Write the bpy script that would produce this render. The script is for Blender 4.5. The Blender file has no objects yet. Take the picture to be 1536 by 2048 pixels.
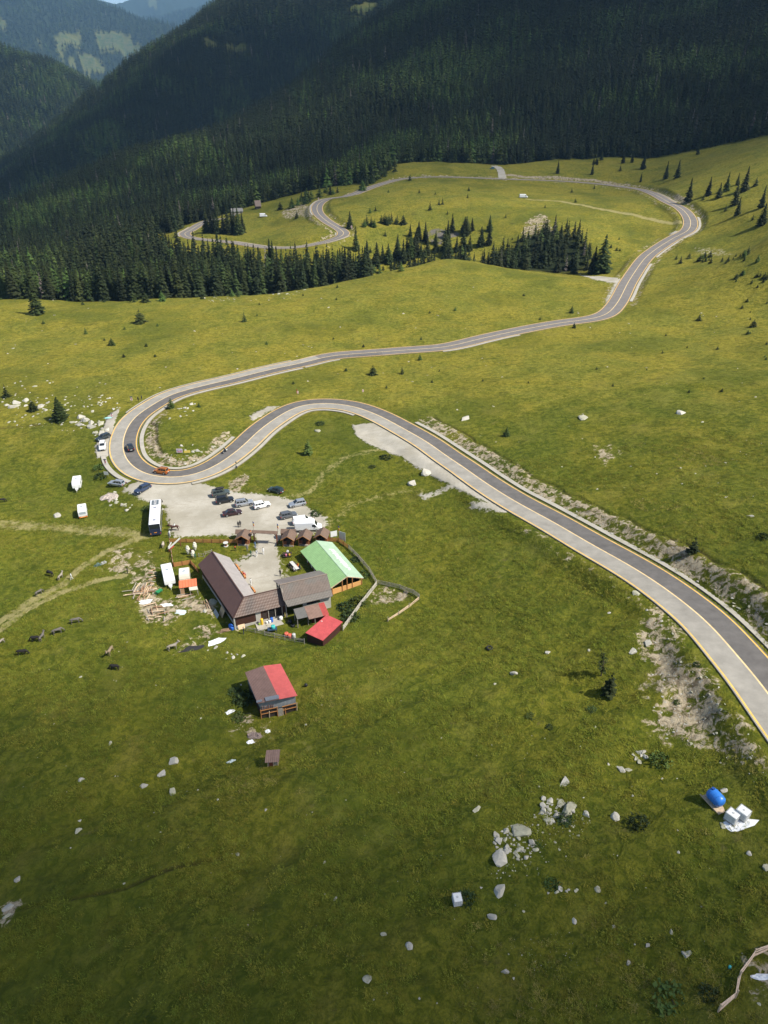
# Mountain pasture with a winding pass road, a sheepfold inn and spruce slopes.
import bpy, bmesh, math, random
import numpy as np
from mathutils import Vector, Matrix

SC = bpy.context.scene
COL = SC.collection
R = math.radians
rng = np.random.default_rng(7)
random.seed(11)

# ------------------------------------------------------------------ camera
CAMZ = 88.0
PITCH = R(30.0)
FPX, CX, CY = 1420.0, 768.0, 1024.0
CP, SP = math.cos(PITCH), math.sin(PITCH)

cam_d = bpy.data.cameras.new('camera')
cam = bpy.data.objects.new('camera', cam_d)
COL.objects.link(cam)
cam.location = (0, 0, CAMZ)
cam.rotation_euler = (R(90) - PITCH, 0, 0)
cam_d.sensor_fit = 'VERTICAL'
cam_d.sensor_height = 36.0
cam_d.sensor_width = 36.0
cam_d.lens = FPX / 2048.0 * 36.0
cam_d.clip_start = 1.0
cam_d.clip_end = 30000.0
SC.camera = cam


def proj(x, y, z):
    """world -> (px, py, depth); works on arrays"""
    v = z - CAMZ
    d = y * CP - v * SP
    u = y * SP + v * CP
    return CX + FPX * x / d, CY - FPX * u / d, d


def ray(px, py):
    a = (px - CX) / FPX
    b = (CY - py) / FPX
    return np.array([a, CP + SP * b, -SP + CP * b])


def pd(px, py, d):
    r = ray(px, py)
    return r[0] * d, r[1] * d, CAMZ + r[2] * d


# ------------------------------------------------------------------ noise
def _hash(ix, iy, seed):
    h = (ix * 374761393 + iy * 668265263 + seed * 974634777) & 0xFFFFFFFF
    h = ((h ^ (h >> 13)) * 1274126177) & 0xFFFFFFFF
    return ((h ^ (h >> 16)) & 0xFFFF) / 65535.0


def vnoise(x, y, seed=0):
    ix = np.floor(x).astype(np.int64)
    iy = np.floor(y).astype(np.int64)
    fx = x - ix
    fy = y - iy
    fx = fx * fx * fx * (fx * (fx * 6 - 15) + 10)
    fy = fy * fy * fy * (fy * (fy * 6 - 15) + 10)
    a = _hash(ix, iy, seed)
    b = _hash(ix + 1, iy, seed)
    c = _hash(ix, iy + 1, seed)
    d = _hash(ix + 1, iy + 1, seed)
    return (a + (b - a) * fx) * (1 - fy) + (c + (d - c) * fx) * fy - 0.5


def fbm(x, y, seed=0, octv=4, gain=0.5):
    s = 0
    a = 1.0
    for o in range(octv):
        s = s + a * vnoise(x, y, seed + o * 17)
        x = x * 2.03 + 13.7
        y = y * 2.03 + 7.1
        a *= gain
    return s


def sstep(a, b, x):
    t = np.clip((x - a) / (b - a), 0, 1)
    return t * t * (3 - 2 * t)


# ------------------------------------------------------------------ terrain: height control points (px, py, height below the lens)
ZC = [
 (0,2048,-84),(400,2048,-80),(768,2048,-77),(1150,2048,-75),(1536,2048,-72),
 (0,1800,-87),(400,1800,-83),(768,1800,-79.5),(1150,1800,-76),(1536,1800,-72),
 (0,1550,-89),(400,1550,-86.5),(768,1550,-82.5),(1150,1550,-77.5),(1450,1550,-73),
 (0,1300,-90),(300,1300,-89),(550,1300,-88.3),(850,1300,-85.5),(1150,1300,-77.5),(1300,1300,-74.2),(1380,1300,-72.6),(1461,1298,-71),
 (1536,1389,-70.3),(1365,1202,-73),(1440,1200,-71.6),(1536,1290,-69.2),(1536,1230,-68.3),(1700,1300,-66),
 (0,1100,-90),(200,1100,-89.3),(450,1100,-88.2),(650,1100,-87.8),(900,1100,-84),(1000,1120,-81.5),(1180,1160,-77.8),(1107,1046,-78.5),(1200,1060,-76.7),(1300,1080,-74.3),(1536,1080,-68.5),
 (-200,1000,-91),(0,950,-90),(150,950,-89.5),(350,985,-87.9),(600,950,-86.8),(856,886,-83),(1000,950,-80.6),(1250,950,-76),(1536,950,-69.5),(1800,950,-65),
 (0,820,-89),(250,890,-86.7),(420,950,-87.4),(600,808,-84.8),(758,832,-84),(1000,820,-80),(1250,820,-75.5),(1536,820,-69),
 (-200,700,-92),(0,700,-90.5),(300,800,-86.2),(640,720,-85),(900,690,-83.5),(1200,700,-79),(1536,700,-72),(1800,700,-66),
 (0,600,-92),(300,602,-90),(500,592,-88.5),(700,560,-85.5),(900,515,-77.5),(1060,540,-80),(1180,548,-79),(1243,591,-79),
 (1400,600,-75),(1536,600,-71),(1536,480,-60),(1376,461,-67),(1536,420,-52),(1536,340,-38),(1536,290,-28),(1800,420,-42),(1800,300,-18),
 (1400,345,-46),(1220,325,-46),(1291,382,-60),(1100,361,-57),(1000,357,-55),(860,353,-54),(790,325,-47.5),(720,384,-61),
 (645,403,-66),(632,418,-69),(690,466,-75),(600,497,-82.5),(522,495,-84),(410,479,-84.5),(370,469,-85),(560,450,-79.5),(450,440,-80),
 (1047,395,-60),(900,425,-65),(1100,450,-67),(1150,488,-71.5),(1280,470,-70),
]
# (px, depth, height below the lens): hollows and slopes hidden behind crests or under trees
ZD = [
 (1150,398,-84),(1000,424,-87),(850,436,-90),(750,430,-93),(600,424,-96),(450,418,-98),(300,418,-100),(100,425,-103),(-150,430,-106),
 (215,535,-97),(100,600,-110),(0,650,-118),(-200,700,-130),(300,650,-95),(450,640,-82),
 (0,850,-122),(150,900,-90),(300,950,-60),(420,950,-40),(510,980,-15),(600,1050,22),(700,1150,80),(800,1250,140),
 (900,1350,205),(1100,1380,290),(1536,1300,290),(2000,1200,270),
 (600,720,-70),(768,720,-55),(768,950,18),(1000,640,-50),(1000,800,-12),(1000,960,72),(1300,640,-42),(1300,780,12),(1300,950,106),
 (1536,620,-12),(1536,850,95),(1900,700,40),(1900,900,130),(450,760,-72),(300,720,-98),(450,650,-85),(150,620,-104),
 (0,1120,-235),(150,1200,-210),(300,1280,-190),(510,1350,-130),(700,1550,-40),(-300,1000,-200),(900,1750,40),(1300,1800,100),(1900,1800,120),
 (0,2500,-420),(800,2600,-420),(1600,2600,-350),(-600,2500,-420),(2400,2500,-300),
 (0,5000,-430),(1200,5200,-430),(-1500,4800,-430),(3000,5000,-430),(0,9000,-430),(2500,9000,-430),(-2000,9000,-430),
 (-900,600,-130),(-700,300,-100),(-900,160,-95),(2600,500,10),(2300,260,-45),(2300,130,-52),(-500,75,-90),(2000,70,-68),
]
_P = []
for px, py, zr in ZC:
    r_ = ray(px, py)
    t_ = zr / r_[2]
    _P.append((r_[0] * t_, r_[1] * t_, zr + CAMZ))
for px, d, zr in ZD:
    y_ = (d + zr * SP) / CP
    _P.append(((px - CX) / FPX * d, y_, zr + CAMZ))
_P = np.array(_P)
_SCL = 100.0
_C2 = (22.0 / _SCL) ** 2


def _rbf_fit():
    n = len(_P)
    xy = _P[:, :2] / _SCL
    D = np.sqrt(((xy[:, None] - xy[None]) ** 2).sum(-1) + _C2)
    A = np.zeros((n + 3, n + 3))
    A[:n, :n] = D + np.eye(n) * -0.02
    A[:n, n] = 1
    A[:n, n + 1:] = xy
    A[n, :n] = 1
    A[n + 1:, :n] = xy.T
    b = np.zeros(n + 3)
    b[:n] = _P[:, 2]
    return np.linalg.solve(A, b)


_W = _rbf_fit()


def rbf(x, y):
    x = np.asarray(x, float) / _SCL
    y = np.asarray(y, float) / _SCL
    n = len(_P)
    out = _W[n] + _W[n + 1] * x + _W[n + 2] * y
    for i in range(n):
        out = out + _W[i] * np.sqrt((x - _P[i, 0] / _SCL) ** 2 + (y - _P[i, 1] / _SCL) ** 2 + _C2)
    return out


def ridge(x, y, pts, k, seed, rough):
    """a ridge line of (px, py, depth) points whose flanks fall at slope k"""
    W = [pd(*p) for p in pts]
    best = None
    nx = fbm(x / 420.0, y / 420.0, seed, 4) * rough
    for a, b in zip(W[:-1], W[1:]):
        dx, dy = b[0] - a[0], b[1] - a[1]
        t = np.clip(((x - a[0]) * dx + (y - a[1]) * dy) / (dx * dx + dy * dy), 0, 1)
        d = np.hypot(x - a[0] - t * dx, y - a[1] - t * dy)
        z = a[2] + (b[2] - a[2]) * t - k * (np.sqrt(d * d + 30 * 30) - 30)
        best = z if best is None else np.maximum(best, z)
    return best + nx


def smax(a, b, k):
    h = np.clip(0.5 + 0.5 * (a - b) / k, 0, 1)
    return b + (a - b) * h + k * h * (1 - h)


RB = [(-900,836,1250),(-400,596,1330),(0,388,1400),(100,330,1450),(170,282,1500),(230,243,1550),(290,198,1600),(330,150,1640),(380,94,1700),(430,56,1760),(600,-104,1950),(900,-144,2050),(1500,-164,2200)]
RC1 = [(-700,-60,2806),(-250,40,2745),(0,100,2684),(75,124,2659),(115,154,2623),(150,190,2586),(178,208,2562),(205,240,2513),(230,300,2440)]
RC2 = [(-900,-60,6390),(-300,-60,6226),(60,-50,6062),(190,4,5898),(345,52,5652),(400,98,5488),(480,150,5243)]
RD = [(-800,-60,10124),(-100,-30,10305),(150,-28,10305),(300,-28,10305),(420,-28,10305),(600,-40,10124),(1000,-60,9763)]
RD2 = [(150,66,9040),(230,44,8859),(300,38,8678),(370,24,8497),(440,4,8316),(600,-40,8135),(900,-60,7955)]
RE = [(-2500,-10,11751),(-400,0,11751),(900,0,11751),(2500,-10,11751)]


def base_height(x, y):
    x = np.asarray(x, float)
    y = np.asarray(y, float)
    z = rbf(x, y)
    dist = np.hypot(x, y)
    far = sstep(1000, 1300, y - 0.0 * x)
    m = dist > 800
    if np.any(m):
        xm, ym = x[m], y[m]
        zm = z[m]
        for rp, k, sd, rf in ((RB, 0.62, 31, 18), (RC1, 0.5, 41, 26), (RC2, 0.42, 51, 60), (RD2, 0.38, 71, 60), (RD, 0.36, 61, 90), (RE, 0.3, 81, 120)):
            zr = ridge(xm, ym, rp, k, sd, rf)
            zm = smax(zm, zr, 22.0)
        z = z.copy()
        z[m] = zm
    # relief of its own: swells, hummocks, cattle terraces
    near = 1 - sstep(900, 1600, dist)
    sw = fbm(x / 60.0, y / 60.0, 3, 3) * 2.2 * sstep(230, 420, dist) + fbm(x / 38.0, y / 38.0, 5, 3) * 1.0
    hum = fbm(x / 5.5, y / 5.5, 9, 3) * 0.38
    u_, w_ = x * 0.86 + y * 0.5, -x * 0.5 + y * 0.86
    band = fbm(u_ / 70.0, w_ / 13.0, 6, 3) * 2.5 * (1 - sstep(85, 125, y))
    z = z + near * (sw + hum + band)
    mt = sstep(600, 900, dist)
    z = z + mt * fbm(x / 130.0, y / 130.0, 13, 4) * 16
    return z


# grid: bearings x ranges, so the mesh is finer where it is near
_dense = np.linspace(-36, 36, 1181)
_side = 36 + np.cumsum(np.linspace(0.1, 2.2, 36))
ANG = np.radians(np.concatenate([-_side[::-1], _dense, _side]))
_r = [14.0]
while _r[-1] < 720:
    _r.append(_r[-1] * 1.0036 if _r[-1] > 55 else _r[-1] + 0.25)
while _r[-1] < 12500:
    _r.append(_r[-1] * 1.018)
RAD = np.array(_r)
GX = RAD[:, None] * np.sin(ANG)[None]
GY = RAD[:, None] * np.cos(ANG)[None]
GZ = base_height(GX.ravel(), GY.ravel()).reshape(GX.shape)


def height(x, y):
    """bilinear height on the finished grid"""
    x = np.asarray(x, float)
    y = np.asarray(y, float)
    r = np.hypot(x, y)
    a = np.arctan2(x, y)
    i = np.clip(np.searchsorted(RAD, r) - 1, 0, len(RAD) - 2)
    j = np.clip(np.searchsorted(ANG, a) - 1, 0, len(ANG) - 2)
    fi = np.clip((r - RAD[i]) / (RAD[i + 1] - RAD[i]), 0, 1)
    fj = np.clip((a - ANG[j]) / (ANG[j + 1] - ANG[j]), 0, 1)
    return (GZ[i, j] * (1 - fi) + GZ[i + 1, j] * fi) * (1 - fj) + (GZ[i, j + 1] * (1 - fi) + GZ[i + 1, j + 1] * fi) * fj


def ground_at(px, py, dmin=40.0):
    """where the sight line through a point of the photograph meets the ground"""
    r_ = ray(px, py)
    ts = dmin * 1.004 ** np.arange(0, 1250)
    z = height(r_[0] * ts, r_[1] * ts)
    below = (CAMZ + r_[2] * ts) < z
    k = int(np.argmax(below)) if below.any() else len(ts) - 1
    lo, hi = ts[max(k - 1, 0)], ts[k]
    for _ in range(24):
        m = 0.5 * (lo + hi)
        if CAMZ + r_[2] * m < float(height(r_[0] * m, r_[1] * m)):
            hi = m
        else:
            lo = m
    return Vector((r_[0] * hi, r_[1] * hi, float(height(r_[0] * hi, r_[1] * hi))))


# ------------------------------------------------------------------ road
ROAD_PX = [(1900,1920),(1790,1745),(1690,1590),(1605,1476),(1536,1387),(1512,1354),(1469,1298),(1428,1250),(1380,1202),(1317,1166),(1255,1130),(1183,1092),(1107,1046),(1030,1003),(963,962),(929,937),(891,911),(856,886),(801,853),(758,831),(710,813),(661,806),(607,809),(573,822),(543,841),(516,862),(490,888),(467,907),(441,926),(407,945),(369,957),(331,958),(297,953),(267,937),(250,915),(245,892),(248,870),(258,849),(275,828),(300,811),(340,790),(391,775),(469,756),(547,738),(600,726),(661,713),(722,707),(813,701),(892,693),(966,676),(1039,660),(1118,646),(1185,637),(1215,627),(1234,606),(1243,591),(1259,560),(1284,525),(1310,499),(1348,477),(1376,461),(1381,439),(1364,417),(1329,398),(1291,382),(1246,374),(1183,366),(1100,361),(1017,358),(941,355),(878,353),(833,354),(795,359),(751,372),(700,389),(655,399),(636,410),(636,426),(655,442),(684,458),(690,467),(674,477),(636,489),(595,496),(564,497),(522,494),(496,490),(455,483),(410,479),(379,475),(369,468),(379,461),(402,448),(425,440),(460,434)]


def catmull(P, step):
    P = [np.array(p, float) for p in P]
    P = [2 * P[0] - P[1]] + P + [2 * P[-1] - P[-2]]
    out = []
    for i in range(1, len(P) - 2):
        p0, p1, p2, p3 = P[i - 1:i + 3]
        n = max(2, int(np.linalg.norm(p2 - p1) / step * 3))
        for k in range(n):
            t = k / n
            out.append(0.5 * ((2 * p1) + (-p0 + p2) * t + (2 * p0 - 5 * p1 + 4 * p2 - p3) * t * t + (-p0 + 3 * p1 - 3 * p2 + p3) * t ** 3))
    out.append(P[-2])
    out = np.array(out)
    d = np.concatenate([[0], np.cumsum(np.linalg.norm(np.diff(out[:, :2], axis=0), axis=1))])
    s = np.arange(0, d[-1], step)
    return np.stack([np.interp(s, d, out[:, k]) for k in range(out.shape[1])], 1)


def gsmooth(a, n):
    k = np.exp(-0.5 * (np.arange(-3 * n, 3 * n + 1) / n) ** 2)
    k /= k.sum()
    return np.convolve(np.pad(a, 3 * n, mode='edge'), k, 'valid')


def route(pts, zs=14, xs=2, step=1.0):
    W = [ground_at(*p) for p in pts]
    L = catmull([(w.x, w.y, w.z) for w in W], step)
    L[:, 2] = gsmooth(L[:, 2], zs)
    L[:, 0] = gsmooth(L[:, 0], xs)
    L[:, 1] = gsmooth(L[:, 1], xs)
    return L


ROAD = route(ROAD_PX, 16, 4)
SPUR = route([(150,522),(185,508),(215,496),(245,484),(275,474)], 10, 3)


def tangents(L):
    T = np.gradient(L[:, :2], axis=0)
    T /= np.linalg.norm(T, axis=1)[:, None]
    return T


def carve(L, half, outer, drop):
    global GZ
    fx, fy = GX.ravel(), GY.ravel()
    bd = np.full(fx.shape, 1e9)
    bz = np.zeros(fx.shape)
    for k in range(0, len(L), 40):
        seg = L[k:k + 42]
        x0, x1 = seg[:, 0].min() - outer - 2, seg[:, 0].max() + outer + 2
        y0, y1 = seg[:, 1].min() - outer - 2, seg[:, 1].max() + outer + 2
        ids = np.nonzero((fx > x0) & (fx < x1) & (fy > y0) & (fy < y1))[0]
        for c in range(0, len(ids), 40000):
            ii = ids[c:c + 40000]
            dx = fx[ii, None] - seg[None, :, 0]
            dy = fy[ii, None] - seg[None, :, 1]
            d = np.hypot(dx, dy)
            j = d.argmin(1)
            dm = d[np.arange(len(ii)), j]
            m = dm < bd[ii]
            bd[ii[m]] = dm[m]
            bz[ii[m]] = seg[j[m], 2]
    w = (1 - sstep(half, outer, bd)).reshape(GX.shape)
    bz = bz.reshape(GX.shape)
    GZ = GZ * (1 - w) + (bz - drop) * w
    return bd.reshape(GX.shape)


def pad(px_poly, soft=5.0, tilt=True):
    """level the ground inside a polygon given by photo points"""
    global GZ
    W = [ground_at(*p) for p in px_poly]
    A = np.array([[w.x, w.y, 1] for w in W])
    zz = np.array([w.z for w in W])
    c = np.linalg.lstsq(A, zz, rcond=None)[0]
    d = poly_dist([(w.x, w.y) for w in W], GX, GY)
    w_ = 1 - sstep(-soft * 0.2, soft, d)
    GZ = GZ * (1 - w_) + (c[0] * GX + c[1] * GY + c[2]) * w_


def poly_dist(poly, X, Y):
    """signed distance, negative inside"""
    P = np.array(poly, float)
    x0, y0 = P.min(0) - 40
    x1, y1 = P.max(0) + 40
    out = np.full(X.shape, 1e3)
    m = (X > x0) & (X < x1) & (Y > y0) & (Y < y1)
    x, y = X[m], Y[m]
    best = np.full(x.shape, 1e9)
    ins = np.zeros(x.shape, bool)
    for a, b in zip(P, np.roll(P, -1, 0)):
        dx, dy = b - a
        t = np.clip(((x - a[0]) * dx + (y - a[1]) * dy) / (dx * dx + dy * dy + 1e-9), 0, 1)
        best = np.minimum(best, np.hypot(x - a[0] - t * dx, y - a[1] - t * dy))
        c = ((a[1] > y) != (b[1] > y)) & (x < (b[0] - a[0]) * (y - a[1]) / (b[1] - a[1] + 1e-12) + a[0])
        ins ^= c
    out[m] = np.where(ins, -best, best)
    return out


def line_dist(pts, X, Y):
    P = np.array(pts, float)
    x0, y0 = P.min(0) - 30
    x1, y1 = P.max(0) + 30
    out = np.full(X.shape, 1e3)
    m = (X > x0) & (X < x1) & (Y > y0) & (Y < y1)
    x, y = X[m], Y[m]
    best = np.full(x.shape, 1e9)
    for a, b in zip(P[:-1], P[1:]):
        dx, dy = b - a
        t = np.clip(((x - a[0]) * dx + (y - a[1]) * dy) / (dx * dx + dy * dy + 1e-9), 0, 1)
        best = np.minimum(best, np.hypot(x - a[0] - t * dx, y - a[1] - t * dy))
    out[m] = best
    return out


pad([(270,975),(360,985),(460,985),(560,995),(650,1040),(700,1075),(740,1150),(700,1250),(560,1260),(450,1250),(380,1150),(330,1090),(285,1070)], 8.0)
GZ -= 1.25 * np.exp(-((GX + 17.2) ** 2 + (GY - 83.6) ** 2) / (2 * 4.2 ** 2))
ROAD_D = carve(ROAD, 5.4, 10.0, 0.22)
SPUR_D = carve(SPUR, 4.5, 8.0, 0.2)
# ------------------------------------------------------------------ materials
MATS = {}


def mat(name, col=(0.5, 0.5, 0.5), rough=0.7, metal=0.0, spec=0.3, var=0.0, vscale=3.0, bump=0.0, bscale=20.0, coat=0.0, rand=0.0, hue=0.0, alpha=1.0, trans=0.0, streak=None):
    """Principled material; var mottles the colour by noise in object space, rand varies it per object"""
    if name in MATS:
        return MATS[name]
    m = bpy.data.materials.new(name)
    m.use_nodes = True
    nt = m.node_tree
    b = nt.nodes['Principled BSDF']
    b.inputs['Roughness'].default_value = rough
    b.inputs['Metallic'].default_value = metal
    b.inputs['Specular IOR Level'].default_value = spec
    b.inputs['Coat Weight'].default_value = coat
    b.inputs['Transmission Weight'].default_value = trans
    c = (*col, 1.0)
    b.inputs['Base Color'].default_value = c
    out = None
    if var > 0 or rand > 0 or hue > 0:
        rgb = nt.nodes.new('ShaderNodeRGB')
        rgb.outputs[0].default_value = c
        hs = nt.nodes.new('ShaderNodeHueSaturation')
        nt.links.new(rgb.outputs[0], hs.inputs['Color'])
        val = None
        if var > 0:
            tc = nt.nodes.new('ShaderNodeTexCoord')
            n = nt.nodes.new('ShaderNodeTexNoise')
            n.inputs['Scale'].default_value = vscale
            n.inputs['Detail'].default_value = 5
            n.inputs['Roughness'].default_value = 0.65
            if streak:
                mp = nt.nodes.new('ShaderNodeMapping')
                mp.inputs['Scale'].default_value = streak
                nt.links.new(tc.outputs['Object'], mp.inputs[0])
                nt.links.new(mp.outputs[0], n.inputs['Vector'])
            else:
                nt.links.new(tc.outputs['Object'], n.inputs['Vector'])
            mr = nt.nodes.new('ShaderNodeMapRange')
            mr.inputs['From Min'].default_value = 0.25
            mr.inputs['From Max'].default_value = 0.75
            mr.inputs['To Min'].default_value = 1 - var
            mr.inputs['To Max'].default_value = 1 + var
            nt.links.new(n.outputs['Fac'], mr.inputs['Value'])
            val = mr.outputs[0]
        if rand > 0 or hue > 0:
            oi = nt.nodes.new('ShaderNodeObjectInfo')
            mr2 = nt.nodes.new('ShaderNodeMapRange')
            mr2.inputs['To Min'].default_value = 1 - rand
            mr2.inputs['To Max'].default_value = 1 + rand
            nt.links.new(oi.outputs['Random'], mr2.inputs['Value'])
            if val is None:
                val = mr2.outputs[0]
            else:
                mu = nt.nodes.new('ShaderNodeMath')
                mu.operation = 'MULTIPLY'
                nt.links.new(val, mu.inputs[0])
                nt.links.new(mr2.outputs[0], mu.inputs[1])
                val = mu.outputs[0]
            if hue > 0:
                mr3 = nt.nodes.new('ShaderNodeMapRange')
                mr3.inputs['To Min'].default_value = 0.5 + hue
                mr3.inputs['To Max'].default_value = 0.5 - hue
                ml = nt.nodes.new('ShaderNodeMath')
                ml.operation = 'MULTIPLY'
                ml.inputs[1].default_value = 7.31
                fr = nt.nodes.new('ShaderNodeMath')
                fr.operation = 'FRACT'
                nt.links.new(oi.outputs['Random'], ml.inputs[0])
                nt.links.new(ml.outputs[0], fr.inputs[0])
                nt.links.new(fr.outputs[0], mr3.inputs['Value'])
                nt.links.new(mr3.outputs[0], hs.inputs['Hue'])
        nt.links.new(val, hs.inputs['Value'])
        nt.links.new(hs.outputs[0], b.inputs['Base Color'])
    if bump > 0:
        tc = nt.nodes.new('ShaderNodeTexCoord')
        n = nt.nodes.new('ShaderNodeTexNoise')
        n.inputs['Scale'].default_value = bscale
        n.inputs['Detail'].default_value = 4
        bp = nt.nodes.new('ShaderNodeBump')
        bp.inputs['Strength'].default_value = bump
        bp.inputs['Distance'].default_value = 0.05
        nt.links.new(tc.outputs['Object'], n.inputs['Vector'])
        nt.links.new(n.outputs['Fac'], bp.inputs['Height'])
        nt.links.new(bp.outputs[0], b.inputs['Normal'])
    MATS[name] = m
    return m


# ------------------------------------------------------------------ mesh builder
class MB:
    def __init__(self):
        self.v, self.f, self.m = [], [], []

    def add(self, verts, faces, mi=0, M=None):
        o = len(self.v)
        if M is not None:
            verts = [M @ Vector(q) for q in verts]
        self.v.extend([tuple(q) for q in verts])
        self.f.extend([tuple(i + o for i in q) for q in faces])
        self.m.extend([mi] * len(faces))
        return self

    def box(self, lo, hi, mi=0, M=None, taper=None):
        x0, y0, z0 = lo
        x1, y1, z1 = hi
        t = taper or (0, 0)
        v = [(x0, y0, z0), (x1, y0, z0), (x1, y1, z0), (x0, y1, z0), (x0 + t[0], y0 + t[1], z1), (x1 - t[0], y0 + t[1], z1), (x1 - t[0], y1 - t[1], z1), (x0 + t[0], y1 - t[1], z1)]
        return self.add(v, [(0, 3, 2, 1), (4, 5, 6, 7), (0, 1, 5, 4), (1, 2, 6, 5), (2, 3, 7, 6), (3, 0, 4, 7)], mi, M)

    def bar(self, a, b, w, h=None, mi=0, up=(0, 0, 1)):
        """a square bar from a to b"""
        h = h or w
        a, b = Vector(a), Vector(b)
        d = (b - a)
        if d.length < 1e-6:
            return self
        d.normalize()
        u = Vector(up)
        s = d.cross(u)
        if s.length < 1e-3:
            s = d.cross(Vector((1, 0, 0)))
        s.normalize()
        t = s.cross(d)
        s = s * w / 2
        t = t * h / 2
        v = [a - s - t, a + s - t, a + s + t, a - s + t, b - s - t, b + s - t, b + s + t, b - s + t]
        return self.add(v, [(0, 3, 2, 1), (4, 5, 6, 7), (0, 1, 5, 4), (1, 2, 6, 5), (2, 3, 7, 6), (3, 0, 4, 7)], mi)

    def tube(self, pts, rad, n=8, mi=0, cap=True):
        """a round tube through pts, rad a number or one per point"""
        pts = [Vector(p) for p in pts]
        rad = rad if isinstance(rad, (list, tuple)) else [rad] * len(pts)
        rings = []
        prev = None
        for i, p in enumerate(pts):
            d = pts[min(i + 1, len(pts) - 1)] - pts[max(i - 1, 0)]
            d.normalize()
            if prev is None:
                s = d.cross(Vector((0, 0, 1)))
                if s.length < 1e-2:
                    s = d.cross(Vector((1, 0, 0)))
            else:
                s = prev - d * prev.dot(d)
            s.normalize()
            prev = s
            t = d.cross(s)
            rings.append([p + (s * math.cos(k * 2 * math.pi / n) + t * math.sin(k * 2 * math.pi / n)) * rad[i] for k in range(n)])
        v = [q for r_ in rings for q in r_]
        f = []
        for i in range(len(pts) - 1):
            for k in range(n):
                a, b = i * n + k, i * n + (k + 1) % n
                f.append((a, b, b + n, a + n))
        if cap:
            f.append(tuple(range(n - 1, -1, -1)))
            f.append(tuple(range((len(pts) - 1) * n, len(pts) * n)))
        return self.add(v, f, mi)

    def loft(self, rings, mi=0, cap=True, closed=True):
        n = len(rings[0])
        v = [q for r_ in rings for q in r_]
        f = []
        for i in range(len(rings) - 1):
            for k in range(n if closed else n - 1):
                a, b = i * n + k, i * n + (k + 1) % n
                f.append((a, b, b + n, a + n))
        if cap:
            f.append(tuple(range(n - 1, -1, -1)))
            f.append(tuple(range((len(rings) - 1) * n, len(rings) * n)))
        return self.add(v, f, mi)

    def blob(self, c, r_, seed=0, rough=0.25, nu=9, nv=6, mi=0, flat=0.0):
        """an uneven closed lump"""
        rr = random.Random(seed)
        c = Vector(c)
        v = [c + Vector((0, 0, -r_[2] * (1 - flat)))]
        for j in range(1, nv):
            th = math.pi * j / nv
            for i in range(nu):
                ph = 2 * math.pi * (i + 0.5 * (j % 2)) / nu
                k = 1 + rough * (rr.random() * 2 - 1)
                z = -math.cos(th)
                if z < 0:
                    z *= (1 - flat)
                v.append(c + Vector((r_[0] * math.sin(th) * math.cos(ph) * k, r_[1] * math.sin(th) * math.sin(ph) * k, r_[2] * z * (1 + rough * 0.6 * (rr.random() * 2 - 1)))))
        v.append(c + Vector((0, 0, r_[2])))
        f = []
        for i in range(nu):
            f.append((0, 1 + (i + 1) % nu, 1 + i))
        for j in range(nv - 2):
            for i in range(nu):
                a = 1 + j * nu + i
                b = 1 + j * nu + (i + 1) % nu
                f.append((a, b, b + nu, a + nu))
        L = len(v) - 1
        for i in range(nu):
            f.append((L, 1 + (nv - 2) * nu + i, 1 + (nv - 2) * nu + (i + 1) % nu))
        return self.add(v, f, mi)

    def mesh(self, name, mats, smooth=False):
        me = bpy.data.meshes.new(name)
        me.from_pydata(self.v, [], self.f)
        for m_ in mats:
            me.materials.append(m_)
        if len(mats) > 1:
            me.polygons.foreach_set('material_index', self.m)
        if smooth:
            me.polygons.foreach_set('use_smooth', [True] * len(me.polygons))
        me.update()
        return me

    def build(self, name, mats, parent=None, smooth=False, bevel=0.0, loc=None, label=None):
        if not isinstance(mats, (list, tuple)):
            mats = [mats]
        o = bpy.data.objects.new(name, self.mesh(name, mats, smooth))
        COL.objects.link(o)
        if parent is not None:
            o.parent = parent
        if loc is not None:
            o.location = loc
        if bevel > 0:
            b = o.modifiers.new('edge', 'BEVEL')
            b.width = bevel
            b.segments = 1
            b.limit_method = 'ANGLE'
        if label:
            o['label'] = label
        return o


def tag(o, label=None, cat=None, group=None, kind=None):
    if label:
        o['label'] = label
    if cat:
        o['category'] = cat
    if group:
        o['group'] = group
    if kind:
        o['kind'] = kind
    return o


def thing(name, label, cat, loc, rz=0.0, group=None, scale=1.0):
    o = bpy.data.objects.new(name, None)
    o.empty_display_size = 0.3
    COL.objects.link(o)
    o.location = loc
    o.rotation_euler = (0, 0, rz)
    o.scale = (scale,) * 3
    return tag(o, label, cat, group)


KIDS = {}


def kids(o):
    if o.name not in KIDS:
        KIDS[o.name] = list(o.children)
    return KIDS[o.name]


def dup(root, loc, rz=None, label=None, group=None, scale=None):
    r_ = root.copy()
    COL.objects.link(r_)
    r_.location = loc
    if rz is not None:
        r_.rotation_euler = (0, 0, rz)
    if scale is not None:
        r_.scale = scale if isinstance(scale, (tuple, list)) else (scale,) * 3
    if label:
        r_['label'] = label
    if group:
        r_['group'] = group
    for ch in kids(root):
        c = ch.copy()
        COL.objects.link(c)
        c.parent = r_
        for g in kids(ch):
            d = g.copy()
            COL.objects.link(d)
            d.parent = c
    return r_


def G(px, py, dz=0.0):
    w = ground_at(px, py)
    return Vector((w.x, w.y, w.z + dz))


def Hz(x, y):
    return float(height(x, y))


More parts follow.
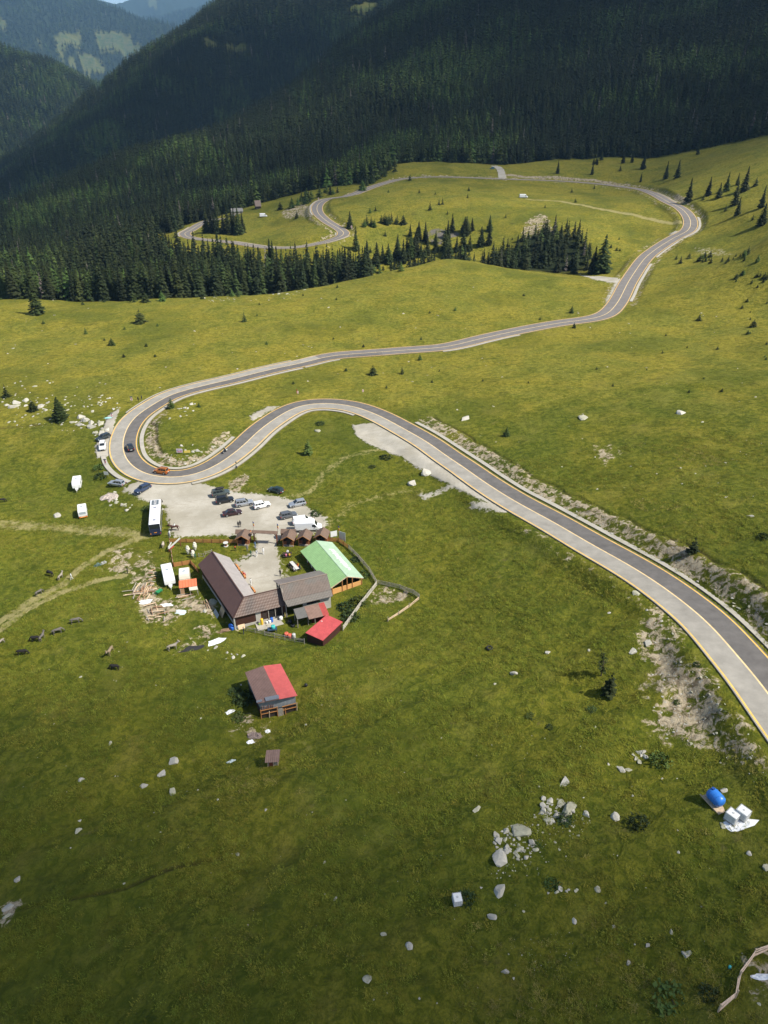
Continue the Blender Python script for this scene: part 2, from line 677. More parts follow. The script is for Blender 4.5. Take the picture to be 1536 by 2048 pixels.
# ------------------------------------------------------------------ light and air
SUN_EL = R(50)
SUN_VEC = Vector((0.945, -0.326, 0)).normalized() * math.cos(SUN_EL) + Vector((0, 0, math.sin(SUN_EL)))
sd = bpy.data.lights.new('sun', 'SUN')
sd.energy = 4.6
sd.angle = R(0.53)
sd.color = (1.0, 0.95, 0.86)
sun = bpy.data.objects.new('sun', sd)
COL.objects.link(sun)
sun.location = (200, -100, 400)
sun.rotation_euler = SUN_VEC.to_track_quat('Z', 'Y').to_euler()

world = bpy.data.worlds.new('World')
SC.world = world
world.use_nodes = True
wn = world.node_tree
bg = wn.nodes['Background']
sky = wn.nodes.new('ShaderNodeTexSky')
sky.sky_type = 'NISHITA'
sky.sun_disc = False
sky.sun_elevation = SUN_EL
sky.sun_rotation = math.atan2(SUN_VEC.x, SUN_VEC.y)
sky.altitude = 1500
sky.dust_density = 3.5
sky.ozone_density = 0.5
wn.links.new(sky.outputs[0], bg.inputs['Color'])
bg.inputs['Strength'].default_value = 0.10

SC.view_settings.view_transform = 'Standard'
SC.view_settings.look = 'None'
SC.view_settings.gamma = 1.0
SC.view_settings.exposure = 0.7
SC.cycles.max_bounces = 4
SC.cycles.diffuse_bounces = 2
SC.cycles.glossy_bounces = 2
SC.cycles.transmission_bounces = 2
SC.cycles.volume_bounces = 0
SC.cycles.transparent_max_bounces = 8

# ------------------------------------------------------------------ haze and the unseen clouds added and shaped to shade the slopes
def volume_mat(name, col, dens, aniso):
    m = bpy.data.materials.new(name)
    m.use_nodes = True
    nt = m.node_tree
    nt.nodes.clear()
    o = nt.nodes.new('ShaderNodeOutputMaterial')
    v = nt.nodes.new('ShaderNodeVolumePrincipled')
    v.inputs['Color'].default_value = (*col, 1)
    v.inputs['Density'].default_value = dens
    v.inputs['Anisotropy'].default_value = aniso
    nt.links.new(v.outputs[0], o.inputs['Volume'])
    return m


HAZE_TOP = 1480.0
hz = MB().box((-13500, -600, -900), (13500, 13500, HAZE_TOP)).build('haze', volume_mat('pale_air', (0.36, 0.66, 1.0), 0.46e-4, 0.0))
tag(hz, kind='stuff')

CLOUD_Z = 1700.0


def cloud(name, thick, x0, x1, y0, y1, step, dens, label):
    """a closed lens of cloud; thick(gx, gy) is its depth above the ground it shades"""
    off = SUN_VEC / SUN_VEC.z * CLOUD_Z
    X, Y = np.meshgrid(np.arange(x0, x1, step), np.arange(y0, y1, step))
    T = np.clip(thick(X, Y), 0, None)
    idx = -np.ones(X.shape, int)
    act = T > 0
    keep = act.copy()
    keep[1:] |= act[:-1]; keep[:-1] |= act[1:]
    keep[:, 1:] |= act[:, :-1]; keep[:, :-1] |= act[:, 1:]
    keep[1:, 1:] |= act[:-1, :-1]; keep[:-1, :-1] |= act[1:, 1:]
    keep[1:, :-1] |= act[:-1, 1:]; keep[:-1, 1:] |= act[1:, :-1]
    v, top, bot = [], {}, {}
    ii = np.argwhere(keep)
    for i, j in ii:
        t = T[i, j]
        x, y = X[i, j] + off.x, Y[i, j] + off.y
        top[(i, j)] = len(v)
        v.append((x, y, CLOUD_Z + 0.7 * t))
        if t > 0:
            bot[(i, j)] = len(v)
            v.append((x, y, CLOUD_Z - 0.3 * t))
        else:
            bot[(i, j)] = top[(i, j)]
    f = []
    for i, j in ii:
        q = [(i, j), (i, j + 1), (i + 1, j + 1), (i + 1, j)]
        if all(k in top for k in q):
            a = [top[k] for k in q]
            b = [bot[k] for k in q][::-1]
            if a != b[::-1]:
                f.append(tuple(a))
                f.append(tuple(b))
    mb = MB()
    mb.v, mb.f, mb.m = v, f, [0] * len(f)
    o = mb.build(name, volume_mat(name + '_vapour', (0.95, 0.95, 0.95), dens, 0.3))
    return tag(o, label, None, None, 'structure')


def thick_mount(X, Y):
    # over the mountain woods beyond the far road
    edge = 470 + 0.30 * np.abs(X + 60) * (X < -60) + -0.16 * X * (X > 60)
    t = sstep(-20, 260, Y - edge + fbm(X / 160, Y / 160, 8, 4) * 150)
    t2 = 1 - sstep(1980, 2450, Y + fbm(X / 400, Y / 400, 9, 3) * 400)
    hole = sstep(0.12, 0.5, fbm(X / 330 + 3.3, Y / 330, 14, 3))
    lit = np.exp(-((X + 180) / 250) ** 2 - ((Y - 980) / 210) ** 2)
    thin = sstep(1250, 1450, Y)
    return 185 * t * t2 * (1 - 0.5 * hole) * (1 - 0.92 * lit)


def thick_fore(X, Y):
    t = 1 - sstep(10, 90, Y + 0.32 * X + fbm(X / 30, Y / 30, 18, 4) * 26)
    t2 = sstep(-260, -120, Y)
    t3 = 1 - sstep(160, 300, np.abs(X))
    return 225 * t * t2 * t3


cloud('cloud', thick_mount, -1500, 1500, 300, 3000, 40, 0.0075, 'broad cloud added out of view to shade the mountain woods')
cloud('cloud', thick_fore, -300, 300, -260, 160, 7, 0.0095, 'smaller cloud added out of view to shade the lower pasture')
# ------------------------------------------------------------------ ground masks (what the soil is, at its place in the world)
def WP(pts):
    return [tuple(ground_at(*p)[:2]) for p in pts]


def area(pts, soft):
    return 1 - sstep(-soft, soft, poly_dist(WP(pts), GX, GY))


def trail(pts, half, soft):
    return 1 - sstep(half - soft, half + soft, line_dist(WP(pts), GX, GY))


NB = (fbm(GX / 7.0, GY / 7.0, 77, 4)) * 2.2
gravel = area([(246,980),(262,966),(300,958),(340,962),(385,962),(470,984),(545,990),(600,1004),(655,1038),(650,1066),(575,1070),(556,1078),(558,1110),(566,1150),(578,1172),(545,1185),(505,1190),(480,1168),(470,1140),(500,1110),(514,1090),(508,1072),(430,1070),(345,1074),(336,1052),(330,1010),(296,1004)], 1.6)
gravel = np.maximum(gravel, 0.75 * area([(440,1130),(500,1105),(560,1100),(580,1172),(520,1195),(480,1180)], 3.0))
gravel = np.maximum(gravel, area([(704,850),(760,846),(830,880),(930,945),(1050,1020),(1100,1055),(1060,1042),(1010,1020),(960,1000),(900,970),(840,938),(800,912),(735,888),(712,872)], 1.2))
gravel = np.maximum(gravel, area([(214,832),(240,815),(228,850),(222,880),(220,905),(212,918),(193,915),(190,892),(202,868)], 0.8))
gravel = np.maximum(gravel, area([(1160,547),(1200,552),(1255,563),(1235,575),(1225,600),(1210,618),(1212,598),(1228,566),(1190,560)], 2.2))
gravel = np.maximum(gravel, area([(1340,466),(1362,462),(1376,472),(1352,486),(1338,480)], 2.0))
gravel = np.maximum(gravel, trail([(985,331),(998,336),(1003,345),(1004,356)], 3.2, 1.0))
gravel = np.maximum(gravel, 0.9 * area([(500,830),(535,812),(560,812),(530,828),(505,842)], 1.2))
gravel = np.maximum(gravel, 0.8 * area([(835,990),(905,965),(912,972),(850,1000)], 1.5))
gravel = np.maximum(gravel, 0.85 * area([(940,1005),(1005,1005),(1040,1022),(1000,1026),(945,1018)], 1.5))
gravel = np.maximum(gravel, 0.4 * area([(1385,494),(1450,497),(1530,506),(1450,510),(1392,508)], 3))

earth = area([(1283,1209),(1335,1209),(1364,1272),(1384,1317),(1431,1376),(1457,1440),(1498,1474),(1536,1500),(1536,1530),(1476,1500),(1412,1487),(1315,1471),(1308,1417),(1299,1367),(1305,1326),(1277,1276)], 4.0) * 0.85
earth = np.maximum(earth, 0.55 * area([(190,1130),(240,1092),(300,1100),(325,1140),(300,1180),(262,1180),(255,1160),(215,1150)], 2.0))
earth = np.maximum(earth, 0.72 * area([(262,1175),(310,1165),(330,1195),(390,1190),(430,1210),(430,1235),(370,1220),(340,1250),(290,1245),(275,1215)], 1.6))
earth = np.maximum(earth, 0.5 * area([(390,1250),(470,1240),(480,1262),(430,1275),(380,1300),(345,1310),(360,1285)], 1.2))
earth = np.maximum(earth, 0.6 * area([(735,1180),(775,1170),(830,1180),(820,1200),(760,1215),(735,1205)], 1.5))
earth = np.maximum(earth, 0.75 * area([(455,965),(490,945),(500,955),(475,985),(455,985)], 1.0))
earth = np.maximum(earth, 0.65 * area([(560,425),(600,408),(632,412),(625,440),(600,432),(570,438)], 3.0))
earth = np.maximum(earth, 0.9 * area([(640,425),(650,428),(668,448),(700,455),(715,462),(690,452),(655,440)], 1.0))
earth = np.maximum(earth, 0.8 * area([(1340,392),(1365,392),(1385,402),(1372,410),(1350,404)], 2.0))
earth = np.maximum(earth, 0.95 * area([(1000,348),(1100,352),(1190,358),(1262,368),(1262,372),(1190,363),(1100,357),(1000,353)], 1.6))
earth = np.maximum(earth, 0.6 * area([(1050,445),(1075,428),(1095,430),(1110,470),(1060,480),(1040,478)], 2.0))
earth = np.maximum(earth, 0.8 * area([(0,1805),(40,1800),(42,1835),(0,1860)], 1.0))
earth = np.maximum(earth, 0.7 * area([(1495,1920),(1560,1890),(1570,2010),(1510,1990)], 1.5))
earth = np.maximum(earth, 0.55 * area([(1185,890),(1225,885),(1250,905),(1210,930),(1190,920)], 2.5))
earth = np.maximum(earth, 0.5 * area([(455,1420),(540,1425),(545,1480),(500,1490),(460,1460)], 1.5))
# cut bank along the uphill side of the road
T_ = tangents(ROAD)
NR = np.stack([T_[:, 1], -T_[:, 0]], 1)
RPX = proj(ROAD[:, 0], ROAD[:, 1], ROAD[:, 2])


def road_s(px, py):
    return int(np.argmin((RPX[0] - px) ** 2 + (RPX[1] - py) ** 2))


def offset_line(i0, i1, o, st=3):
    i0, i1 = min(i0, i1), max(i0, i1)
    return [tuple(ROAD[i, :2] + NR[i] * o) for i in range(i0, i1, st)]


bank_l = offset_line(road_s(1640, 1560), road_s(795, 850), 8.6)
bank = 1 - sstep(1.2, 3.6, line_dist(bank_l, GX, GY))
earth = np.maximum(earth, bank * 0.58)
inner_l = offset_line(road_s(505, 875), road_s(300, 808), 8.0)
earth = np.maximum(earth, 0.6 * (1 - sstep(0.8, 3.2, line_dist(inner_l, GX, GY))))
left_l = offset_line(road_s(1640, 1560), road_s(1060, 1030), -6.3)
earth = np.maximum(earth, 0.28 * (1 - sstep(0.6, 2.6, line_dist(left_l, GX, GY))))
far_l = offset_line(road_s(1240, 610), road_s(640, 489), 7)
far_l2 = offset_line(road_s(1240, 610), road_s(640, 489), -7)
earth = np.maximum(earth, 0.45 * (1 - sstep(0.8, 2.6, line_dist(far_l, GX, GY))))
earth = np.maximum(earth, 0.35 * (1 - sstep(0.8, 2.2, line_dist(far_l2, GX, GY))))
scree = 0.62 * area([(846,464),(872,456),(905,462),(922,468),(905,478),(880,490),(862,488),(850,476)], 2.5)

dry = trail([(-60,1275),(0,1243),(60,1203),(130,1166),(170,1130),(210,1104),(262,1082),(300,1072)], 1.0, 0.9)
dry = np.maximum(dry, trail([(-60,1285),(0,1262),(60,1216),(130,1182),(200,1160),(250,1150)], 0.9, 0.8))
dry = np.maximum(dry, 0.8 * trail([(0,1048),(120,1056),(220,1062),(280,1072)], 2.0, 1.8))
dry = np.maximum(dry, 0.5 * trail([(560,1000),(620,985),(650,945),(690,915),(760,900)], 1.4, 1.4))
dry = np.maximum(dry, 0.4 * trail([(650,1060),(700,1010),(790,985),(850,985)], 2.0, 2.0))
dry = np.maximum(dry, trail([(1055,398),(1120,402),(1200,418),(1290,436),(1366,446)], 2.0, 1.6))
dry = np.maximum(dry, 0.18 * trail([(560,1500),(760,1480),(820,1500),(900,1600)], 3.0, 3.0))
ditch = trail([(45,1815),(150,1795),(250,1775),(330,1740),(440,1715)], 0.25, 0.22)
ditch = np.maximum(ditch, trail([(0,856),(60,850),(120,848)], 0.6, 0.4))
ditch = np.maximum(ditch, trail([(290,835),(312,850),(312,880),(322,905)], 0.5, 0.4))
rim_l = offset_line(road_s(1640, 1560), road_s(800, 853), 11.2, 2)
rim_l = [(x + 1.4 * float(vnoise(np.array(x / 4), np.array(y / 4), 5)), y + 1.4 * float(vnoise(np.array(x / 4), np.array(y / 4), 6))) for x, y in rim_l]
rimd = line_dist(rim_l, GX, GY)
ditch = np.maximum(ditch, 0.9 * (1 - sstep(0.1, 0.5, rimd)))
# the turf stands as a low step above the cut bank and the runnels are sunk
GZ = GZ - 0.35 * ditch - 0.25 * gravel * 0.2

yel = sstep(165, 235, GY + NB * 6) * 0.85
yel = np.maximum(yel, 0.45 * sstep(20, 120, GX) * sstep(60, 150, GY))
lush = sstep(-0.15, 0.5, fbm(GX / 26, GY / 26, 44, 3)) * 0.7
lush = np.maximum(lush, area([(700,1170),(740,1120),(715,1085),(690,1100),(720,1150),(690,1190),(660,1210),(690,1240),(720,1210)], 2.0))
lush = np.maximum(lush, 0.9 * area([(200,1280),(420,1330),(500,1300),(490,1480),(350,1500),(180,1400)], 5.0))

# plan of the woods in (bearing as photo column, distance) so every tree has a place of its own
GU, GPY, GD = proj(GX, GY, GZ)


def plan_dist(poly, U, D):
    W = [((u - CX) / FPX * d, d) for u, d in poly]
    return poly_dist(W, (U - CX) / FPX * D, D)


WOOD = [(-900,388),(60,386),(200,383),(330,386),(430,398),(520,408),(620,412),(690,414),(738,420),(740,442),(640,446),(560,450),(470,460),(400,474),(345,492),(305,515),(318,560),(345,548),(362,552),(372,575),(410,572),(445,580),(480,590),(530,600),(600,603),(650,596),(700,592),(742,590),(770,620),(792,660),(870,662),(940,655),(1060,655),(1190,650),(1290,640),(1410,612),(1536,580),(1900,480),(2600,480),(2600,12000),(-3000,12000),(-2600,388)]
GROVE = [(745,420),(830,422),(905,420),(1000,404),(1080,398),(1165,394),(1190,396),(1185,412),(1150,424),(1128,438),(1090,446),(1040,444),(1000,438),(950,430),(905,434),(850,448),(800,440)]
wd = plan_dist(WOOD, GU, GD)
gd = plan_dist(GROVE, GU, GD)
fin = np.where(GD > 1200, -100, np.minimum(wd, gd))
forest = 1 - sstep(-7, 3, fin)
CLEAR = [[(78,84),(100,90),(130,110),(118,104)], [(105,75),(160,68),(158,88),(118,92)], [(190,68),(240,66),(268,90),(300,104),(262,112),(230,98),(200,95)], [(157,112),(180,110),(214,142),(195,147),(170,138)], [(128,110),(150,126),(150,140),(182,152),(165,148),(140,130)], [(155,184),(215,178),(205,196),(168,200)], [(292,3),(312,0),(312,12),(300,10)], [(0,40),(14,44),(10,52),(0,52)], [(448,88),(480,92),(500,98),(480,106),(450,98)], [(400,78),(440,90),(470,100),(420,96)], [(700,15),(750,5),(750,22),(710,26)]]


def in_px_poly(poly, U, V):
    ins = np.zeros(U.shape, bool)
    for a, b in zip(poly, poly[1:] + poly[:1]):
        ins ^= ((a[1] > V) != (b[1] > V)) & (U < (b[0] - a[0]) * (V - a[1]) / (b[1] - a[1] + 1e-9) + a[0])
    return ins


def clear_world():
    """felled patches on the far slopes, as outlines on the ground"""
    out = []
    for c in CLEAR:
        W = [ground_at(px, py, 900.0) for px, py in c]
        out.append([(w.x, w.y) for w in W])
    return out


CLEAR_W = clear_world()
clearm = np.zeros(GX.shape)
for c in CLEAR_W:
    clearm = np.maximum(clearm, 1 - sstep(-8, 14, poly_dist(c, GX, GY) + 8 * fbm(GX / 40, GY / 40, 3, 3)))
forest = forest * (1 - clearm)
roadm = np.minimum(ROAD_D, SPUR_D)


# ------------------------------------------------------------------ ground sheet
def grid_mesh():
    nr, na = GX.shape
    co = np.stack([GX, GY, GZ], -1).reshape(-1, 3).astype(np.float32)
    i = np.arange(nr - 1)[:, None] * na + np.arange(na - 1)[None]
    q = np.stack([i, i + 1, i + na + 1, i + na], -1).reshape(-1, 4)[:, ::-1]
    me = bpy.data.meshes.new('terrain')
    me.vertices.add(len(co))
    me.vertices.foreach_set('co', co.ravel())
    n = len(q)
    me.loops.add(n * 4)
    me.loops.foreach_set('vertex_index', q.ravel().astype(np.int32))
    me.polygons.add(n)
    me.polygons.foreach_set('loop_start', (np.arange(n) * 4).astype(np.int32))
    me.polygons.foreach_set('use_smooth', np.ones(n, bool))
    me.update(calc_edges=True)

    def attr(name, a, b, c, d):
        at = me.color_attributes.new(name, 'FLOAT_COLOR', 'POINT')
        at.data.foreach_set('color', np.stack([a, b, c, d], -1).reshape(-1).astype(np.float32))
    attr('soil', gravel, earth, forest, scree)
    attr('turf', dry, yel, lush, np.maximum(ditch, 0))
    attr('felled', clearm, clearm, clearm, clearm)
    return me


terrain_me = grid_mesh()
terrain = bpy.data.objects.new('terrain', terrain_me)
COL.objects.link(terrain)
tag(terrain, kind='structure')


def ground_material():
    m = bpy.data.materials.new('pasture')
    m.use_nodes = True
    nt = m.node_tree
    N, L = nt.nodes, nt.links
    b = N['Principled BSDF']
    b.inputs['Roughness'].default_value = 0.95
    b.inputs['Specular IOR Level'].default_value = 0.08
    geo = N.new('ShaderNodeNewGeometry')
    pos = geo.outputs['Position']

    def noise(scale, detail=4, rough=0.6, vec=None, dist=0.0):
        n = N.new('ShaderNodeTexNoise')
        n.inputs['Scale'].default_value = scale
        n.inputs['Detail'].default_value = detail
        n.inputs['Roughness'].default_value = rough
        n.inputs['Distortion'].default_value = dist
        L.new(vec or pos, n.inputs['Vector'])
        return n.outputs['Fac']

    def rng_(v, a, b_, c=0.0, d=1.0, smooth=True):
        r_ = N.new('ShaderNodeMapRange')
        r_.interpolation_type = 'SMOOTHSTEP' if smooth else 'LINEAR'
        r_.inputs['From Min'].default_value = a
        r_.inputs['From Max'].default_value = b_
        r_.inputs['To Min'].default_value = c
        r_.inputs['To Max'].default_value = d
        L.new(v, r_.inputs['Value'])
        return r_.outputs[0]

    def mix(f, a, b_, mode='MIX'):
        x = N.new('ShaderNodeMix')
        x.data_type = 'RGBA'
        x.blend_type = mode
        if isinstance(f, float):
            x.inputs[0].default_value = f
        else:
            L.new(f, x.inputs[0])
        for s, v in ((x.inputs[6], a), (x.inputs[7], b_)):
            if isinstance(v, tuple):
                s.default_value = (*v, 1)
            else:
                L.new(v, s)
        return x.outputs[2]

    def math_(op, a, b_=None):
        x = N.new('ShaderNodeMath')
        x.operation = op
        x.use_clamp = False
        for s, v in ((x.inputs[0], a), (x.inputs[1], b_)):
            if v is None:
                continue
            if isinstance(v, (int, float)):
                s.default_value = v
            else:
                L.new(v, s)
        return x.outputs[0]

    def attr(name):
        a = N.new('ShaderNodeAttribute')
        a.attribute_name = name
        s = N.new('ShaderNodeSeparateColor')
        L.new(a.outputs['Color'], s.inputs[0])
        return s.outputs[0], s.outputs[1], s.outputs[2], a.outputs['Alpha']
    gr, ea, fo, sc_ = attr('soil')
    dr, ye, lu, di = attr('turf')
    fe = attr('felled')[0]
    n_big = noise(0.012, 4)
    n_mid = noise(0.11, 5, 0.62)
    n_tuft = noise(0.75, 5, 0.7, dist=0.6)
    n_fine = noise(3.2, 4, 0.7)
    mp = N.new('ShaderNodeMapping')
    mp.inputs['Scale'].default_value = (0.35, 1.0, 1.0)
    L.new(pos, mp.inputs[0])
    n_terr = noise(0.5, 4, 0.65, mp.outputs[0], 0.4)
    # grass
    green = mix(rng_(n_tuft, 0.38, 0.62), (0.075, 0.092, 0.010), (0.165, 0.165, 0.022))
    yell = mix(rng_(n_tuft, 0.37, 0.63), (0.158, 0.146, 0.020), (0.290, 0.255, 0.044))
    yf = math_('ADD', ye, rng_(n_mid, 0.3, 0.7, -0.38, 0.38))
    grass = mix(rng_(yf, 0.0, 1.0), green, yell)
    grass = mix(math_('MULTIPLY', rng_(lu, 0.1, 0.9), rng_(n_mid, 0.35, 0.6, 0.2, 0.75)), grass, mix(rng_(n_fine, 0.3, 0.7), (0.048, 0.068, 0.008), (0.105, 0.122, 0.015)))
    grass = mix(rng_(n_mid, 0.52, 0.72, 0.0, 0.55), grass, (0.185, 0.170, 0.036))
    grass = mix(rng_(n_terr, 0.56, 0.68, 0.0, 0.5), grass, (0.046, 0.056, 0.010))
    grass = mix(rng_(n_fine, 0.42, 0.68, 0.0, 0.55), grass, (0.048, 0.062, 0.010))
    brown = rng_(noise(0.23, 5, 0.7), 0.63, 0.74, 0.0, 0.4)
    grass = mix(brown, grass, (0.150, 0.110, 0.055))
    drift = noise(0.045, 4, 0.6, None, 0.8)
    grass = mix(rng_(drift, 0.36, 0.64, 0.0, 1.0), mix(0.55, grass, (0.58, 0.70, 0.55), 'MULTIPLY'), mix(0.5, grass, (1.0, 0.92, 0.62), 'MULTIPLY'))
    grass = mix(0.32, grass, (1.0, 1.0, 1.0), 'SCREEN') if False else grass
    # dry trail grass
    drc = mix(n_tuft, (0.25, 0.22, 0.085), (0.35, 0.30, 0.14))
    grass = mix(math_('MULTIPLY', rng_(math_('ADD', dr, rng_(n_tuft, 0.3, 0.7, -0.3, 0.3)), 0.3, 0.8), 0.8), grass, drc)
    # bare earth with stones
    earc = mix(rng_(n_tuft, 0.35, 0.65), (0.115, 0.086, 0.052), (0.42, 0.35, 0.235))
    earc = mix(rng_(noise(1.9, 3, 0.7), 0.57, 0.66), earc, (0.38, 0.36, 0.30))
    ef = rng_(math_('ADD', ea, rng_(math_('MULTIPLY', math_('ADD', n_tuft, noise(0.3, 5, 0.7)), 0.5), 0.35, 0.65, -0.55, 0.36)), 0.36, 0.62)
    col = mix(ef, grass, earc)
    # gravel
    grc = mix(rng_(n_mid, 0.35, 0.65), (0.31, 0.285, 0.225), (0.43, 0.40, 0.335))
    grc = mix(rng_(n_fine, 0.35, 0.7, 0.0, 0.35), grc, (0.30, 0.275, 0.22))
    grc = mix(rng_(noise(0.35, 5, 0.7, mp.outputs[0], 2.5), 0.5, 0.68, 0.0, 0.45), grc, (0.27, 0.24, 0.185))
    gf = rng_(math_('ADD', gr, rng_(n_tuft, 0.3, 0.7, -0.4, 0.33)), 0.36, 0.66)
    col = mix(gf, col, grc)
    scc = mix(n_tuft, (0.075, 0.07, 0.058), (0.20, 0.18, 0.15))
    col = mix(rng_(math_('ADD', sc_, rng_(n_mid, 0.3, 0.7, -0.3, 0.3)), 0.4, 0.7), col, scc)
    # forest floor, felled slopes
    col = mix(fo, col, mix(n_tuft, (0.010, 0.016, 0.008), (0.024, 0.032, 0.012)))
    fel = mix(rng_(noise(0.03, 5, 0.7), 0.35, 0.65), (0.036, 0.062, 0.022), (0.085, 0.088, 0.042))
    col = mix(fe, col, fel)
    # runnels and cut turf edges show dark soil
    col = mix(math_('MULTIPLY', di, rng_(n_mid, 0.35, 0.65, 0.15, 0.75)), col, (0.030, 0.022, 0.013))
    L.new(col, b.inputs['Base Color'])
    hsum = math_('ADD', math_('MULTIPLY', n_tuft, 0.55), math_('MULTIPLY', n_fine, 0.16))
    hsum = math_('MULTIPLY', hsum, rng_(gr, 0.2, 0.8, 1.0, 0.12))
    bp = N.new('ShaderNodeBump')
    bp.inputs['Strength'].default_value = 0.9
    bp.inputs['Distance'].default_value = 0.9
    L.new(hsum, bp.inputs['Height'])
    L.new(bp.outputs[0], b.inputs['Normal'])
    return m


terrain_me.materials.append(ground_material())

# ------------------------------------------------------------------ road surfaces
M_CONC = mat('pale_road_concrete', (0.275, 0.258, 0.222), 0.85, var=0.24, vscale=0.35, bump=0.15, bscale=8)
M_ASPH = mat('grey_asphalt', (0.122, 0.114, 0.106), 0.85, var=0.26, vscale=0.5, bump=0.2, bscale=10)
M_ASPH2 = mat('pale_asphalt', (0.165, 0.152, 0.140), 0.85, var=0.2, vscale=0.4, bump=0.2, bscale=10)
M_YEL = mat('yellow_road_paint', (0.72, 0.44, 0.10), 0.7, var=0.25, vscale=1.2)
M_PALEYEL = mat('worn_yellow_road_paint', (0.70, 0.52, 0.26), 0.7, var=0.25, vscale=1.2)
M_GUT = mat('gutter_concrete', (0.36, 0.335, 0.28), 0.9, var=0.16, vscale=0.6)
M_SOILDK = mat('road_shoulder', (0.16, 0.14, 0.09), 0.95, var=0.3, vscale=1.0)


HWA = gsmooth(np.interp(np.arange(len(ROAD)), [0, road_s(1183, 1092), road_s(700, 812), road_s(560, 830), road_s(300, 954), road_s(250, 880), road_s(340, 790), road_s(640, 717), len(ROAD)], [2.85, 2.85, 2.95, 3.0, 3.3, 3.4, 3.2, 3.0, 3.05]), 8)


def ribbon(L_, NRm, strips, mats, name, i0, i1, dz=0.0, skirt=0.7, kind='structure', mat_of=None, wob=0.0):
    """one mesh of side by side strips (o0, o1, material) along the route"""
    offs = [strips[0][0]] + [s[1] for s in strips]
    idx = list(range(i0, i1))
    v, f, mi = [], [], []
    n = len(offs) + 2
    for i in idx:
        dw = HWA[i] - 3.55 if L_ is ROAD else 0.0
        w = wob * float(vnoise(np.array(i / 9.0), np.array(0.5), 3)) if wob else 0
        for k, o in enumerate([offs[0]] + offs + [offs[-1]]):
            zz = L_[i, 2] + dz - (skirt if k in (0, n - 1) else 0)
            o2 = o + (math.copysign(dw, o) if abs(o) > 1 else 0) + (w if k in (0, 1, n - 2, n - 1) else 0) + (-0.12 if k == 0 else 0.12 if k == n - 1 else 0)
            v.append((L_[i, 0] + NRm[i, 0] * o2, L_[i, 1] + NRm[i, 1] * o2, zz))
    for a in range(len(idx) - 1):
        for k in range(n - 1):
            p = a * n + k
            f.append((p, p + 1, p + n + 1, p + n))
            if k == 0 or k == n - 2:
                mi.append(len(mats) - 1)
            else:
                m_ = strips[k - 1][2]
                mi.append(mat_of(m_, idx[a]) if mat_of else m_)
    mb = MB()
    mb.v, mb.f, mb.m = v, [q[::-1] for q in f] if False else f, mi
    o = mb.build(name, mats)
    tag(o, kind=kind)
    return o


S_CHG = road_s(640, 717)
S_CHG2 = road_s(760, 704)
HWID = 3.55
RS = [(-HWID - 0.35, -HWID - 0.12, 0), (-HWID - 0.12, -HWID + 0.14, 2), (-HWID + 0.14, -0.13, 0), (-0.13, 0.13, 3), (0.13, HWID - 0.14, 1), (HWID - 0.14, HWID + 0.12, 2), (HWID + 0.12, HWID + 0.35, 1)]


def road_mat(m_, i):
    if i < S_CHG or m_ > 1:
        return m_
    return 4 if m_ == 0 else (4 if i > S_CHG2 else 1)


ribbon(ROAD, NR, RS, [M_CONC, M_ASPH, M_YEL, M_PALEYEL, M_ASPH2, M_SOILDK], 'road', 0, len(ROAD), 0.0, 0.8, mat_of=road_mat)
TS = tangents(SPUR)
NS = np.stack([TS[:, 1], -TS[:, 0]], 1)
ribbon(SPUR, NS, [(-3.3, 3.3, 0)], [M_ASPH2, M_SOILDK], 'road', 0, len(SPUR), 0.0, 0.8)

GUT = [((1640,1560),(800,845),4.75,6.0),((735,822),(372,960),-5.35,-4.35),((497,872),(600,735),4.4,5.55),((215,905),(285,968),-6.2,-4.9),((272,822),(600,720),-4.75,-4.3),((600,735),(680,722),4.2,5.0),((1030,662),(880,697),4.1,5.2),((1246,606),(1290,530),4.2,5.5),((1300,520),(1345,488),4.2,5.4),((1360,490),(1385,428),4.1,5.5),((1300,385),(1340,402),4.1,5.0),((684,478),(700,458),4.1,5.2),((636,432),(700,392),4.0,5.0),((600,500),(640,490),4.0,5.0),((455,488),(600,500),4.0,4.8),((690,477),(645,494),-5.0,-4.1),((390,452),(372,474),-5.0,-4.1)]
for a, b, o0, o1 in GUT:
    i0, i1 = sorted((road_s(*a), road_s(*b)))
    if i1 - i0 > 3:
        ribbon(ROAD, NR, [(o0, o1, 0)], [M_GUT, M_SOILDK], 'gutter', i0, min(i1, len(ROAD)), 0.02, 0.7, wob=0.25)
# ------------------------------------------------------------------ spruces
M_TRUNK = mat('spruce_bark', (0.060, 0.045, 0.034), 0.95, rand=0.3)
NEEDLES = {}


def needle_mat(name, col):
    m = mat(name, col, 0.75, spec=0.15, rand=0.5, hue=0.02, var=0.35, vscale=0.9)
    NEEDLES[name] = m
    return m


M_ND = needle_mat('dark_spruce_needles', (0.017, 0.024, 0.007))
M_NM = needle_mat('spruce_needles', (0.026, 0.037, 0.009))
M_NL = needle_mat('young_spruce_needles', (0.046, 0.072, 0.015))
M_NG = needle_mat('bare_grey_twigs', (0.110, 0.096, 0.082))
M_NR = needle_mat('reddish_dry_needles', (0.085, 0.050, 0.036))
M_NB = needle_mat('bluish_spruce_needles', (0.022, 0.040, 0.022))


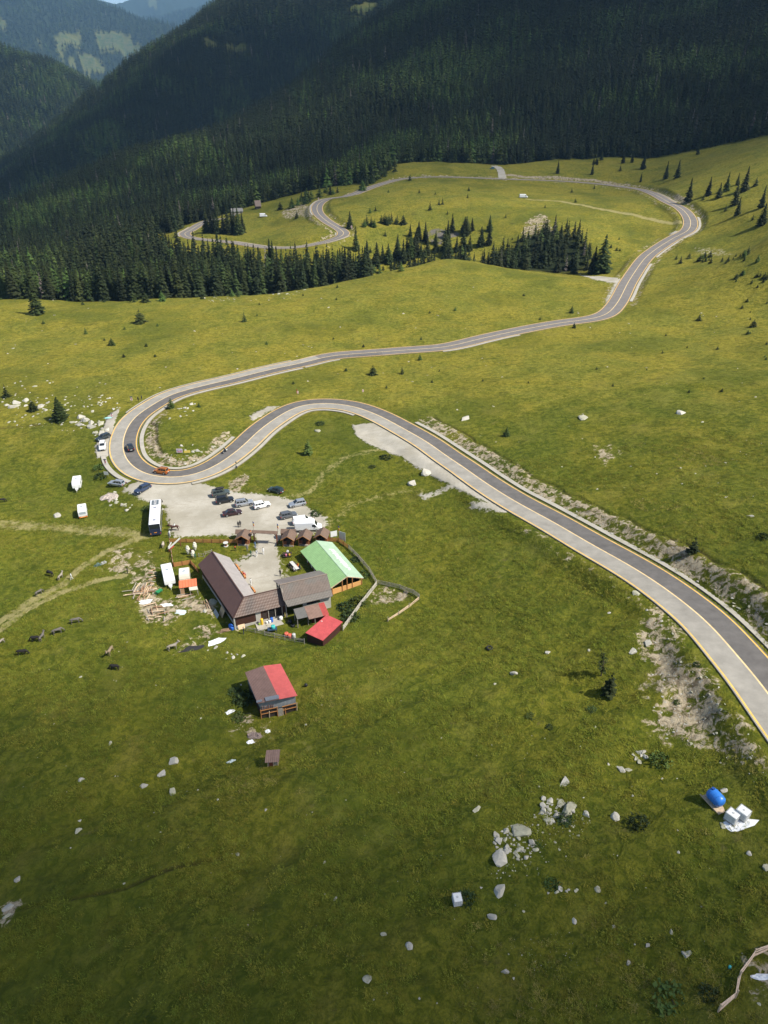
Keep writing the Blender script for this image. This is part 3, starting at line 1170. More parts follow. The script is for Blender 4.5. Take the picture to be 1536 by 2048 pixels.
def crown_mb(h, rad, tiers, fronds, seed, base=0.06, full=0.9, thin=0.0, detail=2, leanx=0.0):
    """drooping fronds in whorls about the axis"""
    rr = random.Random(seed)
    mb = MB()
    for t in range(tiers):
        u = t / (tiers - 1)
        z0 = h * (base + (0.985 - base) * u ** 0.93)
        lim = rad * ((1 - u) ** full) * (0.55 + 0.45 * min(1, (u + 0.10) / 0.16)) + 0.012 * h
        n = max(4, int(round(fronds * (1 - 0.62 * u))))
        a0 = rr.random() * 6.283
        for k in range(n):
            if rr.random() < thin:
                continue
            a = a0 + 6.283 * (k + rr.uniform(-0.3, 0.3)) / n
            r_ = lim * rr.uniform(0.72, 1.16)
            wdt = max(0.10 * h * (1 - u) + 0.02 * h, r_ * 1.5 * math.sin(math.pi / n) + 0.02 * h) * rr.uniform(0.7, 1.15)
            droop = r_ * rr.uniform(0.22, 0.55)
            zb = z0 + rr.uniform(-0.5, 0.5) * h / tiers
            ca, sa = math.cos(a), math.sin(a)
            lx = leanx * u

            def P(r0, s, dz):
                return (ca * r0 - sa * s + lx, sa * r0 + ca * s, zb + dz)
            if detail == 1:
                mb.add([P(0, 0, 0.04 * h), P(r_ * 0.6, -wdt / 2, -droop * 0.75), P(r_, 0, -droop), P(r_ * 0.6, wdt / 2, -droop * 0.75)], [(0, 1, 2), (0, 2, 3)])
            else:
                m1 = r_ * rr.uniform(0.42, 0.56)
                mb.add([P(0, 0, 0.035 * h), P(m1, -wdt / 2, -droop * 0.55), P(m1 * 1.05, 0, -droop * 0.12), P(m1, wdt / 2, -droop * 0.55),
                        P(r_ * 0.84, -wdt * 0.36, -droop * 1.05), P(r_, 0, -droop * 0.8), P(r_ * 0.84, wdt * 0.36, -droop * 1.05)],
                       [(0, 1, 2), (0, 2, 3), (1, 4, 5, 2), (2, 5, 6, 3)])
    mb.add([(0.03 * h, 0, h * 0.93), (-0.015 * h, 0.026 * h, h * 0.93), (-0.015 * h, -0.026 * h, h * 0.93), (leanx, 0, h * 1.01)], [(0, 1, 3), (1, 2, 3), (2, 0, 3)])
    return mb


def trunk_mb(h, r0):
    return MB().tube([(0, 0, -0.8), (0, 0, h * 0.3), (0.01 * h, 0, h * 0.7), (0, 0, h * 0.97)], [r0 * 1.25, r0, r0 * 0.55, r0 * 0.12], 7)


def proto_tree(name, label, cat, h, rad, tiers, fronds, seed, m, **kw):
    t = thing(name, label, cat, (0, 0, -500))
    trunk_mb(h, h * 0.014).build('trunk', M_TRUNK, t)
    crown_mb(h, rad, tiers, fronds, seed, **kw).build('crown', m, t)
    kids(t)
    return t


SPR = [
    proto_tree('spruce_tree', 'x', 'spruce', 1.0 * 18, 0.185 * 18, 17, 13, 1, M_ND, thin=0.08),
    proto_tree('spruce_tree', 'x', 'spruce', 18, 0.16 * 18, 19, 12, 2, M_ND, thin=0.06),
    proto_tree('spruce_tree', 'x', 'spruce', 18, 0.215 * 18, 16, 14, 3, M_NM, full=0.8),
    proto_tree('spruce_tree', 'x', 'spruce', 18, 0.175 * 18, 18, 12, 4, M_NM, base=0.10, thin=0.1),
]
YNG = [
    proto_tree('young_spruce', 'x', 'young spruce', 4, 1.25, 9, 11, 21, M_NL, base=0.02, full=0.8),
    proto_tree('young_spruce', 'x', 'young spruce', 4, 1.5, 8, 11, 22, M_NM, base=0.02, full=0.7),
    proto_tree('young_spruce', 'x', 'young spruce', 4, 1.1, 9, 10, 23, M_NM, base=0.02, full=0.9, thin=0.1),
]
PROTO_USED = set()
N_SPRUCE = [0]


def put_tree(protos, x, y, h, label, group, wide=1.0, k=None, z=None, cat=None):
    p = protos[k if k is not None else int(rng.integers(len(protos)))]
    base = 18.0 if protos is SPR else 4.0
    s = h / base
    z = Hz(x, y) if z is None else z
    sc = (s * wide * rng.uniform(0.9, 1.1), s * wide * rng.uniform(0.9, 1.1), s)
    return dup(p, (x, y, z - 0.02 * h), rng.uniform(0, 6.28), label, group, sc)


def tree_px(px, py, hpx, label, group, wide=1.0, k=None, protos=None):
    """a tree whose foot shows at (px, py) and whose height spans hpx of the photograph"""
    w = G(px, py)
    d = proj(w.x, w.y, w.z)[2]
    dep = math.atan2(CAMZ - w.z, math.hypot(w.x, w.y))
    h = hpx * d / FPX / max(0.35, math.cos(dep) * 0.98)
    pr = protos or (SPR if h > 6.5 else YNG)
    return put_tree(pr, w.x, w.y, h, label, group, wide, k)


# ---- single trees on the open pasture, (foot x, foot y, height in photo pixels, width, label)
LONE = [
 (75, 628, 62, 1.35, 'tall bushy spruce standing in front of the wood edge on the far left'),
 (122, 840, 46, 1.75, 'broad dark spruce among pale boulders left of the hairpin bend'),
 (67, 822, 22, 1.5, 'small round spruce amid the white boulder band on the left'),
 (14, 794, 24, 1.6, 'bushy dark spruce at the left edge of the boulder band'),
 (281, 646, 26, 1.5, 'lone round topped spruce in the middle of the left upper meadow'),
 (224, 691, 15, 1.5, 'small spruce below the lone spruce on the left upper meadow'),
 (489, 643, 18, 1.4, 'small spruce on the meadow between rocks and the curving road'),
 (343, 816, 20, 1.5, 'small spruce at the inner kerb of the hairpin bend'),
 (398, 814, 10, 1.6, 'low spruce inside the hairpin, right of the kerbside one'),
 (746, 750, 20, 1.5, 'left of two small spruces above the lower road curve'),
 (804, 748, 16, 1.4, 'right of two small spruces above the lower road curve'),
 (1013, 872, 18, 1.5, 'small spruce alone on the wide right meadow'),
 (840, 720, 12, 1.4, 'small spruce just below the middle stretch of road'),
 (1148, 656, 11, 1.4, 'tiny spruce just below the road before the sharp bend'),
 (1143, 626, 14, 1.2, 'tiny spruce just above the road before the sharp bend'),
 (1398, 641, 14, 1.7, 'round low spruce on the right meadow below the road'),
 (1506, 654, 15, 1.5, 'small round spruce at the right edge of the meadow'),
 (1385, 1104, 30, 1.5, 'bushy little spruce at the eroded bank beside the right road'),
 (1218, 1388, 42, 1.35, 'squat dark spruce below the leggy sapling on the lower slope'),
 (616, 908, 30, 1.15, 'ragged dark spruce between the two road arms above the cars'),
 (172, 668, 13, 1.2, 'tiny spruce on the meadow left of the round topped one'),
 (700, 455, 30, 1.3, 'dark spruce beside the inside of the far S bend'),
 (594, 436, 13, 1.2, 'small spruce in the grassy far clearing'),
 (712, 500, 44, 1.0, 'spruce standing alone right of the wood band below the S bend'),
 (820, 361, 12, 1.2, 'small spruce beside the top stretch of far road'),
 (860, 420, 16, 1.2, 'left tree of the small clump on the far grassy knoll'),
 (878, 410, 12, 1.2, 'middle tree of the small clump on the far grassy knoll'),
 (885, 409, 13, 1.2, 'right tree of the small clump on the far grassy knoll'),
 (935, 396, 8, 1.3, 'tiny spruce left of the white van on the far knoll'),
 (838, 467, 20, 1.3, 'small spruce above the grey scree cut'),
 (1203, 545, 70, 1.35, 'tallest spruce of the pair left of the road above the pale track'),
 (1186, 547, 50, 1.5, 'lower left spruce of the pair above the pale track'),
 (1376, 403, 42, 1.3, 'big dark spruce right of the far road bend'),
 (1416, 391, 34, 1.2, 'spruce on the right hillside, first right of the big bend spruce'),
 (1437, 396, 28, 1.5, 'broad spruce on the right hillside behind the first one'),
 (1452, 382, 34, 1.2, 'tall spruce on the right hillside between the broad and the double one'),
 (1488, 382, 44, 1.3, 'tall double topped spruce on the right hillside'),
 (1474, 370, 22, 1.0, 'small spruce behind the double topped spruce on the right hillside'),
 (1468, 411, 44, 1.2, 'upper of two overlapping spruces low on the right hillside'),
 (1474, 431, 34, 1.3, 'lower of two overlapping spruces low on the right hillside'),
 (1522, 416, 40, 1.1, 'upper spruce at the right frame edge on the hillside'),
 (1523, 450, 40, 1.3, 'lower spruce at the right frame edge on the hillside'),
 (1354, 356, 32, 1.2, 'right of two spruces above the far road bend'),
 (1331, 358, 32, 1.2, 'left of two spruces above the far road bend'),
 (1286, 338, 30, 1.2, 'spruce high on the meadow below the dark mountain wood'),
 (1264, 325, 18, 1.2, 'smaller spruce left of the high meadow spruce'),
 (1281, 364, 18, 1.1, 'small spruce just above the cutting of the far road'),
 (1240, 342, 13, 1.2, 'tiny spruce above the far cutting, left of the others'),
 (1184, 349, 22, 1.2, 'spruce between the mountain wood and the brown road cutting'),
 (1115, 347, 24, 1.2, 'spruce at the wood foot right of the gravel side road'),
 (1406, 400, 12, 1.2, 'little spruce between the bend spruce and the hillside group'),
 (1511, 372, 16, 1.2, 'little spruce at the right, above the frame edge pair'),
 (1451, 422, 12, 1.2, 'little spruce left of the overlapping pair on the hillside'),
 (1505, 440, 12, 1.2, 'little spruce left of the frame edge pair on the hillside'),
]
for px, py, hp, wdt, lab in LONE:
    tree_px(px, py, hp, lab, 'single spruces on the open pasture', wdt)
CLUMP = [(414, 465, 44), (424, 466, 48), (437, 468, 46), (448, 468, 40), (456, 466, 50), (466, 469, 46), (478, 470, 50), (486, 466, 40), (430, 462, 40), (470, 463, 44)]
for px, py, hp in CLUMP:
    tree_px(px, py, hp, 'dark spruce in the close clump inside the far left road bend', 'clump inside the far left bend', 1.15)
for px, py, hp, n_ in ((363, 447, 42, 'bare grey dead spruce at the edge of the far left wood'), (381, 443, 38, 'reddish dry spruce beside the dead grey one')):
    t = tree_px(px, py, hp, n_, 'dying spruces at the far left wood', 1.0, 3)
    m_ = M_NG if 'grey' in n_ else M_NR
    c = [q for q in t.children if q.name.startswith('crown')][0]
    c.data = crown_mb(18, 0.16 * 18, 18, 11, 77, thin=0.25).mesh('dry_crown', [m_])

# ---- woods: candidates on a jittered plan grid
NEAR_TREES, FAR_TREES = [], []


def jitter_grid(x0, x1, y0, y1, s, seed):
    g = np.random.default_rng(seed)
    nx, ny = int((x1 - x0) / s), int((y1 - y0) / s)
    X, Y = np.meshgrid(np.arange(nx), np.arange(ny))
    X = x0 + (X + (Y % 2) * 0.5) * s + g.uniform(-0.42, 0.42, X.shape) * s
    Y = y0 + Y * s + g.uniform(-0.42, 0.42, Y.shape) * s
    return X.ravel(), Y.ravel()


def visible(x, y, z, top, n=40):
    """keeps what a viewer at or beside the lens could see over the ground between"""
    ok = np.ones(x.shape, bool)
    for t in np.linspace(0.15, 0.985, n):
        zz = CAMZ + (z + top - CAMZ) * t
        ok &= height(x * t, y * t) < zz + 4
    return ok


def wood_points(y0, y1, s, seed, hmin, hmax, grove=False):
    wx = y1 * 0.66 + 60
    x, y = jitter_grid(-wx, wx, y0, y1, s, seed)
    z = height(x, y)
    px, py, d = proj(x, y, z)
    m = (px > -380) & (px < 1900) & (py > -260)
    x, y, z, px, d = x[m], y[m], z[m], px[m], d[m]
    if y0 < 1150:
        inside = plan_dist(GROVE if grove else WOOD, px, d)
        m = inside < (fbm(x / 14, y / 14, 91, 2) * 5 - 1.0)
    else:
        m = np.ones(x.shape, bool)
    if grove:
        m &= rng.random(x.shape) > 0.22 + 0.5 * fbm(x / 16, y / 16, 33, 2)
    else:
        keep = fbm(x / 70, y / 70, 23, 3)
        m &= keep > -0.62
    for c in CLEAR_W:
        m &= poly_dist(c, x, y) > 2 + 8 * fbm(x / 40, y / 40, 3, 3)
    x, y, z = x[m], y[m], z[m]
    near = np.nonzero(y < 720)[0]
    if len(near):
        rd = np.full(x.shape, 99.0)
        for LL in (ROAD, SPUR):
            for c in range(0, len(near), 4000):
                ii = near[c:c + 4000]
                dd = np.hypot(x[ii, None] - LL[None, ::3, 0], y[ii, None] - LL[None, ::3, 1]).min(1)
                rd[ii] = np.minimum(rd[ii], dd)
        m = rd > 7.5
        x, y, z = x[m], y[m], z[m]
    h = hmin + (hmax - hmin) * np.clip(0.5 + 0.45 * fbm(x / 45, y / 45, 29, 3) + rng.normal(0, 0.17, x.shape), 0, 1)
    m = visible(x, y, z, h)
    return x[m], y[m], z[m], h[m]


def pick_kind(x, y):
    n = fbm(x / 85, y / 85, 57, 4) + rng.normal(0, 0.16, x.shape)
    k = np.where(n > 0.34, 3, np.where(n > 0.05, 2, np.where(n > -0.2, 1, 0)))
    k = np.where(rng.random(x.shape) < 0.012, 4, k)
    return k


px_, py_, pz_, ph_ = wood_points(330, 620, 5.0, 101, 11, 23)
qx, qy, qz, qh = wood_points(330, 480, 5.2, 102, 5, 12.5, True)
nx_ = np.concatenate([px_, qx])
ny_ = np.concatenate([py_, qy])
nz_ = np.concatenate([pz_, qz])
nh_ = np.concatenate([ph_, qh])
ng_ = np.concatenate([np.zeros(len(px_), int), np.ones(len(qx), int)])
app = nh_ / np.hypot(nx_, ny_)
upx = proj(nx_, ny_, nz_)[0]
app = app * np.where((upx > -20) & (upx < 1556), 1, 0.2) * np.where(ng_ == 1, 1.25, 1)
order = np.argsort(-app)
NSOLO = 190
for i in order[:NSOLO]:
    u = upx[i]
    if ng_[i]:
        lab, grp = 'dark spruce in the grove that fills the hollow below the knoll', 'grove in the hollow'
    elif u < 330:
        lab, grp = 'tall dark spruce at the wood edge above the left meadow', 'left wood edge'
    else:
        lab, grp = 'dark spruce in the wood band below the far S bend', 'wood band below the far bend'
    put_tree(SPR, nx_[i], ny_[i], nh_[i], lab, grp, 1.15 if ng_[i] == 0 else 1.4, z=nz_[i])
rest = order[NSOLO:]
FX, FY, FZ, FH = [nx_[rest]], [ny_[rest]], [nz_[rest]], [nh_[rest]]
for y0, y1, s, sd_, h0, h1 in ((620, 900, 5.4, 103, 11, 22), (900, 1300, 6.0, 104, 13, 23), (1300, 2100, 7.4, 105, 14, 24), (2100, 3200, 10.0, 106, 17, 27), (3200, 5300, 15.0, 107, 20, 32), (5300, 11000, 33.0, 108, 26, 42)):
    a = wood_points(y0, y1, s, sd_, h0, h1)
    FX.append(a[0]); FY.append(a[1]); FZ.append(a[2]); FH.append(a[3])
FX, FY, FZ, FH = map(np.concatenate, (FX, FY, FZ, FH))
FK = pick_kind(FX, FY)


def scatter(name, protos, x, y, z, sx, sz, rot, kind, label=None):
    """one object: copies of the prototypes stood on given points"""
    pc = bpy.data.collections.new(name + '_kinds')
    for i, p in enumerate(protos):
        p.name = '%s_%02d' % (name, i)
        pc.objects.link(p)
    me = bpy.data.meshes.new(name)
    me.vertices.add(len(x))
    me.vertices.foreach_set('co', np.stack([x, y, z], -1).astype(np.float32).ravel())
    a = me.attributes.new('size', 'FLOAT_VECTOR', 'POINT')
    a.data.foreach_set('vector', np.stack([sx, sx, sz], -1).astype(np.float32).ravel())
    a = me.attributes.new('turn', 'FLOAT_VECTOR', 'POINT')
    a.data.foreach_set('vector', rot.astype(np.float32).ravel())
    a = me.attributes.new('kind_of', 'INT', 'POINT')
    a.data.foreach_set('value', kind.astype(np.int32))
    me.update()
    o = bpy.data.objects.new(name, me)
    COL.objects.link(o)
    ng = bpy.data.node_groups.new(name + '_nodes', 'GeometryNodeTree')
    ng.interface.new_socket('Geometry', in_out='INPUT', socket_type='NodeSocketGeometry')
    ng.interface.new_socket('Geometry', in_out='OUTPUT', socket_type='NodeSocketGeometry')
    N, L = ng.nodes, ng.links
    gi, go = N.new('NodeGroupInput'), N.new('NodeGroupOutput')
    ip = N.new('GeometryNodeInstanceOnPoints')
    ci = N.new('GeometryNodeCollectionInfo')
    ci.inputs['Collection'].default_value = pc
    ci.inputs['Separate Children'].default_value = True
    ci.inputs['Reset Children'].default_value = True
    ip.inputs['Pick Instance'].default_value = True

    def named(n, t):
        q = N.new('GeometryNodeInputNamedAttribute')
        q.data_type = t
        q.inputs['Name'].default_value = n
        return q.outputs['Attribute']
    L.new(gi.outputs[0], ip.inputs['Points'])
    L.new(ci.outputs[0], ip.inputs['Instance'])
    L.new(named('kind_of', 'INT'), ip.inputs['Instance Index'])
    er = N.new('FunctionNodeEulerToRotation')
    L.new(named('turn', 'FLOAT_VECTOR'), er.inputs[0])
    L.new(er.outputs[0], ip.inputs['Rotation'])
    L.new(named('size', 'FLOAT_VECTOR'), ip.inputs['Scale'])
    L.new(ip.outputs[0], go.inputs[0])
    md = o.modifiers.new('scatter', 'NODES')
    md.node_group = ng
    tag(o, label=label, kind='stuff')
    return o


def loose(name, mb, mats):
    o = bpy.data.objects.new(name, mb.mesh(name, mats if isinstance(mats, list) else [mats]))
    return o


def merged_tree(h, rad, tiers, fronds, seed, m, **kw):
    mb = crown_mb(h, rad, tiers, fronds, seed, **kw)
    n = len(mb.f)
    mb.tube([(0, 0, -1.0), (0, 0, h * 0.5)], [h * 0.016, h * 0.008], 5, 1)
    return loose('tree', mb, [m, M_TRUNK])


MIDP = [merged_tree(18, 3.7, 12, 9, 201, M_ND, detail=2), merged_tree(18, 4.2, 11, 9, 202, M_ND, detail=2), merged_tree(18, 3.9, 12, 9, 203, M_NM, detail=2, thin=0.08), merged_tree(18, 4.6, 10, 9, 204, M_NL, detail=2, full=0.75), merged_tree(18, 2.7, 12, 8, 205, M_NG, detail=2, thin=0.3)]
FARP = [merged_tree(18, 3.3, 8, 7, 301, M_ND, detail=1), merged_tree(18, 3.7, 8, 7, 302, M_ND, detail=1), merged_tree(18, 3.6, 8, 7, 303, M_NM, detail=1), merged_tree(18, 4.4, 7, 7, 304, M_NL, detail=1, full=0.7), merged_tree(18, 2.7, 8, 6, 305, M_NG, detail=1, thin=0.3)]


def wood_object(name, protos, m, label, fat=1.0):
    x, y, z, h, k = FX[m], FY[m], FZ[m], FH[m], FK[m]
    s = h / 18
    n = len(x)
    w = s * fat * rng.uniform(0.88, 1.2, n)
    rot = np.zeros((n, 3))
    rot[:, 2] = rng.uniform(0, 6.28, n)
    rot[:, :2] = rng.normal(0, 0.02, (n, 2))
    return scatter(name, protos, x, y, z - 0.3, w, s, rot, k, label)


fd = np.hypot(FX, FY)
wood_object('spruce_forest', MIDP, fd < 1000, 'dense dark spruce forest on the near mountain slope')
wood_object('spruce_forest', FARP, (fd >= 1000) & (fd < 2150), 'spruce forest covering the steep middle mountain', 1.15)
wood_object('spruce_forest', FARP, fd >= 2150, 'hazy bluish forest on the far valley slopes', 1.5)
print('trees', len(FX), (fd < 1000).sum(), ((fd >= 1000) & (fd < 2150)).sum(), (fd >= 2150).sum())
# ------------------------------------------------------------------ vehicles
M_GLASS = mat('dark_car_glass', (0.018, 0.024, 0.028), 0.08, spec=0.6)
M_TYRE = mat('tyre_rubber', (0.018, 0.018, 0.019), 0.85)
M_RIM = mat('alloy_rim', (0.42, 0.43, 0.44), 0.35, metal=0.7)
M_TRIM = mat('black_plastic_trim', (0.022, 0.022, 0.024), 0.6)
M_LAMP = mat('headlamp_glass', (0.72, 0.76, 0.78), 0.12, spec=0.6)
M_TAIL = mat('red_lamp_glass', (0.45, 0.02, 0.02), 0.2, spec=0.5)
M_ORLAMP = mat('orange_lamp_glass', (0.75, 0.28, 0.03), 0.3)
M_PLATE = mat('number_plate', (0.70, 0.70, 0.66), 0.5)
M_WHITE = mat('white_van_paint', (0.78, 0.79, 0.79), 0.3, spec=0.5, coat=0.3, var=0.04, vscale=1.2)


def paint(name, col, metal=0.35):
    return mat(name, col, 0.32, metal=metal, spec=0.5, coat=0.5, var=0.06, vscale=1.5)


def slab(mb, q, u0, u1, v0, v1, off=0.012, th=0.02, mi=0):
    """a thin pane laid on part of the quad q (p00, p10, p11, p01), proud of it"""
    q = [Vector(p) for p in q]

    def at(u, v):
        return q[0] * (1 - u) * (1 - v) + q[1] * u * (1 - v) + q[2] * u * v + q[3] * (1 - u) * v
    n = (q[1] - q[0]).cross(q[3] - q[0]).normalized()
    c = [at(u0, v0), at(u1, v0), at(u1, v1), at(u0, v1)]
    return mb.add([p + n * (off - th) for p in c] + [p + n * off for p in c], [(3, 2, 1, 0), (4, 5, 6, 7), (0, 1, 5, 4), (1, 2, 6, 5), (2, 3, 7, 6), (3, 0, 4, 7)], mi)


def wheel(root, x, y, r_, w, side, rim=M_RIM):
    o = MB().tube([(0, -w / 2, 0), (0, -w * 0.42, 0), (0, w * 0.42, 0), (0, w / 2, 0)], [r_ * 0.9, r_, r_, r_ * 0.9], 16).build('wheel', M_TYRE, root, loc=(x, y, r_))
    MB().tube([(0, side * w * 0.30, 0), (0, side * (w / 2 + 0.012), 0), (0, side * (w / 2 + 0.02), 0)], [r_ * 0.66, r_ * 0.66, r_ * 0.3], 12).build('rim', rim, o)
    return o


def ring(x, w, z0, z1, s=0.93, r_=0.16):
    return [(x, -w * 0.92, z0), (x, -w, z0 + 0.2), (x, -w, z1 - r_), (x, -w * s, z1), (x, w * s, z1), (x, w, z1 - r_), (x, w, z0 + 0.2), (x, w * 0.92, z0)]


STYLE = {
    # rear base, rear roof, front roof, front base as shares of length from the middle; belt share of height
    'hatch': (-0.47, -0.41, 0.02, 0.23, 0.60), 'suv': (-0.475, -0.43, 0.06, 0.22, 0.60), 'wagon': (-0.475, -0.40, 0.05, 0.23, 0.60),
    'sedan': (-0.36, -0.20, 0.05, 0.22, 0.62), 'coupe_suv': (-0.47, -0.36, 0.05, 0.22, 0.60), 'mpv': (-0.475, -0.44, 0.14, 0.33, 0.56)}


def car(label, p, heading, L, W, H, style, pm, roofbox=False, rails=False, cat='car', name='parked_car', group=None, roof_m=None):
    xr0, xr1, xf1, xf0, bs = STYLE[style]
    t = thing(name, label, cat, p, R(heading), group)
    w = W / 2
    zb = H * bs
    gc = 0.22 if style in ('suv', 'coupe_suv') else 0.17
    b = MB()
    h = L / 2
    rear_z = zb if style != 'sedan' else zb * 0.97
    b.loft([ring(-h, w * 0.80, gc + 0.18, rear_z * 0.72), ring(-h + 0.07, w * 0.93, gc + 0.08, rear_z * 0.93), ring(-h + 0.35, w * 0.985, gc, rear_z), ring(-h + L * 0.3, w, gc, zb), ring(L * 0.1, w, gc, zb), ring(xf0 * L, w * 0.99, gc, zb * 0.985), ring(h - 0.55, w * 0.96, gc, zb * 0.90), ring(h - 0.16, w * 0.90, gc + 0.04, zb * 0.80), ring(h, w * 0.70, gc + 0.14, zb * 0.62)])
    wb, wt = w * 0.90, w * 0.72
    base = zb - 0.04
    c = {}
    for s in (-1, 1):
        c[s] = [(xr0 * L, s * wb * 0.96, base), (xf0 * L, s * wb * 0.94, base), (xf1 * L, s * wt, H), (xr1 * L, s * wt * 0.97, H - 0.02)]
    q = c[-1] + c[1]
    mid = [((xr1 * 0.5 + xf1 * 0.5) * L, -wt * 0.55, H + 0.04), ((xr1 * 0.5 + xf1 * 0.5) * L, wt * 0.55, H + 0.04)]
    b.add(q + mid, [(0, 1, 2, 3), (7, 6, 5, 4), (1, 5, 6, 2), (4, 0, 3, 7), (3, 2, 8), (2, 6, 9, 8), (6, 7, 9), (7, 3, 8, 9)])
    b.build('body', pm, t, bevel=0.035)
    g = MB()
    slab(g, [c[-1][1], c[1][1], c[1][2], c[-1][2]], 0.05, 0.95, 0.10, 0.92)
    g.build('windscreen', M_GLASS, t)
    g = MB()
    slab(g, [c[1][0], c[-1][0], c[-1][3], c[1][3]], 0.08, 0.92, 0.22, 0.88)
    g.build('rear_window', M_GLASS, t)
    for s in (-1, 1):
        g = MB()
        k = c[s]
        qq = [k[0], k[1], k[2], k[3]] if s < 0 else [k[1], k[0], k[3], k[2]]
        sp = [(0.06, 0.30), (0.34, 0.60), (0.64, 0.90)] if style != 'sedan' else [(0.12, 0.47), (0.51, 0.88)]
        for u0, u1 in sp:
            if s > 0:
                u0, u1 = 1 - u1, 1 - u0
            slab(g, qq, u0, u1, 0.16, 0.84)
        g.build('side_window', M_GLASS, t)
    wr = 0.36 if style in ('suv', 'coupe_suv') else 0.32
    for sx in (-0.295, 0.315):
        for s in (-1, 1):
            wheel(t, sx * L, s * (w - 0.10), wr, 0.22, s)
    a = MB()
    for sx in (-0.295, 0.315):
        for s in (-1, 1):
            n = 9
            pts = [(sx * L + (wr + 0.06) * math.cos(math.pi * i / (n - 1)), s * (w + 0.004), wr + (wr + 0.06) * math.sin(math.pi * i / (n - 1))) for i in range(n)]
            a.tube(pts, 0.035, 5)
    a.build('wheel_arch', M_TRIM, t)
    for s in (-1, 1):
        MB().box((h - 0.26, s * w * 0.82 - 0.16, zb * 0.60), (h - 0.06, s * w * 0.82 + 0.10, zb * 0.76)).build('headlight', M_LAMP, t, bevel=0.03)
        MB().box((-h + 0.0, s * w * 0.80 - 0.12, rear_z * 0.66), (-h + 0.14, s * w * 0.80 + 0.12, rear_z * 0.92)).build('tail_light', M_TAIL, t, bevel=0.02)
        MB().box((xf0 * L - 0.28, s * (w + 0.02) - 0.09, zb + 0.0), (xf0 * L - 0.14, s * (w + 0.02) + 0.09, zb + 0.14)).build('wing_mirror', pm, t, bevel=0.03)
    MB().box((-h - 0.02, -w * 0.62, gc + 0.12), (-h + 0.16, w * 0.62, gc + 0.34)).build('rear_bumper', M_TRIM, t, bevel=0.03)
    MB().box((h - 0.14, -w * 0.55, gc + 0.12), (h + 0.015, w * 0.55, gc + 0.34)).build('grille', M_TRIM, t, bevel=0.03)
    MB().box((-h - 0.035, -0.26, gc + 0.40), (-h + 0.1, 0.26, gc + 0.51)).build('number_plate', M_PLATE, t)
    if rails or roofbox:
        r_ = MB()
        for s in (-1, 1):
            r_.bar(((xr1 + 0.04) * L, s * wt * 0.86, H + 0.04), ((xf1 - 0.04) * L, s * wt * 0.86, H + 0.04), 0.05, 0.07)
        r_.build('roof_rail', M_TRIM, t)
    if roofbox:
        MB().loft([ring(-1.15, 0.32, H + 0.09, H + 0.34, 0.8, 0.1), ring(-0.9, 0.42, H + 0.06, H + 0.46, 0.8, 0.1), ring(0.5, 0.42, H + 0.06, H + 0.44, 0.8, 0.1), ring(0.95, 0.28, H + 0.08, H + 0.26, 0.8, 0.1)]).build('roof_box', M_TRIM, t, bevel=0.03)
    return t


def G2(px, py):
    """spot for a thing whose wheels meet the ground there"""
    return G(px, py, 0.02)


P_GREYGREEN = paint('grey_green_car_paint', (0.085, 0.105, 0.095))
P_BLACK = paint('black_car_paint', (0.018, 0.019, 0.021))
P_SILVER = paint('silver_car_paint', (0.46, 0.48, 0.50), 0.6)
P_WHITE = paint('white_car_paint', (0.80, 0.80, 0.79), 0.0)
P_MAROON = paint('dark_maroon_car_paint', (0.050, 0.022, 0.022))
P_BOTTLE = paint('dark_green_car_paint', (0.020, 0.040, 0.036))
P_GREY = paint('mid_grey_car_paint', (0.13, 0.14, 0.15))
P_BLUE = paint('dark_blue_car_paint', (0.040, 0.060, 0.115))
P_DKGREY = paint('dark_grey_car_paint', (0.040, 0.052, 0.056))
P_ORANGE = paint('orange_car_paint', (0.46, 0.15, 0.022))
P_TEAL = paint('teal_car_paint', (0.05, 0.16, 0.20))
GP = 'cars parked on the gravel lot'
car('grey green off roader with a black roof box, rearmost of the lot row', G2(442, 990), 24, 4.7, 1.9, 1.78, 'suv', P_GREYGREEN, roofbox=True, group=GP)
car('black off roader parked just in front of the one with the roof box', G2(450, 1004), 21, 4.6, 1.88, 1.72, 'suv', P_BLACK, rails=True, group=GP)
car('silver off roader between the black and the white ones', G2(489, 1010), 19, 4.6, 1.88, 1.68, 'suv', P_SILVER, rails=True, group=GP)
car('small white off roader at the right end of the row', G2(524, 1014), 26, 4.3, 1.82, 1.66, 'suv', P_WHITE, group=GP)
car('dark maroon saloon parked alone in front of the row', G2(465, 1029), 18, 4.7, 1.82, 1.44, 'sedan', P_MAROON, group=GP)
car('dark green estate car parked on the grass above the lot', G2(552, 984), 152, 4.3, 1.76, 1.50, 'wagon', P_BOTTLE, group='cars on the grass beside the lot')
car('silver hatchback on the grass edge facing the road', G2(595, 1011), 203, 4.3, 1.8, 1.56, 'hatch', P_SILVER, group='cars on the grass beside the lot')
car('grey hatchback parked behind the two white vans', G2(577, 1034), 24, 4.3, 1.8, 1.55, 'hatch', P_GREY, group=GP)
car('white people carrier half hidden behind the big white van', G2(605, 1046), 14, 4.8, 1.9, 1.80, 'mpv', P_WHITE, group=GP)
car('silver estate car on the verge below the road bend', G2(234, 970), 165, 4.6, 1.8, 1.50, 'wagon', P_SILVER, rails=True, group='cars on the road verge')
car('dark blue estate car nosing down from road to lot', G2(286, 981), 236, 4.7, 1.82, 1.50, 'wagon', P_BLUE, group='cars on the road verge')
car('white off roader in the lay-by left of the bend', G2(206, 896), 287, 4.6, 1.9, 1.74, 'suv', P_WHITE, group='cars on the road verge')
car('dark grey estate car behind the white one in the lay-by', G2(207, 878), 236, 4.6, 1.82, 1.52, 'wagon', P_DKGREY, group='cars on the road verge')


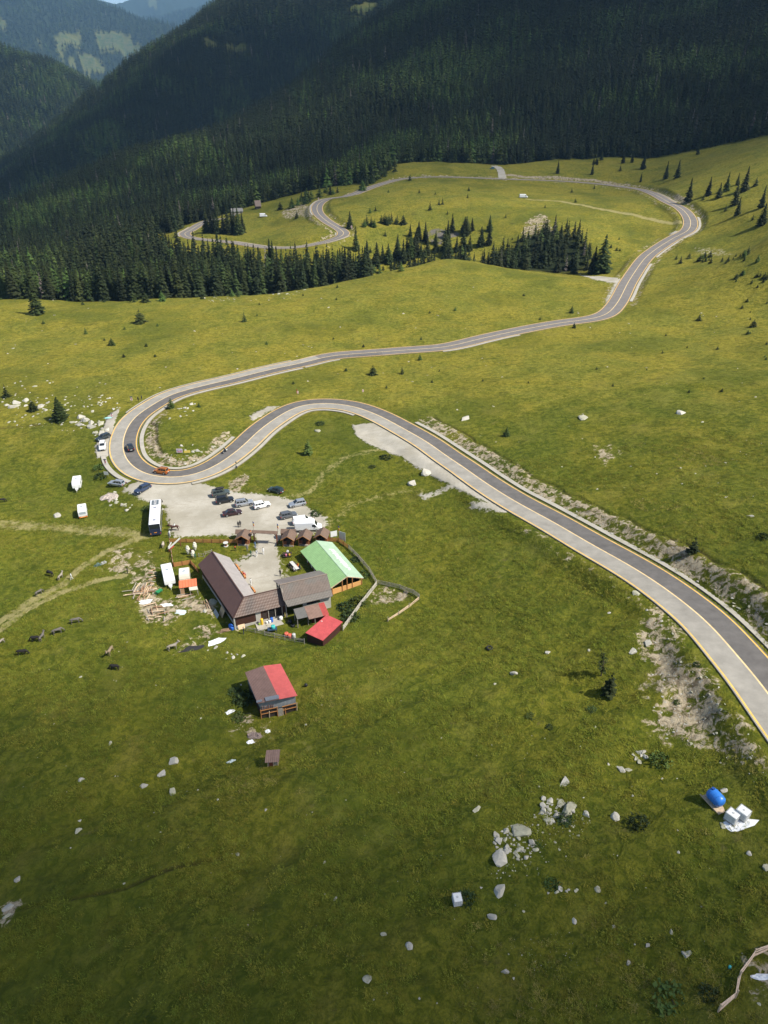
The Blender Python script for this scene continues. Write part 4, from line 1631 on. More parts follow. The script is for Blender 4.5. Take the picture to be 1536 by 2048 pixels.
def road_pose(px, py, o, dz=0.05):
    i = road_s(px, py)
    a = math.degrees(math.atan2(T_[i, 1], T_[i, 0]))
    return Vector((ROAD[i, 0] + NR[i, 0] * o, ROAD[i, 1] + NR[i, 1] * o, ROAD[i, 2] + 0.02)), a


p_, a_ = road_pose(247, 902, 1.9)
car('black boxy off roader driving away round the bend', p_, a_ + 6, 4.4, 1.86, 1.74, 'suv', P_BLACK, name='moving_car', group='cars on the road')
p_, a_ = road_pose(314, 956, 1.9)
car('orange off roader driving into the hairpin bend', p_, a_, 4.3, 1.82, 1.68, 'suv', P_ORANGE, rails=True, name='moving_car', group='cars on the road')
car('small teal car on the gravel side road at the wood edge', G2(984, 338), 190, 4.2, 1.75, 1.5, 'hatch', P_TEAL, group='cars at the wood edge')


def van(label, p, heading, L, W, H, pm, awning=False, group=None, name='delivery_van', cat='van'):
    t = thing(name, label, cat, p, R(heading), group)
    w, h = W / 2, L / 2
    b = MB()
    xs = h - 0.29 * L
    b.loft([ring(-h, w * 0.96, 0.42, H - 0.06, 0.86, 0.25), ring(-h + 0.06, w, 0.36, H, 0.86, 0.25), ring(xs - 0.5, w, 0.36, H, 0.86, 0.25), ring(xs, w * 0.99, 0.36, H - 0.06, 0.86, 0.22), ring(h - 0.95, w * 0.97, 0.36, H * 0.53, 0.90, 0.14), ring(h - 0.18, w * 0.90, 0.36, H * 0.44, 0.90, 0.12), ring(h, w * 0.74, 0.40, H * 0.32, 0.9, 0.1)])
    b.build('body', pm, t, bevel=0.05)
    g = MB()
    q = [(h - 0.95, -w * 0.88, H * 0.53), (h - 0.95, w * 0.88, H * 0.53), (xs, w * 0.86, H - 0.06), (xs, -w * 0.86, H - 0.06)]
    slab(g, q, 0.03, 0.97, 0.06, 0.74)
    g.build('windscreen', M_GLASS, t)
    for s in (-1, 1):
        g = MB()
        q = [(xs - 0.42, s * w, H * 0.50), (h - 1.05, s * w * 0.975, H * 0.50), (xs + 0.22, s * w * 0.985, H * 0.76), (xs - 0.42, s * w, H * 0.76)]
        slab(g, q if s < 0 else [q[1], q[0], q[3], q[2]], 0.04, 0.96, 0.06, 0.94)
        g.build('side_window', M_GLASS, t)
        MB().box((xs + 0.30, s * (w + 0.05) - 0.12, H * 0.50), (xs + 0.46, s * (w + 0.05) + 0.12, H * 0.62)).build('wing_mirror', M_TRIM, t, bevel=0.03)
        MB().box((h - 0.36, s * w * 0.78 - 0.14, H * 0.32), (h - 0.08, s * w * 0.78 + 0.12, H * 0.42)).build('headlight', M_LAMP, t, bevel=0.03)
        MB().box((-h - 0.02, s * w * 0.90 - 0.06, H * 0.30), (-h + 0.08, s * w * 0.90 + 0.06, H * 0.55)).build('tail_light', M_TAIL, t)
        m_ = MB().box((-h + 0.2, s * w - 0.02, 0.50), (h - 0.5, s * w + 0.018, 0.62))
        m_.build('side_strip', M_TRIM, t)
        for sx in (-0.30, 0.30):
            wheel(t, sx * L, s * (w - 0.11), 0.35, 0.24, s)
    MB().box((-h - 0.06, -w * 0.8, 0.36), (-h + 0.1, w * 0.8, 0.52)).build('rear_bumper', M_TRIM, t, bevel=0.03)
    d = MB()
    slab(d, [(-h, w, 0.5), (-h, -w, 0.5), (-h, -w, H - 0.1), (-h, w, H - 0.1)], 0.06, 0.48, 0.58, 0.9)
    slab(d, [(-h, w, 0.5), (-h, -w, 0.5), (-h, -w, H - 0.1), (-h, w, H - 0.1)], 0.52, 0.94, 0.58, 0.9)
    d.build('rear_window', M_GLASS, t)
    if awning:
        MB().box((-1.2, -w - 1.3, H * 0.82), (0.9, -w - 0.02, H * 0.86)).build('awning', M_TRIM, t)
    return t


van('big white high roofed delivery van beside the timber kiosks', G2(617, 1060), 4, 6.3, 2.05, 2.65, M_WHITE)
van('white camper van parked alone on the far grassy knoll', G2(1047, 396), 2, 6.2, 2.1, 2.6, M_WHITE, name='camper_van', cat='camper van')


def coach(label, p, heading):
    L, W, H = 12.3, 2.55, 3.55
    t = thing('tour_coach', label, 'coach', p, R(heading))
    m_blue = paint('navy_coach_paint', (0.022, 0.030, 0.070), 0.1)
    h, w = L / 2, W / 2
    b = MB()
    b.loft([ring(-h, w * 0.97, 0.45, H - 0.12, 0.9, 0.2), ring(-h + 0.12, w, 0.35, H, 0.9, 0.2), ring(h - 0.5, w, 0.35, H, 0.9, 0.2), ring(h - 0.12, w * 0.98, 0.38, H - 0.22, 0.9, 0.2), ring(h, w * 0.94, 0.42, H - 0.6, 0.92, 0.2)])
    b.build('body', M_WHITE, t, bevel=0.06)
    r_ = MB()
    q = [(-h, w * 0.97, 0.45), (-h, -w * 0.97, 0.45), (-h, -w * 0.97, H - 0.12), (-h, w * 0.97, H - 0.12)]
    slab(r_, q, 0.0, 1.0, 0.0, 0.97, 0.015, 0.03)
    rp = r_.build('rear_panel', m_blue, t)
    r_ = MB()
    slab(r_, q, 0.06, 0.94, 0.56, 0.92, 0.035, 0.03)
    r_.build('rear_window', M_GLASS, rp)
    r_ = MB().box((-h - 0.05, -0.3, 1.0), (-h + 0.05, 0.3, 1.14))
    r_.build('number_plate', M_ORLAMP, rp)
    for s in (-1, 1):
        g = MB()
        qs = [(-h + 0.25, s * w, 1.55), (h - 0.45, s * w, 1.55), (h - 0.45, s * w, 3.05), (-h + 0.25, s * w, 3.05)]
        if s > 0:
            qs = [qs[1], qs[0], qs[3], qs[2]]
        for k in range(7):
            slab(g, qs, k / 7 + 0.006, (k + 1) / 7 - 0.006, 0, 1)
        g.build('side_window', M_GLASS, t)
        g = MB()
        qs2 = [(-h + 0.02, s * w, 0.4), (h - 0.6, s * w, 0.4), (h - 0.6, s * w, 1.35), (-h + 0.02, s * w, 1.35)]
        slab(g, qs2 if s < 0 else [qs2[1], qs2[0], qs2[3], qs2[2]], 0, 1, 0, 1, 0.012, 0.02)
        g.build('side_skirt', m_blue, t)
        for sx in (-0.22, 0.30):
            wheel(t, sx * L, s * (w - 0.14), 0.50, 0.30, s)
        mm = MB().tube([(h - 0.1, s * (w - 0.1), H - 0.35), (h + 0.28, s * (w + 0.12), H - 0.45), (h + 0.28, s * (w + 0.18), H - 0.9)], 0.05, 6)
        mm.box((h + 0.18, s * (w + 0.18) - 0.13, H - 1.35), (h + 0.34, s * (w + 0.18) + 0.13, H - 0.85))
        mm.build('wing_mirror', M_TRIM, t)
        MB().box((-h - 0.04, s * w * 0.86 - 0.08, 0.7), (-h + 0.05, s * w * 0.86 + 0.08, 1.0)).build('tail_light', M_ORLAMP if s > 0 else M_TAIL, t)
    g = MB()
    slab(g, [(h - 0.0, -w * 0.92, 1.2), (h, w * 0.92, 1.2), (h - 0.13, w * 0.9, H - 0.35), (h - 0.13, -w * 0.9, H - 0.35)], 0.03, 0.97, 0, 1)
    g.build('windscreen', M_GLASS, t)
    # glazed front of the roof with its ribs, and two hatches
    g = MB().box((h - 3.2, -0.86, H - 0.02), (h - 0.75, 0.86, H + 0.03))
    rg = g.build('roof_window', mat('tinted_roof_glass', (0.13, 0.15, 0.16), 0.15, spec=0.5), t, bevel=0.02)
    g = MB().box((h - 2.9, -0.24, H + 0.031), (h - 0.95, 0.24, H + 0.07))
    for k in range(6):
        g.box((h - 2.8 + k * 0.31, -0.13, H + 0.071), (h - 2.62 + k * 0.31, 0.13, H + 0.11), 1)
    g.build('air_vent', [M_WHITE, M_TRIM], rg)
    for x in (h - 4.5, -h + 1.7):
        f = MB().box((x - 0.36, -0.34, H - 0.02), (x + 0.36, 0.34, H + 0.05)).build('roof_hatch', mat('grey_hatch_plastic', (0.23, 0.24, 0.29), 0.5), t, bevel=0.02)
    MB().box((-h + 0.45, -w * 0.84, H - 0.01), (-h + 0.6, w * 0.84, H + 0.03)).build('roof_seam', mat('grey_rubber_seam', (0.3, 0.3, 0.3), 0.7), t)
    return t


coach('long white tour coach with navy rear parked at the left of the lot', G2(314, 1047), 104)

M_CARAVAN = mat('off_white_caravan_skin', (0.72, 0.72, 0.69), 0.42, spec=0.4, var=0.07, vscale=1.5)
M_BEIGE = mat('beige_caravan_skin', (0.55, 0.50, 0.40), 0.5, var=0.1, vscale=1.5)
M_PANE = mat('caravan_window', (0.34, 0.38, 0.40), 0.12, spec=0.6)
M_STEEL = mat('galvanised_steel', (0.34, 0.35, 0.36), 0.45, metal=0.7, var=0.1, vscale=4)


def caravan(label, p, heading, L, W, H, m_, m_roof, lamps=True):
    t = thing('caravan', label, 'caravan', p, R(heading), 'caravans around the inn')
    h, w = L / 2, W / 2
    b = MB()

    def rg(x, z0, z1, k=1.0):
        return ring(x, w * k, z0, z1, 0.93, 0.12)
    b.loft([rg(-h, 0.85, H * 0.84), rg(-h + 0.12, 0.5, H * 0.95), rg(-h + 0.5, 0.45, H), rg(h - 0.9, 0.45, H), rg(h - 0.38, 0.45, H * 0.93), rg(h - 0.06, 0.7, H * 0.72), rg(h, 0.85, H * 0.60)])
    b.build('body', m_, t, bevel=0.05)
    MB().box((-h + 0.55, -w * 0.80, H - 0.02), (h - 0.95, w * 0.80, H + 0.025)).build('roof', m_roof, t, bevel=0.02)
    MB().box((-0.4, -0.3, H + 0.026), (0.2, 0.3, H + 0.12)).build('roof_hatch', M_PANE, t, bevel=0.03)
    g = MB()
    slab(g, [(h - 0.06 + 0.0, -w * 0.9, H * 0.62), (h - 0.06, w * 0.9, H * 0.62), (h - 0.38, w * 0.9, H * 0.93), (h - 0.38, -w * 0.9, H * 0.93)], 0.10, 0.36, 0.1, 0.82, 0.02)
    slab(g, [(h - 0.06 + 0.0, -w * 0.9, H * 0.62), (h - 0.06, w * 0.9, H * 0.62), (h - 0.38, w * 0.9, H * 0.93), (h - 0.38, -w * 0.9, H * 0.93)], 0.39, 0.90, 0.1, 0.82, 0.02)
    g.build('front_window', M_PANE, t)
    g = MB()
    slab(g, [(-h, w, 0.85), (-h, -w, 0.85), (-h, -w, H * 0.84), (-h, w, H * 0.84)], 0.14, 0.86, 0.40, 0.92, 0.02)
    g.build('rear_window', M_PANE, t)
    for s in (-1, 1):
        g = MB()
        q = [(-h + 0.2, s * w, 1.3), (h - 0.6, s * w, 1.3), (h - 0.6, s * w, H * 0.82), (-h + 0.2, s * w, H * 0.82)]
        q = q if s < 0 else [q[1], q[0], q[3], q[2]]
        slab(g, q, 0.06, 0.34, 0, 1, 0.015)
        slab(g, q, 0.60, 0.9, 0, 1, 0.015)
        g.build('side_window', M_PANE, t)
        wheel(t, -0.15, s * (w - 0.12), 0.32, 0.2, s)
        if lamps:
            MB().box((-h - 0.02, s * w * 0.74 - 0.14, 0.62), (-h + 0.12, s * w * 0.74 + 0.14, 0.78)).build('tail_light', M_TAIL, t)
    MB().box((-h - 0.05, -w * 0.94, 0.46), (-h + 0.1, w * 0.94, 0.58)).build('rear_bumper', M_ORLAMP if lamps else M_STEEL, t)
    d = MB().bar((h - 0.5, -0.5, 0.5), (h + 1.05, 0, 0.48), 0.08).bar((h - 0.5, 0.5, 0.5), (h + 1.05, 0, 0.48), 0.08)
    d.box((h + 0.15, -0.35, 0.52), (h + 0.6, 0.35, 0.86))
    d.tube([(h + 0.95, 0, 0.0), (h + 0.95, 0, 0.7)], 0.04, 6)
    d.build('drawbar', M_CARAVAN, t)
    return t


caravan('white caravan on the left meadow, upper one, drawbar towards the inn', G2(156, 974), 286, 4.4, 2.1, 2.5, M_CARAVAN, mat('white_caravan_roof', (0.80, 0.80, 0.78), 0.5))
caravan('white caravan on the left meadow, lower one, red rear lamps showing', G2(167, 1030), 112, 4.3, 2.05, 2.45, M_CARAVAN, MATS['white_caravan_roof'])
caravan('long white caravan standing beside the beige one behind the barn', G2(338, 1160), 292, 5.8, 2.25, 2.6, M_CARAVAN, MATS['white_caravan_roof'], False)
caravan('old beige caravan with an orange awning roof built against it', G2(371, 1162), 284, 3.6, 2.2, 2.45, M_BEIGE, MATS['white_caravan_roof'], False)


# ------------------------------------------------------------------ bodies grown over a skeleton
def skin_mesh(name, pts, edges, mats, sub=1, paintf=None):
    """pts: {key: (x, y, z, rx[, ry])}; one continuous surface"""
    keys = list(pts)
    me = bpy.data.meshes.new(name + '_bones')
    me.from_pydata([pts[k][:3] for k in keys], [(keys.index(a), keys.index(b)) for a, b in edges], [])
    o = bpy.data.objects.new(name + '_bones', me)
    COL.objects.link(o)
    sk = o.modifiers.new('skin', 'SKIN')
    sk.use_smooth_shade = True
    sv = me.skin_vertices[0].data
    for i, k in enumerate(keys):
        q = pts[k]
        sv[i].radius = (q[3], q[4] if len(q) > 4 else q[3])
        sv[i].use_root = (i == 0)
    if sub:
        s = o.modifiers.new('sub', 'SUBSURF')
        s.levels = sub
        s.render_levels = sub
    dg = bpy.context.evaluated_depsgraph_get()
    dg.update()
    out = bpy.data.meshes.new_from_object(o.evaluated_get(dg))
    out.name = name
    bpy.data.objects.remove(o)
    bpy.data.meshes.remove(me)
    out.materials.clear()
    for m_ in mats:
        out.materials.append(m_)
    if paintf:
        n = len(out.polygons)
        c = np.zeros(n * 3)
        out.polygons.foreach_get('center', c)
        c = c.reshape(-1, 3)
        out.polygons.foreach_set('material_index', np.array([paintf(*q) for q in c], dtype=np.int32))
    out.polygons.foreach_set('use_smooth', np.ones(len(out.polygons), bool))
    out.update()
    return out


def fingers(P, E, hand, base, d, side, key):
    """five fingers rooted in the palm; d is the way the hand points"""
    d = Vector(d).normalized()
    s = d.cross(Vector((0, 1, 0))) if abs(d.y) < 0.9 else d.cross(Vector((1, 0, 0)))
    s.normalize()
    b = Vector(base)
    for i, (o, ln) in enumerate(((-0.030, 0.062), (-0.010, 0.080), (0.010, 0.086), (0.030, 0.074))):
        a = b + d * 0.075 + s * o
        P['%sf%da' % (key, i)] = (*a, 0.010)
        P['%sf%db' % (key, i)] = (*(a + d * ln * 0.55 + Vector((0, 0.004, 0))), 0.009)
        P['%sf%dc' % (key, i)] = (*(a + d * ln + Vector((0.006, 0.014, 0))), 0.008)
        E += [(hand, '%sf%da' % (key, i)), ('%sf%da' % (key, i), '%sf%db' % (key, i)), ('%sf%db' % (key, i), '%sf%dc' % (key, i))]
    t = b + d * 0.03 + s * 0.045 * side
    P[key + 'ta'] = (*t, 0.011)
    P[key + 'tb'] = (*(t + d * 0.045 + s * 0.018 * side), 0.009)
    E += [(hand, key + 'ta'), (key + 'ta', key + 'tb')]


def person_mesh(pose):
    """1.74 m figure facing +x; pose: stand, walk, sit, arms"""
    sit = pose == 'sit'
    hz_ = 0.50 if sit else 0.92
    P = {'pelvis': (0, 0, hz_, 0.135, 0.165), 'waist': (0.0, 0, hz_ + 0.16, 0.115, 0.145), 'chest': (0.0, 0, hz_ + 0.38, 0.125, 0.165), 'neck0': (0.0, 0, hz_ + 0.53, 0.07, 0.09), 'neck': (0.01, 0, hz_ + 0.59, 0.052), 'head': (0.02, 0, hz_ + 0.70, 0.088, 0.078), 'top': (0.015, 0, hz_ + 0.78, 0.07, 0.066), 'nose': (0.115, 0, hz_ + 0.69, 0.014)}
    E = [('pelvis', 'waist'), ('waist', 'chest'), ('chest', 'neck0'), ('neck0', 'neck'), ('neck', 'head'), ('head', 'top'), ('head', 'nose')]
    for s, k in ((1, 'l'), (-1, 'r')):
        P[k + 'sh'] = (0, s * 0.185, hz_ + 0.47, 0.058)
        if pose == 'arms':
            el, wr, d = (0.10, s * 0.24, hz_ + 0.26), (0.26, s * 0.06, hz_ + 0.34), (1, -s * 0.4, 0.2)
        elif pose == 'walk':
            el, wr, d = (-0.07 * s, s * 0.235, hz_ + 0.20), (0.03 - 0.14 * s, s * 0.23, hz_ - 0.03), (0.3 - 0.5 * s, 0, -1)
        elif sit:
            el, wr, d = (0.10, s * 0.235, hz_ + 0.22), (0.30, s * 0.14, hz_ + 0.22), (1, 0, -0.1)
        else:
            el, wr, d = (-0.01, s * 0.235, hz_ + 0.19), (0.05, s * 0.24, hz_ - 0.06), (0.12, 0, -1)
        P[k + 'el'] = (*el, 0.044)
        P[k + 'wr'] = (*wr, 0.030)
        dv = Vector(d).normalized()
        P[k + 'ha'] = (*(Vector(wr) + dv * 0.05), 0.030, 0.022)
        E += [('chest', k + 'sh'), (k + 'sh', k + 'el'), (k + 'el', k + 'wr'), (k + 'wr', k + 'ha')]
        fingers(P, E, k + 'ha', tuple(Vector(wr) + dv * 0.02), d, 1, k)
        st = {'walk': 0.22 * s}.get(pose, 0.02 * s)
        if sit:
            kn, an, to = (0.44, s * 0.11, 0.50), (0.42, s * 0.11, 0.08), (0.60, s * 0.12, 0.04)
        else:
            kn, an, to = (0.06 + st * 0.5, s * 0.10, 0.49), (st - 0.02, s * 0.10, 0.085), (st + 0.16, s * 0.115, 0.04)
        P[k + 'hi'] = (0.01, s * 0.095, hz_ - 0.06, 0.096)
        P[k + 'kn'] = (*kn, 0.062)
        P[k + 'an'] = (*an, 0.043)
        P[k + 'to'] = (*to, 0.042, 0.036)
        E += [('pelvis', k + 'hi'), (k + 'hi', k + 'kn'), (k + 'kn', k + 'an'), (k + 'an', k + 'to')]

    def reg(x, y, z):
        if z > hz_ + 0.56:
            return 2
        if z < 0.11:
            return 3
        if abs(y) > 0.19 and z < hz_ + 0.24 and not sit:
            return 2
        if sit and x > 0.16 and z > hz_ + 0.14:
            return 2
        return 0 if z > hz_ + 0.03 else 1
    return P, E, reg


POSES = {}
M_SKIN = mat('warm_skin', (0.46, 0.27, 0.19), 0.6)  # one even skin tone
M_HAIR = mat('dark_hair', (0.028, 0.020, 0.014), 0.7)
M_SHOE = mat('dark_shoes', (0.03, 0.03, 0.03), 0.7)


def cloth(name, col):
    return mat(name + '_cloth', col, 0.85, var=0.12, vscale=9)


C_ = {'black': (0.018, 0.018, 0.022), 'white': (0.72, 0.72, 0.70), 'blue': (0.035, 0.10, 0.32), 'navy': (0.022, 0.030, 0.065), 'red': (0.42, 0.035, 0.03), 'orange': (0.66, 0.16, 0.03), 'pink': (0.62, 0.20, 0.32), 'yellow': (0.68, 0.40, 0.05), 'green': (0.04, 0.12, 0.07), 'grey': (0.22, 0.22, 0.22), 'denim': (0.10, 0.18, 0.30), 'lightblue': (0.30, 0.45, 0.60), 'maroon': (0.10, 0.012, 0.028), 'khaki': (0.22, 0.18, 0.11), 'salmon': (0.58, 0.22, 0.16), 'brown': (0.10, 0.05, 0.03)}


def person(label, p, heading, shirt, legs, pose='stand', bag=None, hair=M_HAIR, size=1.0, hat=None):
    if pose not in POSES:
        P, E, reg = person_mesh(pose)
        POSES[pose] = skin_mesh('person_' + pose, P, E, [M_SKIN] * 4, 1, reg)
    me = POSES[pose].copy()
    me.materials.clear()
    for m_ in (cloth(shirt, C_[shirt]), cloth(legs, C_[legs]), M_SKIN, M_SHOE):
        me.materials.append(m_)
    o = bpy.data.objects.new('person', me)
    COL.objects.link(o)
    o.location = p
    o.rotation_euler = (0, 0, R(heading))
    o.scale = (size,) * 3
    tag(o, label, 'person', 'people about the inn')
    hz_ = 0.50 if pose == 'sit' else 0.92
    MB().blob((-0.006, 0, hz_ + 0.745), (0.100, 0.088, 0.085), 5, 0.06, 10, 7).build('hair', cloth(hat, C_[hat]) if hat else hair, o, smooth=True)
    e = MB()
    for s in (-1, 1):
        e.blob((0.098, s * 0.032, hz_ + 0.715), (0.010, 0.012, 0.008), 1, 0, 6, 4)
    e.build('eyes', M_HAIR, o)
    if bag:
        MB().blob((-0.20, 0, hz_ + 0.30), (0.10, 0.15, 0.21), 3, 0.08, 8, 6).build('backpack', cloth(bag, C_[bag]), o, smooth=True)
    return o


def animal_mesh(kind, m_list, head='graze'):
    """four legged body with jointed legs, facing +x; heights for a 1.2 m donkey, scaled by the caller"""
    hd = {'graze': ((0.92, 0.62), (1.02, 0.32), (1.12, 0.16)), 'up': ((0.82, 1.13), (0.97, 1.24), (1.22, 1.06))}[head]
    deep = {'donkey': 0.24, 'cow': 0.30, 'horse': 0.26, 'sheep': 0.27}[kind]
    P = {'chest': (0.45, 0, 0.86, deep, deep * 0.78), 'belly': (0.0, 0, 0.86, deep * 0.98, deep * 0.82), 'loin': (-0.40, 0, 0.90, deep * 0.86, deep * 0.76), 'rump': (-0.60, 0, 0.92, deep * 0.78, deep * 0.70), 'wither': (0.60, 0, 1.00, deep * 0.66, deep * 0.5), 'neck': (hd[0][0], 0, hd[0][1], 0.15, 0.10), 'poll': (hd[1][0], 0, hd[1][1], 0.105, 0.09), 'muzzle': (hd[2][0], 0, hd[2][1], 0.068, 0.06), 'tail0': (-0.80, 0, 0.92, 0.03), 'tail1': (-0.86, 0, 0.66, 0.024), 'tail2': (-0.84, 0, 0.42, 0.032)}
    E = [('chest', 'belly'), ('belly', 'loin'), ('loin', 'rump'), ('chest', 'wither'), ('wither', 'neck'), ('neck', 'poll'), ('poll', 'muzzle'), ('rump', 'tail0'), ('tail0', 'tail1'), ('tail1', 'tail2')]
    el = 0.26 if kind == 'donkey' else 0.13
    for s, k in ((1, 'l'), (-1, 'r')):
        P[k + 'ear'] = (hd[1][0] - 0.06, s * (0.12 + el * 0.3), hd[1][1] + el * 0.8, 0.028, 0.018)
        E.append(('poll', k + 'ear'))
        P[k + 'sh'] = (0.48, s * 0.13, 0.66, 0.095)
        P[k + 'kn'] = (0.50 + 0.03 * s, s * 0.13, 0.37, 0.050)
        P[k + 'fe'] = (0.48 + 0.05 * s, s * 0.13, 0.10, 0.036)
        P[k + 'ho'] = (0.50 + 0.05 * s, s * 0.13, 0.02, 0.044)
        P[k + 'st'] = (-0.46, s * 0.14, 0.64, 0.105)
        P[k + 'hk'] = (-0.64 - 0.04 * s, s * 0.14, 0.40, 0.050)
        P[k + 'ca'] = (-0.58 - 0.04 * s, s * 0.14, 0.12, 0.036)
        P[k + 'hh'] = (-0.56 - 0.04 * s, s * 0.14, 0.02, 0.044)
        E += [('chest', k + 'sh'), (k + 'sh', k + 'kn'), (k + 'kn', k + 'fe'), (k + 'fe', k + 'ho'), ('rump', k + 'st'), (k + 'st', k + 'hk'), (k + 'hk', k + 'ca'), (k + 'ca', k + 'hh')]

    def reg(x, y, z):
        return 1 if (x > hd[2][0] - 0.05 and abs(z - hd[2][1]) < 0.1) or z < 0.05 or (x < -0.78 and z < 0.55) else 0
    return skin_mesh(kind, P, E, m_list, 1, reg)


M_HOOF = mat('dark_hoof_and_muzzle', (0.03, 0.026, 0.022), 0.8)
COATS = {'grey': mat('grey_donkey_coat', (0.125, 0.112, 0.095), 0.9, var=0.25, vscale=2.5), 'black': mat('black_coat', (0.018, 0.016, 0.015), 0.8, var=0.2, vscale=2.5), 'tan': mat('tan_coat', (0.25, 0.19, 0.12), 0.9, var=0.2, vscale=2.5), 'brown': mat('brown_horse_coat', (0.065, 0.026, 0.018), 0.6, var=0.25, vscale=2), 'pale': mat('pale_grey_coat', (0.27, 0.235, 0.185), 0.9, var=0.2, vscale=2.5), 'pied': mat('cream_and_brown_coat', (0.50, 0.42, 0.34), 0.9, var=0.55, vscale=1.3)}
AN = {}


def animal(kind, coat, label, px, py, heading, size=1.0, head='graze', group='grazing animals below the track'):
    k = (kind, coat, head)
    if k not in AN:
        AN[k] = animal_mesh(kind, [COATS[coat], M_HOOF], head)
    o = bpy.data.objects.new(kind, AN[k])
    COL.objects.link(o)
    o.location = G(px, py)
    o.rotation_euler = (0, 0, R(heading))
    o.scale = (size,) * 3
    return tag(o, label, kind, group)


animal('cow', 'black', 'black cow beside the pale donkey above the two tracks', 102, 1152, 150, 1.2)
animal('donkey', 'pale', 'pale donkey between black cow and white shirted walker', 122, 1158, 80, 1.1, 'up')
animal('donkey', 'grey', 'brownish grey donkey at the edge of the upper track', 79, 1190, 60, 1.1)
animal('donkey', 'grey', 'grey donkey grazing by the stony patch, right of the others', 152, 1247, 20, 1.25)
animal('donkey', 'grey', 'grey donkey grazing between the stony patch and black cow', 116, 1268, 35, 1.25)
animal('cow', 'black', 'black cow standing against a grey donkey on the slope', 73, 1283, 185, 1.2)
animal('donkey', 'grey', 'grey donkey standing behind the black cow on the slope', 85, 1280, 85, 1.15, 'up')
animal('donkey', 'pale', 'pale donkey cut off by the left frame edge', 3, 1290, 250, 1.1, 'up')
animal('cow', 'black', 'dark cow lowest of the herd on the left slope', 45, 1310, 10, 1.15)
animal('donkey', 'tan', 'tan donkey standing end on in the open grass', 222, 1308, 265, 1.3, 'up')
animal('cow', 'black', 'black cow with white belly patch below the tan donkey', 231, 1340, 175, 1.15)
animal('donkey', 'pale', 'pale donkey grazing left of the black ash patch', 346, 1300, 30, 1.3, 'up')
animal('cow', 'black', 'black cow far left on the meadow by the frame edge', 5, 1005, 15, 1.1)
animal('horse', 'pied', 'cream and brown pony between coach and fence corner', 327, 1094, 280, 1.1, 'up', 'horses by the coach')
animal('horse', 'brown', 'dark brown saddled horse beside the coach', 350, 1061, 185, 1.35, 'up', 'horses by the coach')


def at(px, py, dz=0.0):
    return G(px, py, dz)


person('person in white shirt and maroon skirt mounted on the dark horse', G(351, 1061, 0.80), 190, 'white', 'maroon', 'sit')
person('person in khaki standing by the coach rear corner', at(341, 1053), 200, 'khaki', 'brown')
person('person in salmon trousers beside the coach', at(339, 1076), 250, 'grey', 'salmon')
person('person in white top at the outer fence corner', at(340, 1073), 90, 'white', 'white', 'arms')
person('person in black standing behind the left kiosk', at(477, 1055), 80, 'black', 'black')
person('second person in black behind the left kiosk, slightly taller', at(481, 1054), 100, 'black', 'navy', size=1.08)
person('person in black with an orange backpack on the yard grass', at(471, 1102), 100, 'black', 'black', 'walk', 'orange')
person('person in grey and khaki near the left kiosk door', at(495, 1102), 260, 'grey', 'khaki')
person('person in blue leaning by the gate post', at(511, 1095), 240, 'denim', 'denim', 'arms')
person('person in dark green walking in the yard', at(502, 1113), 60, 'green', 'green', 'walk')
person('person in white shirt and jeans with a dark bag in the yard', at(514, 1113), 230, 'white', 'lightblue', 'walk', 'navy')
person('person in white shirt and black waistcoat coming from the gate', at(527, 1108), 270, 'white', 'black', 'walk')
person('person all in black standing alone on the gravel yard', at(561, 1152), 250, 'black', 'navy', 'arms')
person('person in white shirt walking beside the long barn', at(502, 1170), 95, 'white', 'black', 'walk')
person('person in navy leaning on the lower yard fence end', at(488, 1268), 200, 'navy', 'grey', 'stand')
person('person in white shirt on the upper cattle track', at(144, 1159), 200, 'white', 'brown', 'walk')
person('person in black top and salmon shorts at the dirt patch', at(256, 1147), 210, 'black', 'salmon')
person('left one of two people standing on the upper verge of the bend', at(277, 803), 250, 'black', 'white')
person('right one of two people standing on the upper verge of the bend', at(284, 800), 230, 'navy', 'black')
person('person in red and white by the sign above the inner bend', at(594, 787), 200, 'red', 'white')
person('person in dark green among the standing sheepskins', at(391, 1119), 120, 'green', 'navy')
person('person in brown behind the left sheepskin', at(383, 1110), 100, 'brown', 'black')
# ------------------------------------------------------------------ motorbike and rider
def motorbike(label, p, heading):
    t = thing('motorbike', label, 'motorbike', p, R(heading))
    for x in (-0.72, 0.74):
        wheel(t, x, 0, 0.32, 0.15, 1, M_STEEL)
    b = MB().loft([[(x, w * math.cos(a), z + h * math.sin(a)) for a in [i * math.pi / 4 for i in range(8)]] for x, w, z, h in ((-0.75, 0.10, 0.80, 0.05), (-0.4, 0.17, 0.72, 0.12), (0.0, 0.20, 0.66, 0.22), (0.35, 0.20, 0.78, 0.20), (0.62, 0.14, 0.88, 0.12))])
    b.build('body', M_TRIM, t, smooth=True)
    MB().bar((0.78, 0, 0.32), (0.50, 0, 1.02), 0.16, 0.07).build('fork', M_STEEL, t)
    MB().tube([(0.46, -0.36, 1.04), (0.52, 0, 1.06), (0.46, 0.36, 1.04)], 0.02, 6).build('handlebar', M_TRIM, t)
    MB().blob((0.72, 0, 0.92), (0.08, 0.12, 0.10), 2, 0.05).build('headlight', M_LAMP, t)
    MB().box((-0.84, -0.08, 0.74), (-0.74, 0.08, 0.84)).build('tail_light', M_TAIL, t)
    for s in (-1, 1):
        MB().box((-0.78, s * 0.30 - 0.12, 0.50), (-0.28, s * 0.30 + 0.12, 0.86)).build('pannier', mat('pale_pannier', (0.55, 0.56, 0.50), 0.4), t, bevel=0.04)
    return t


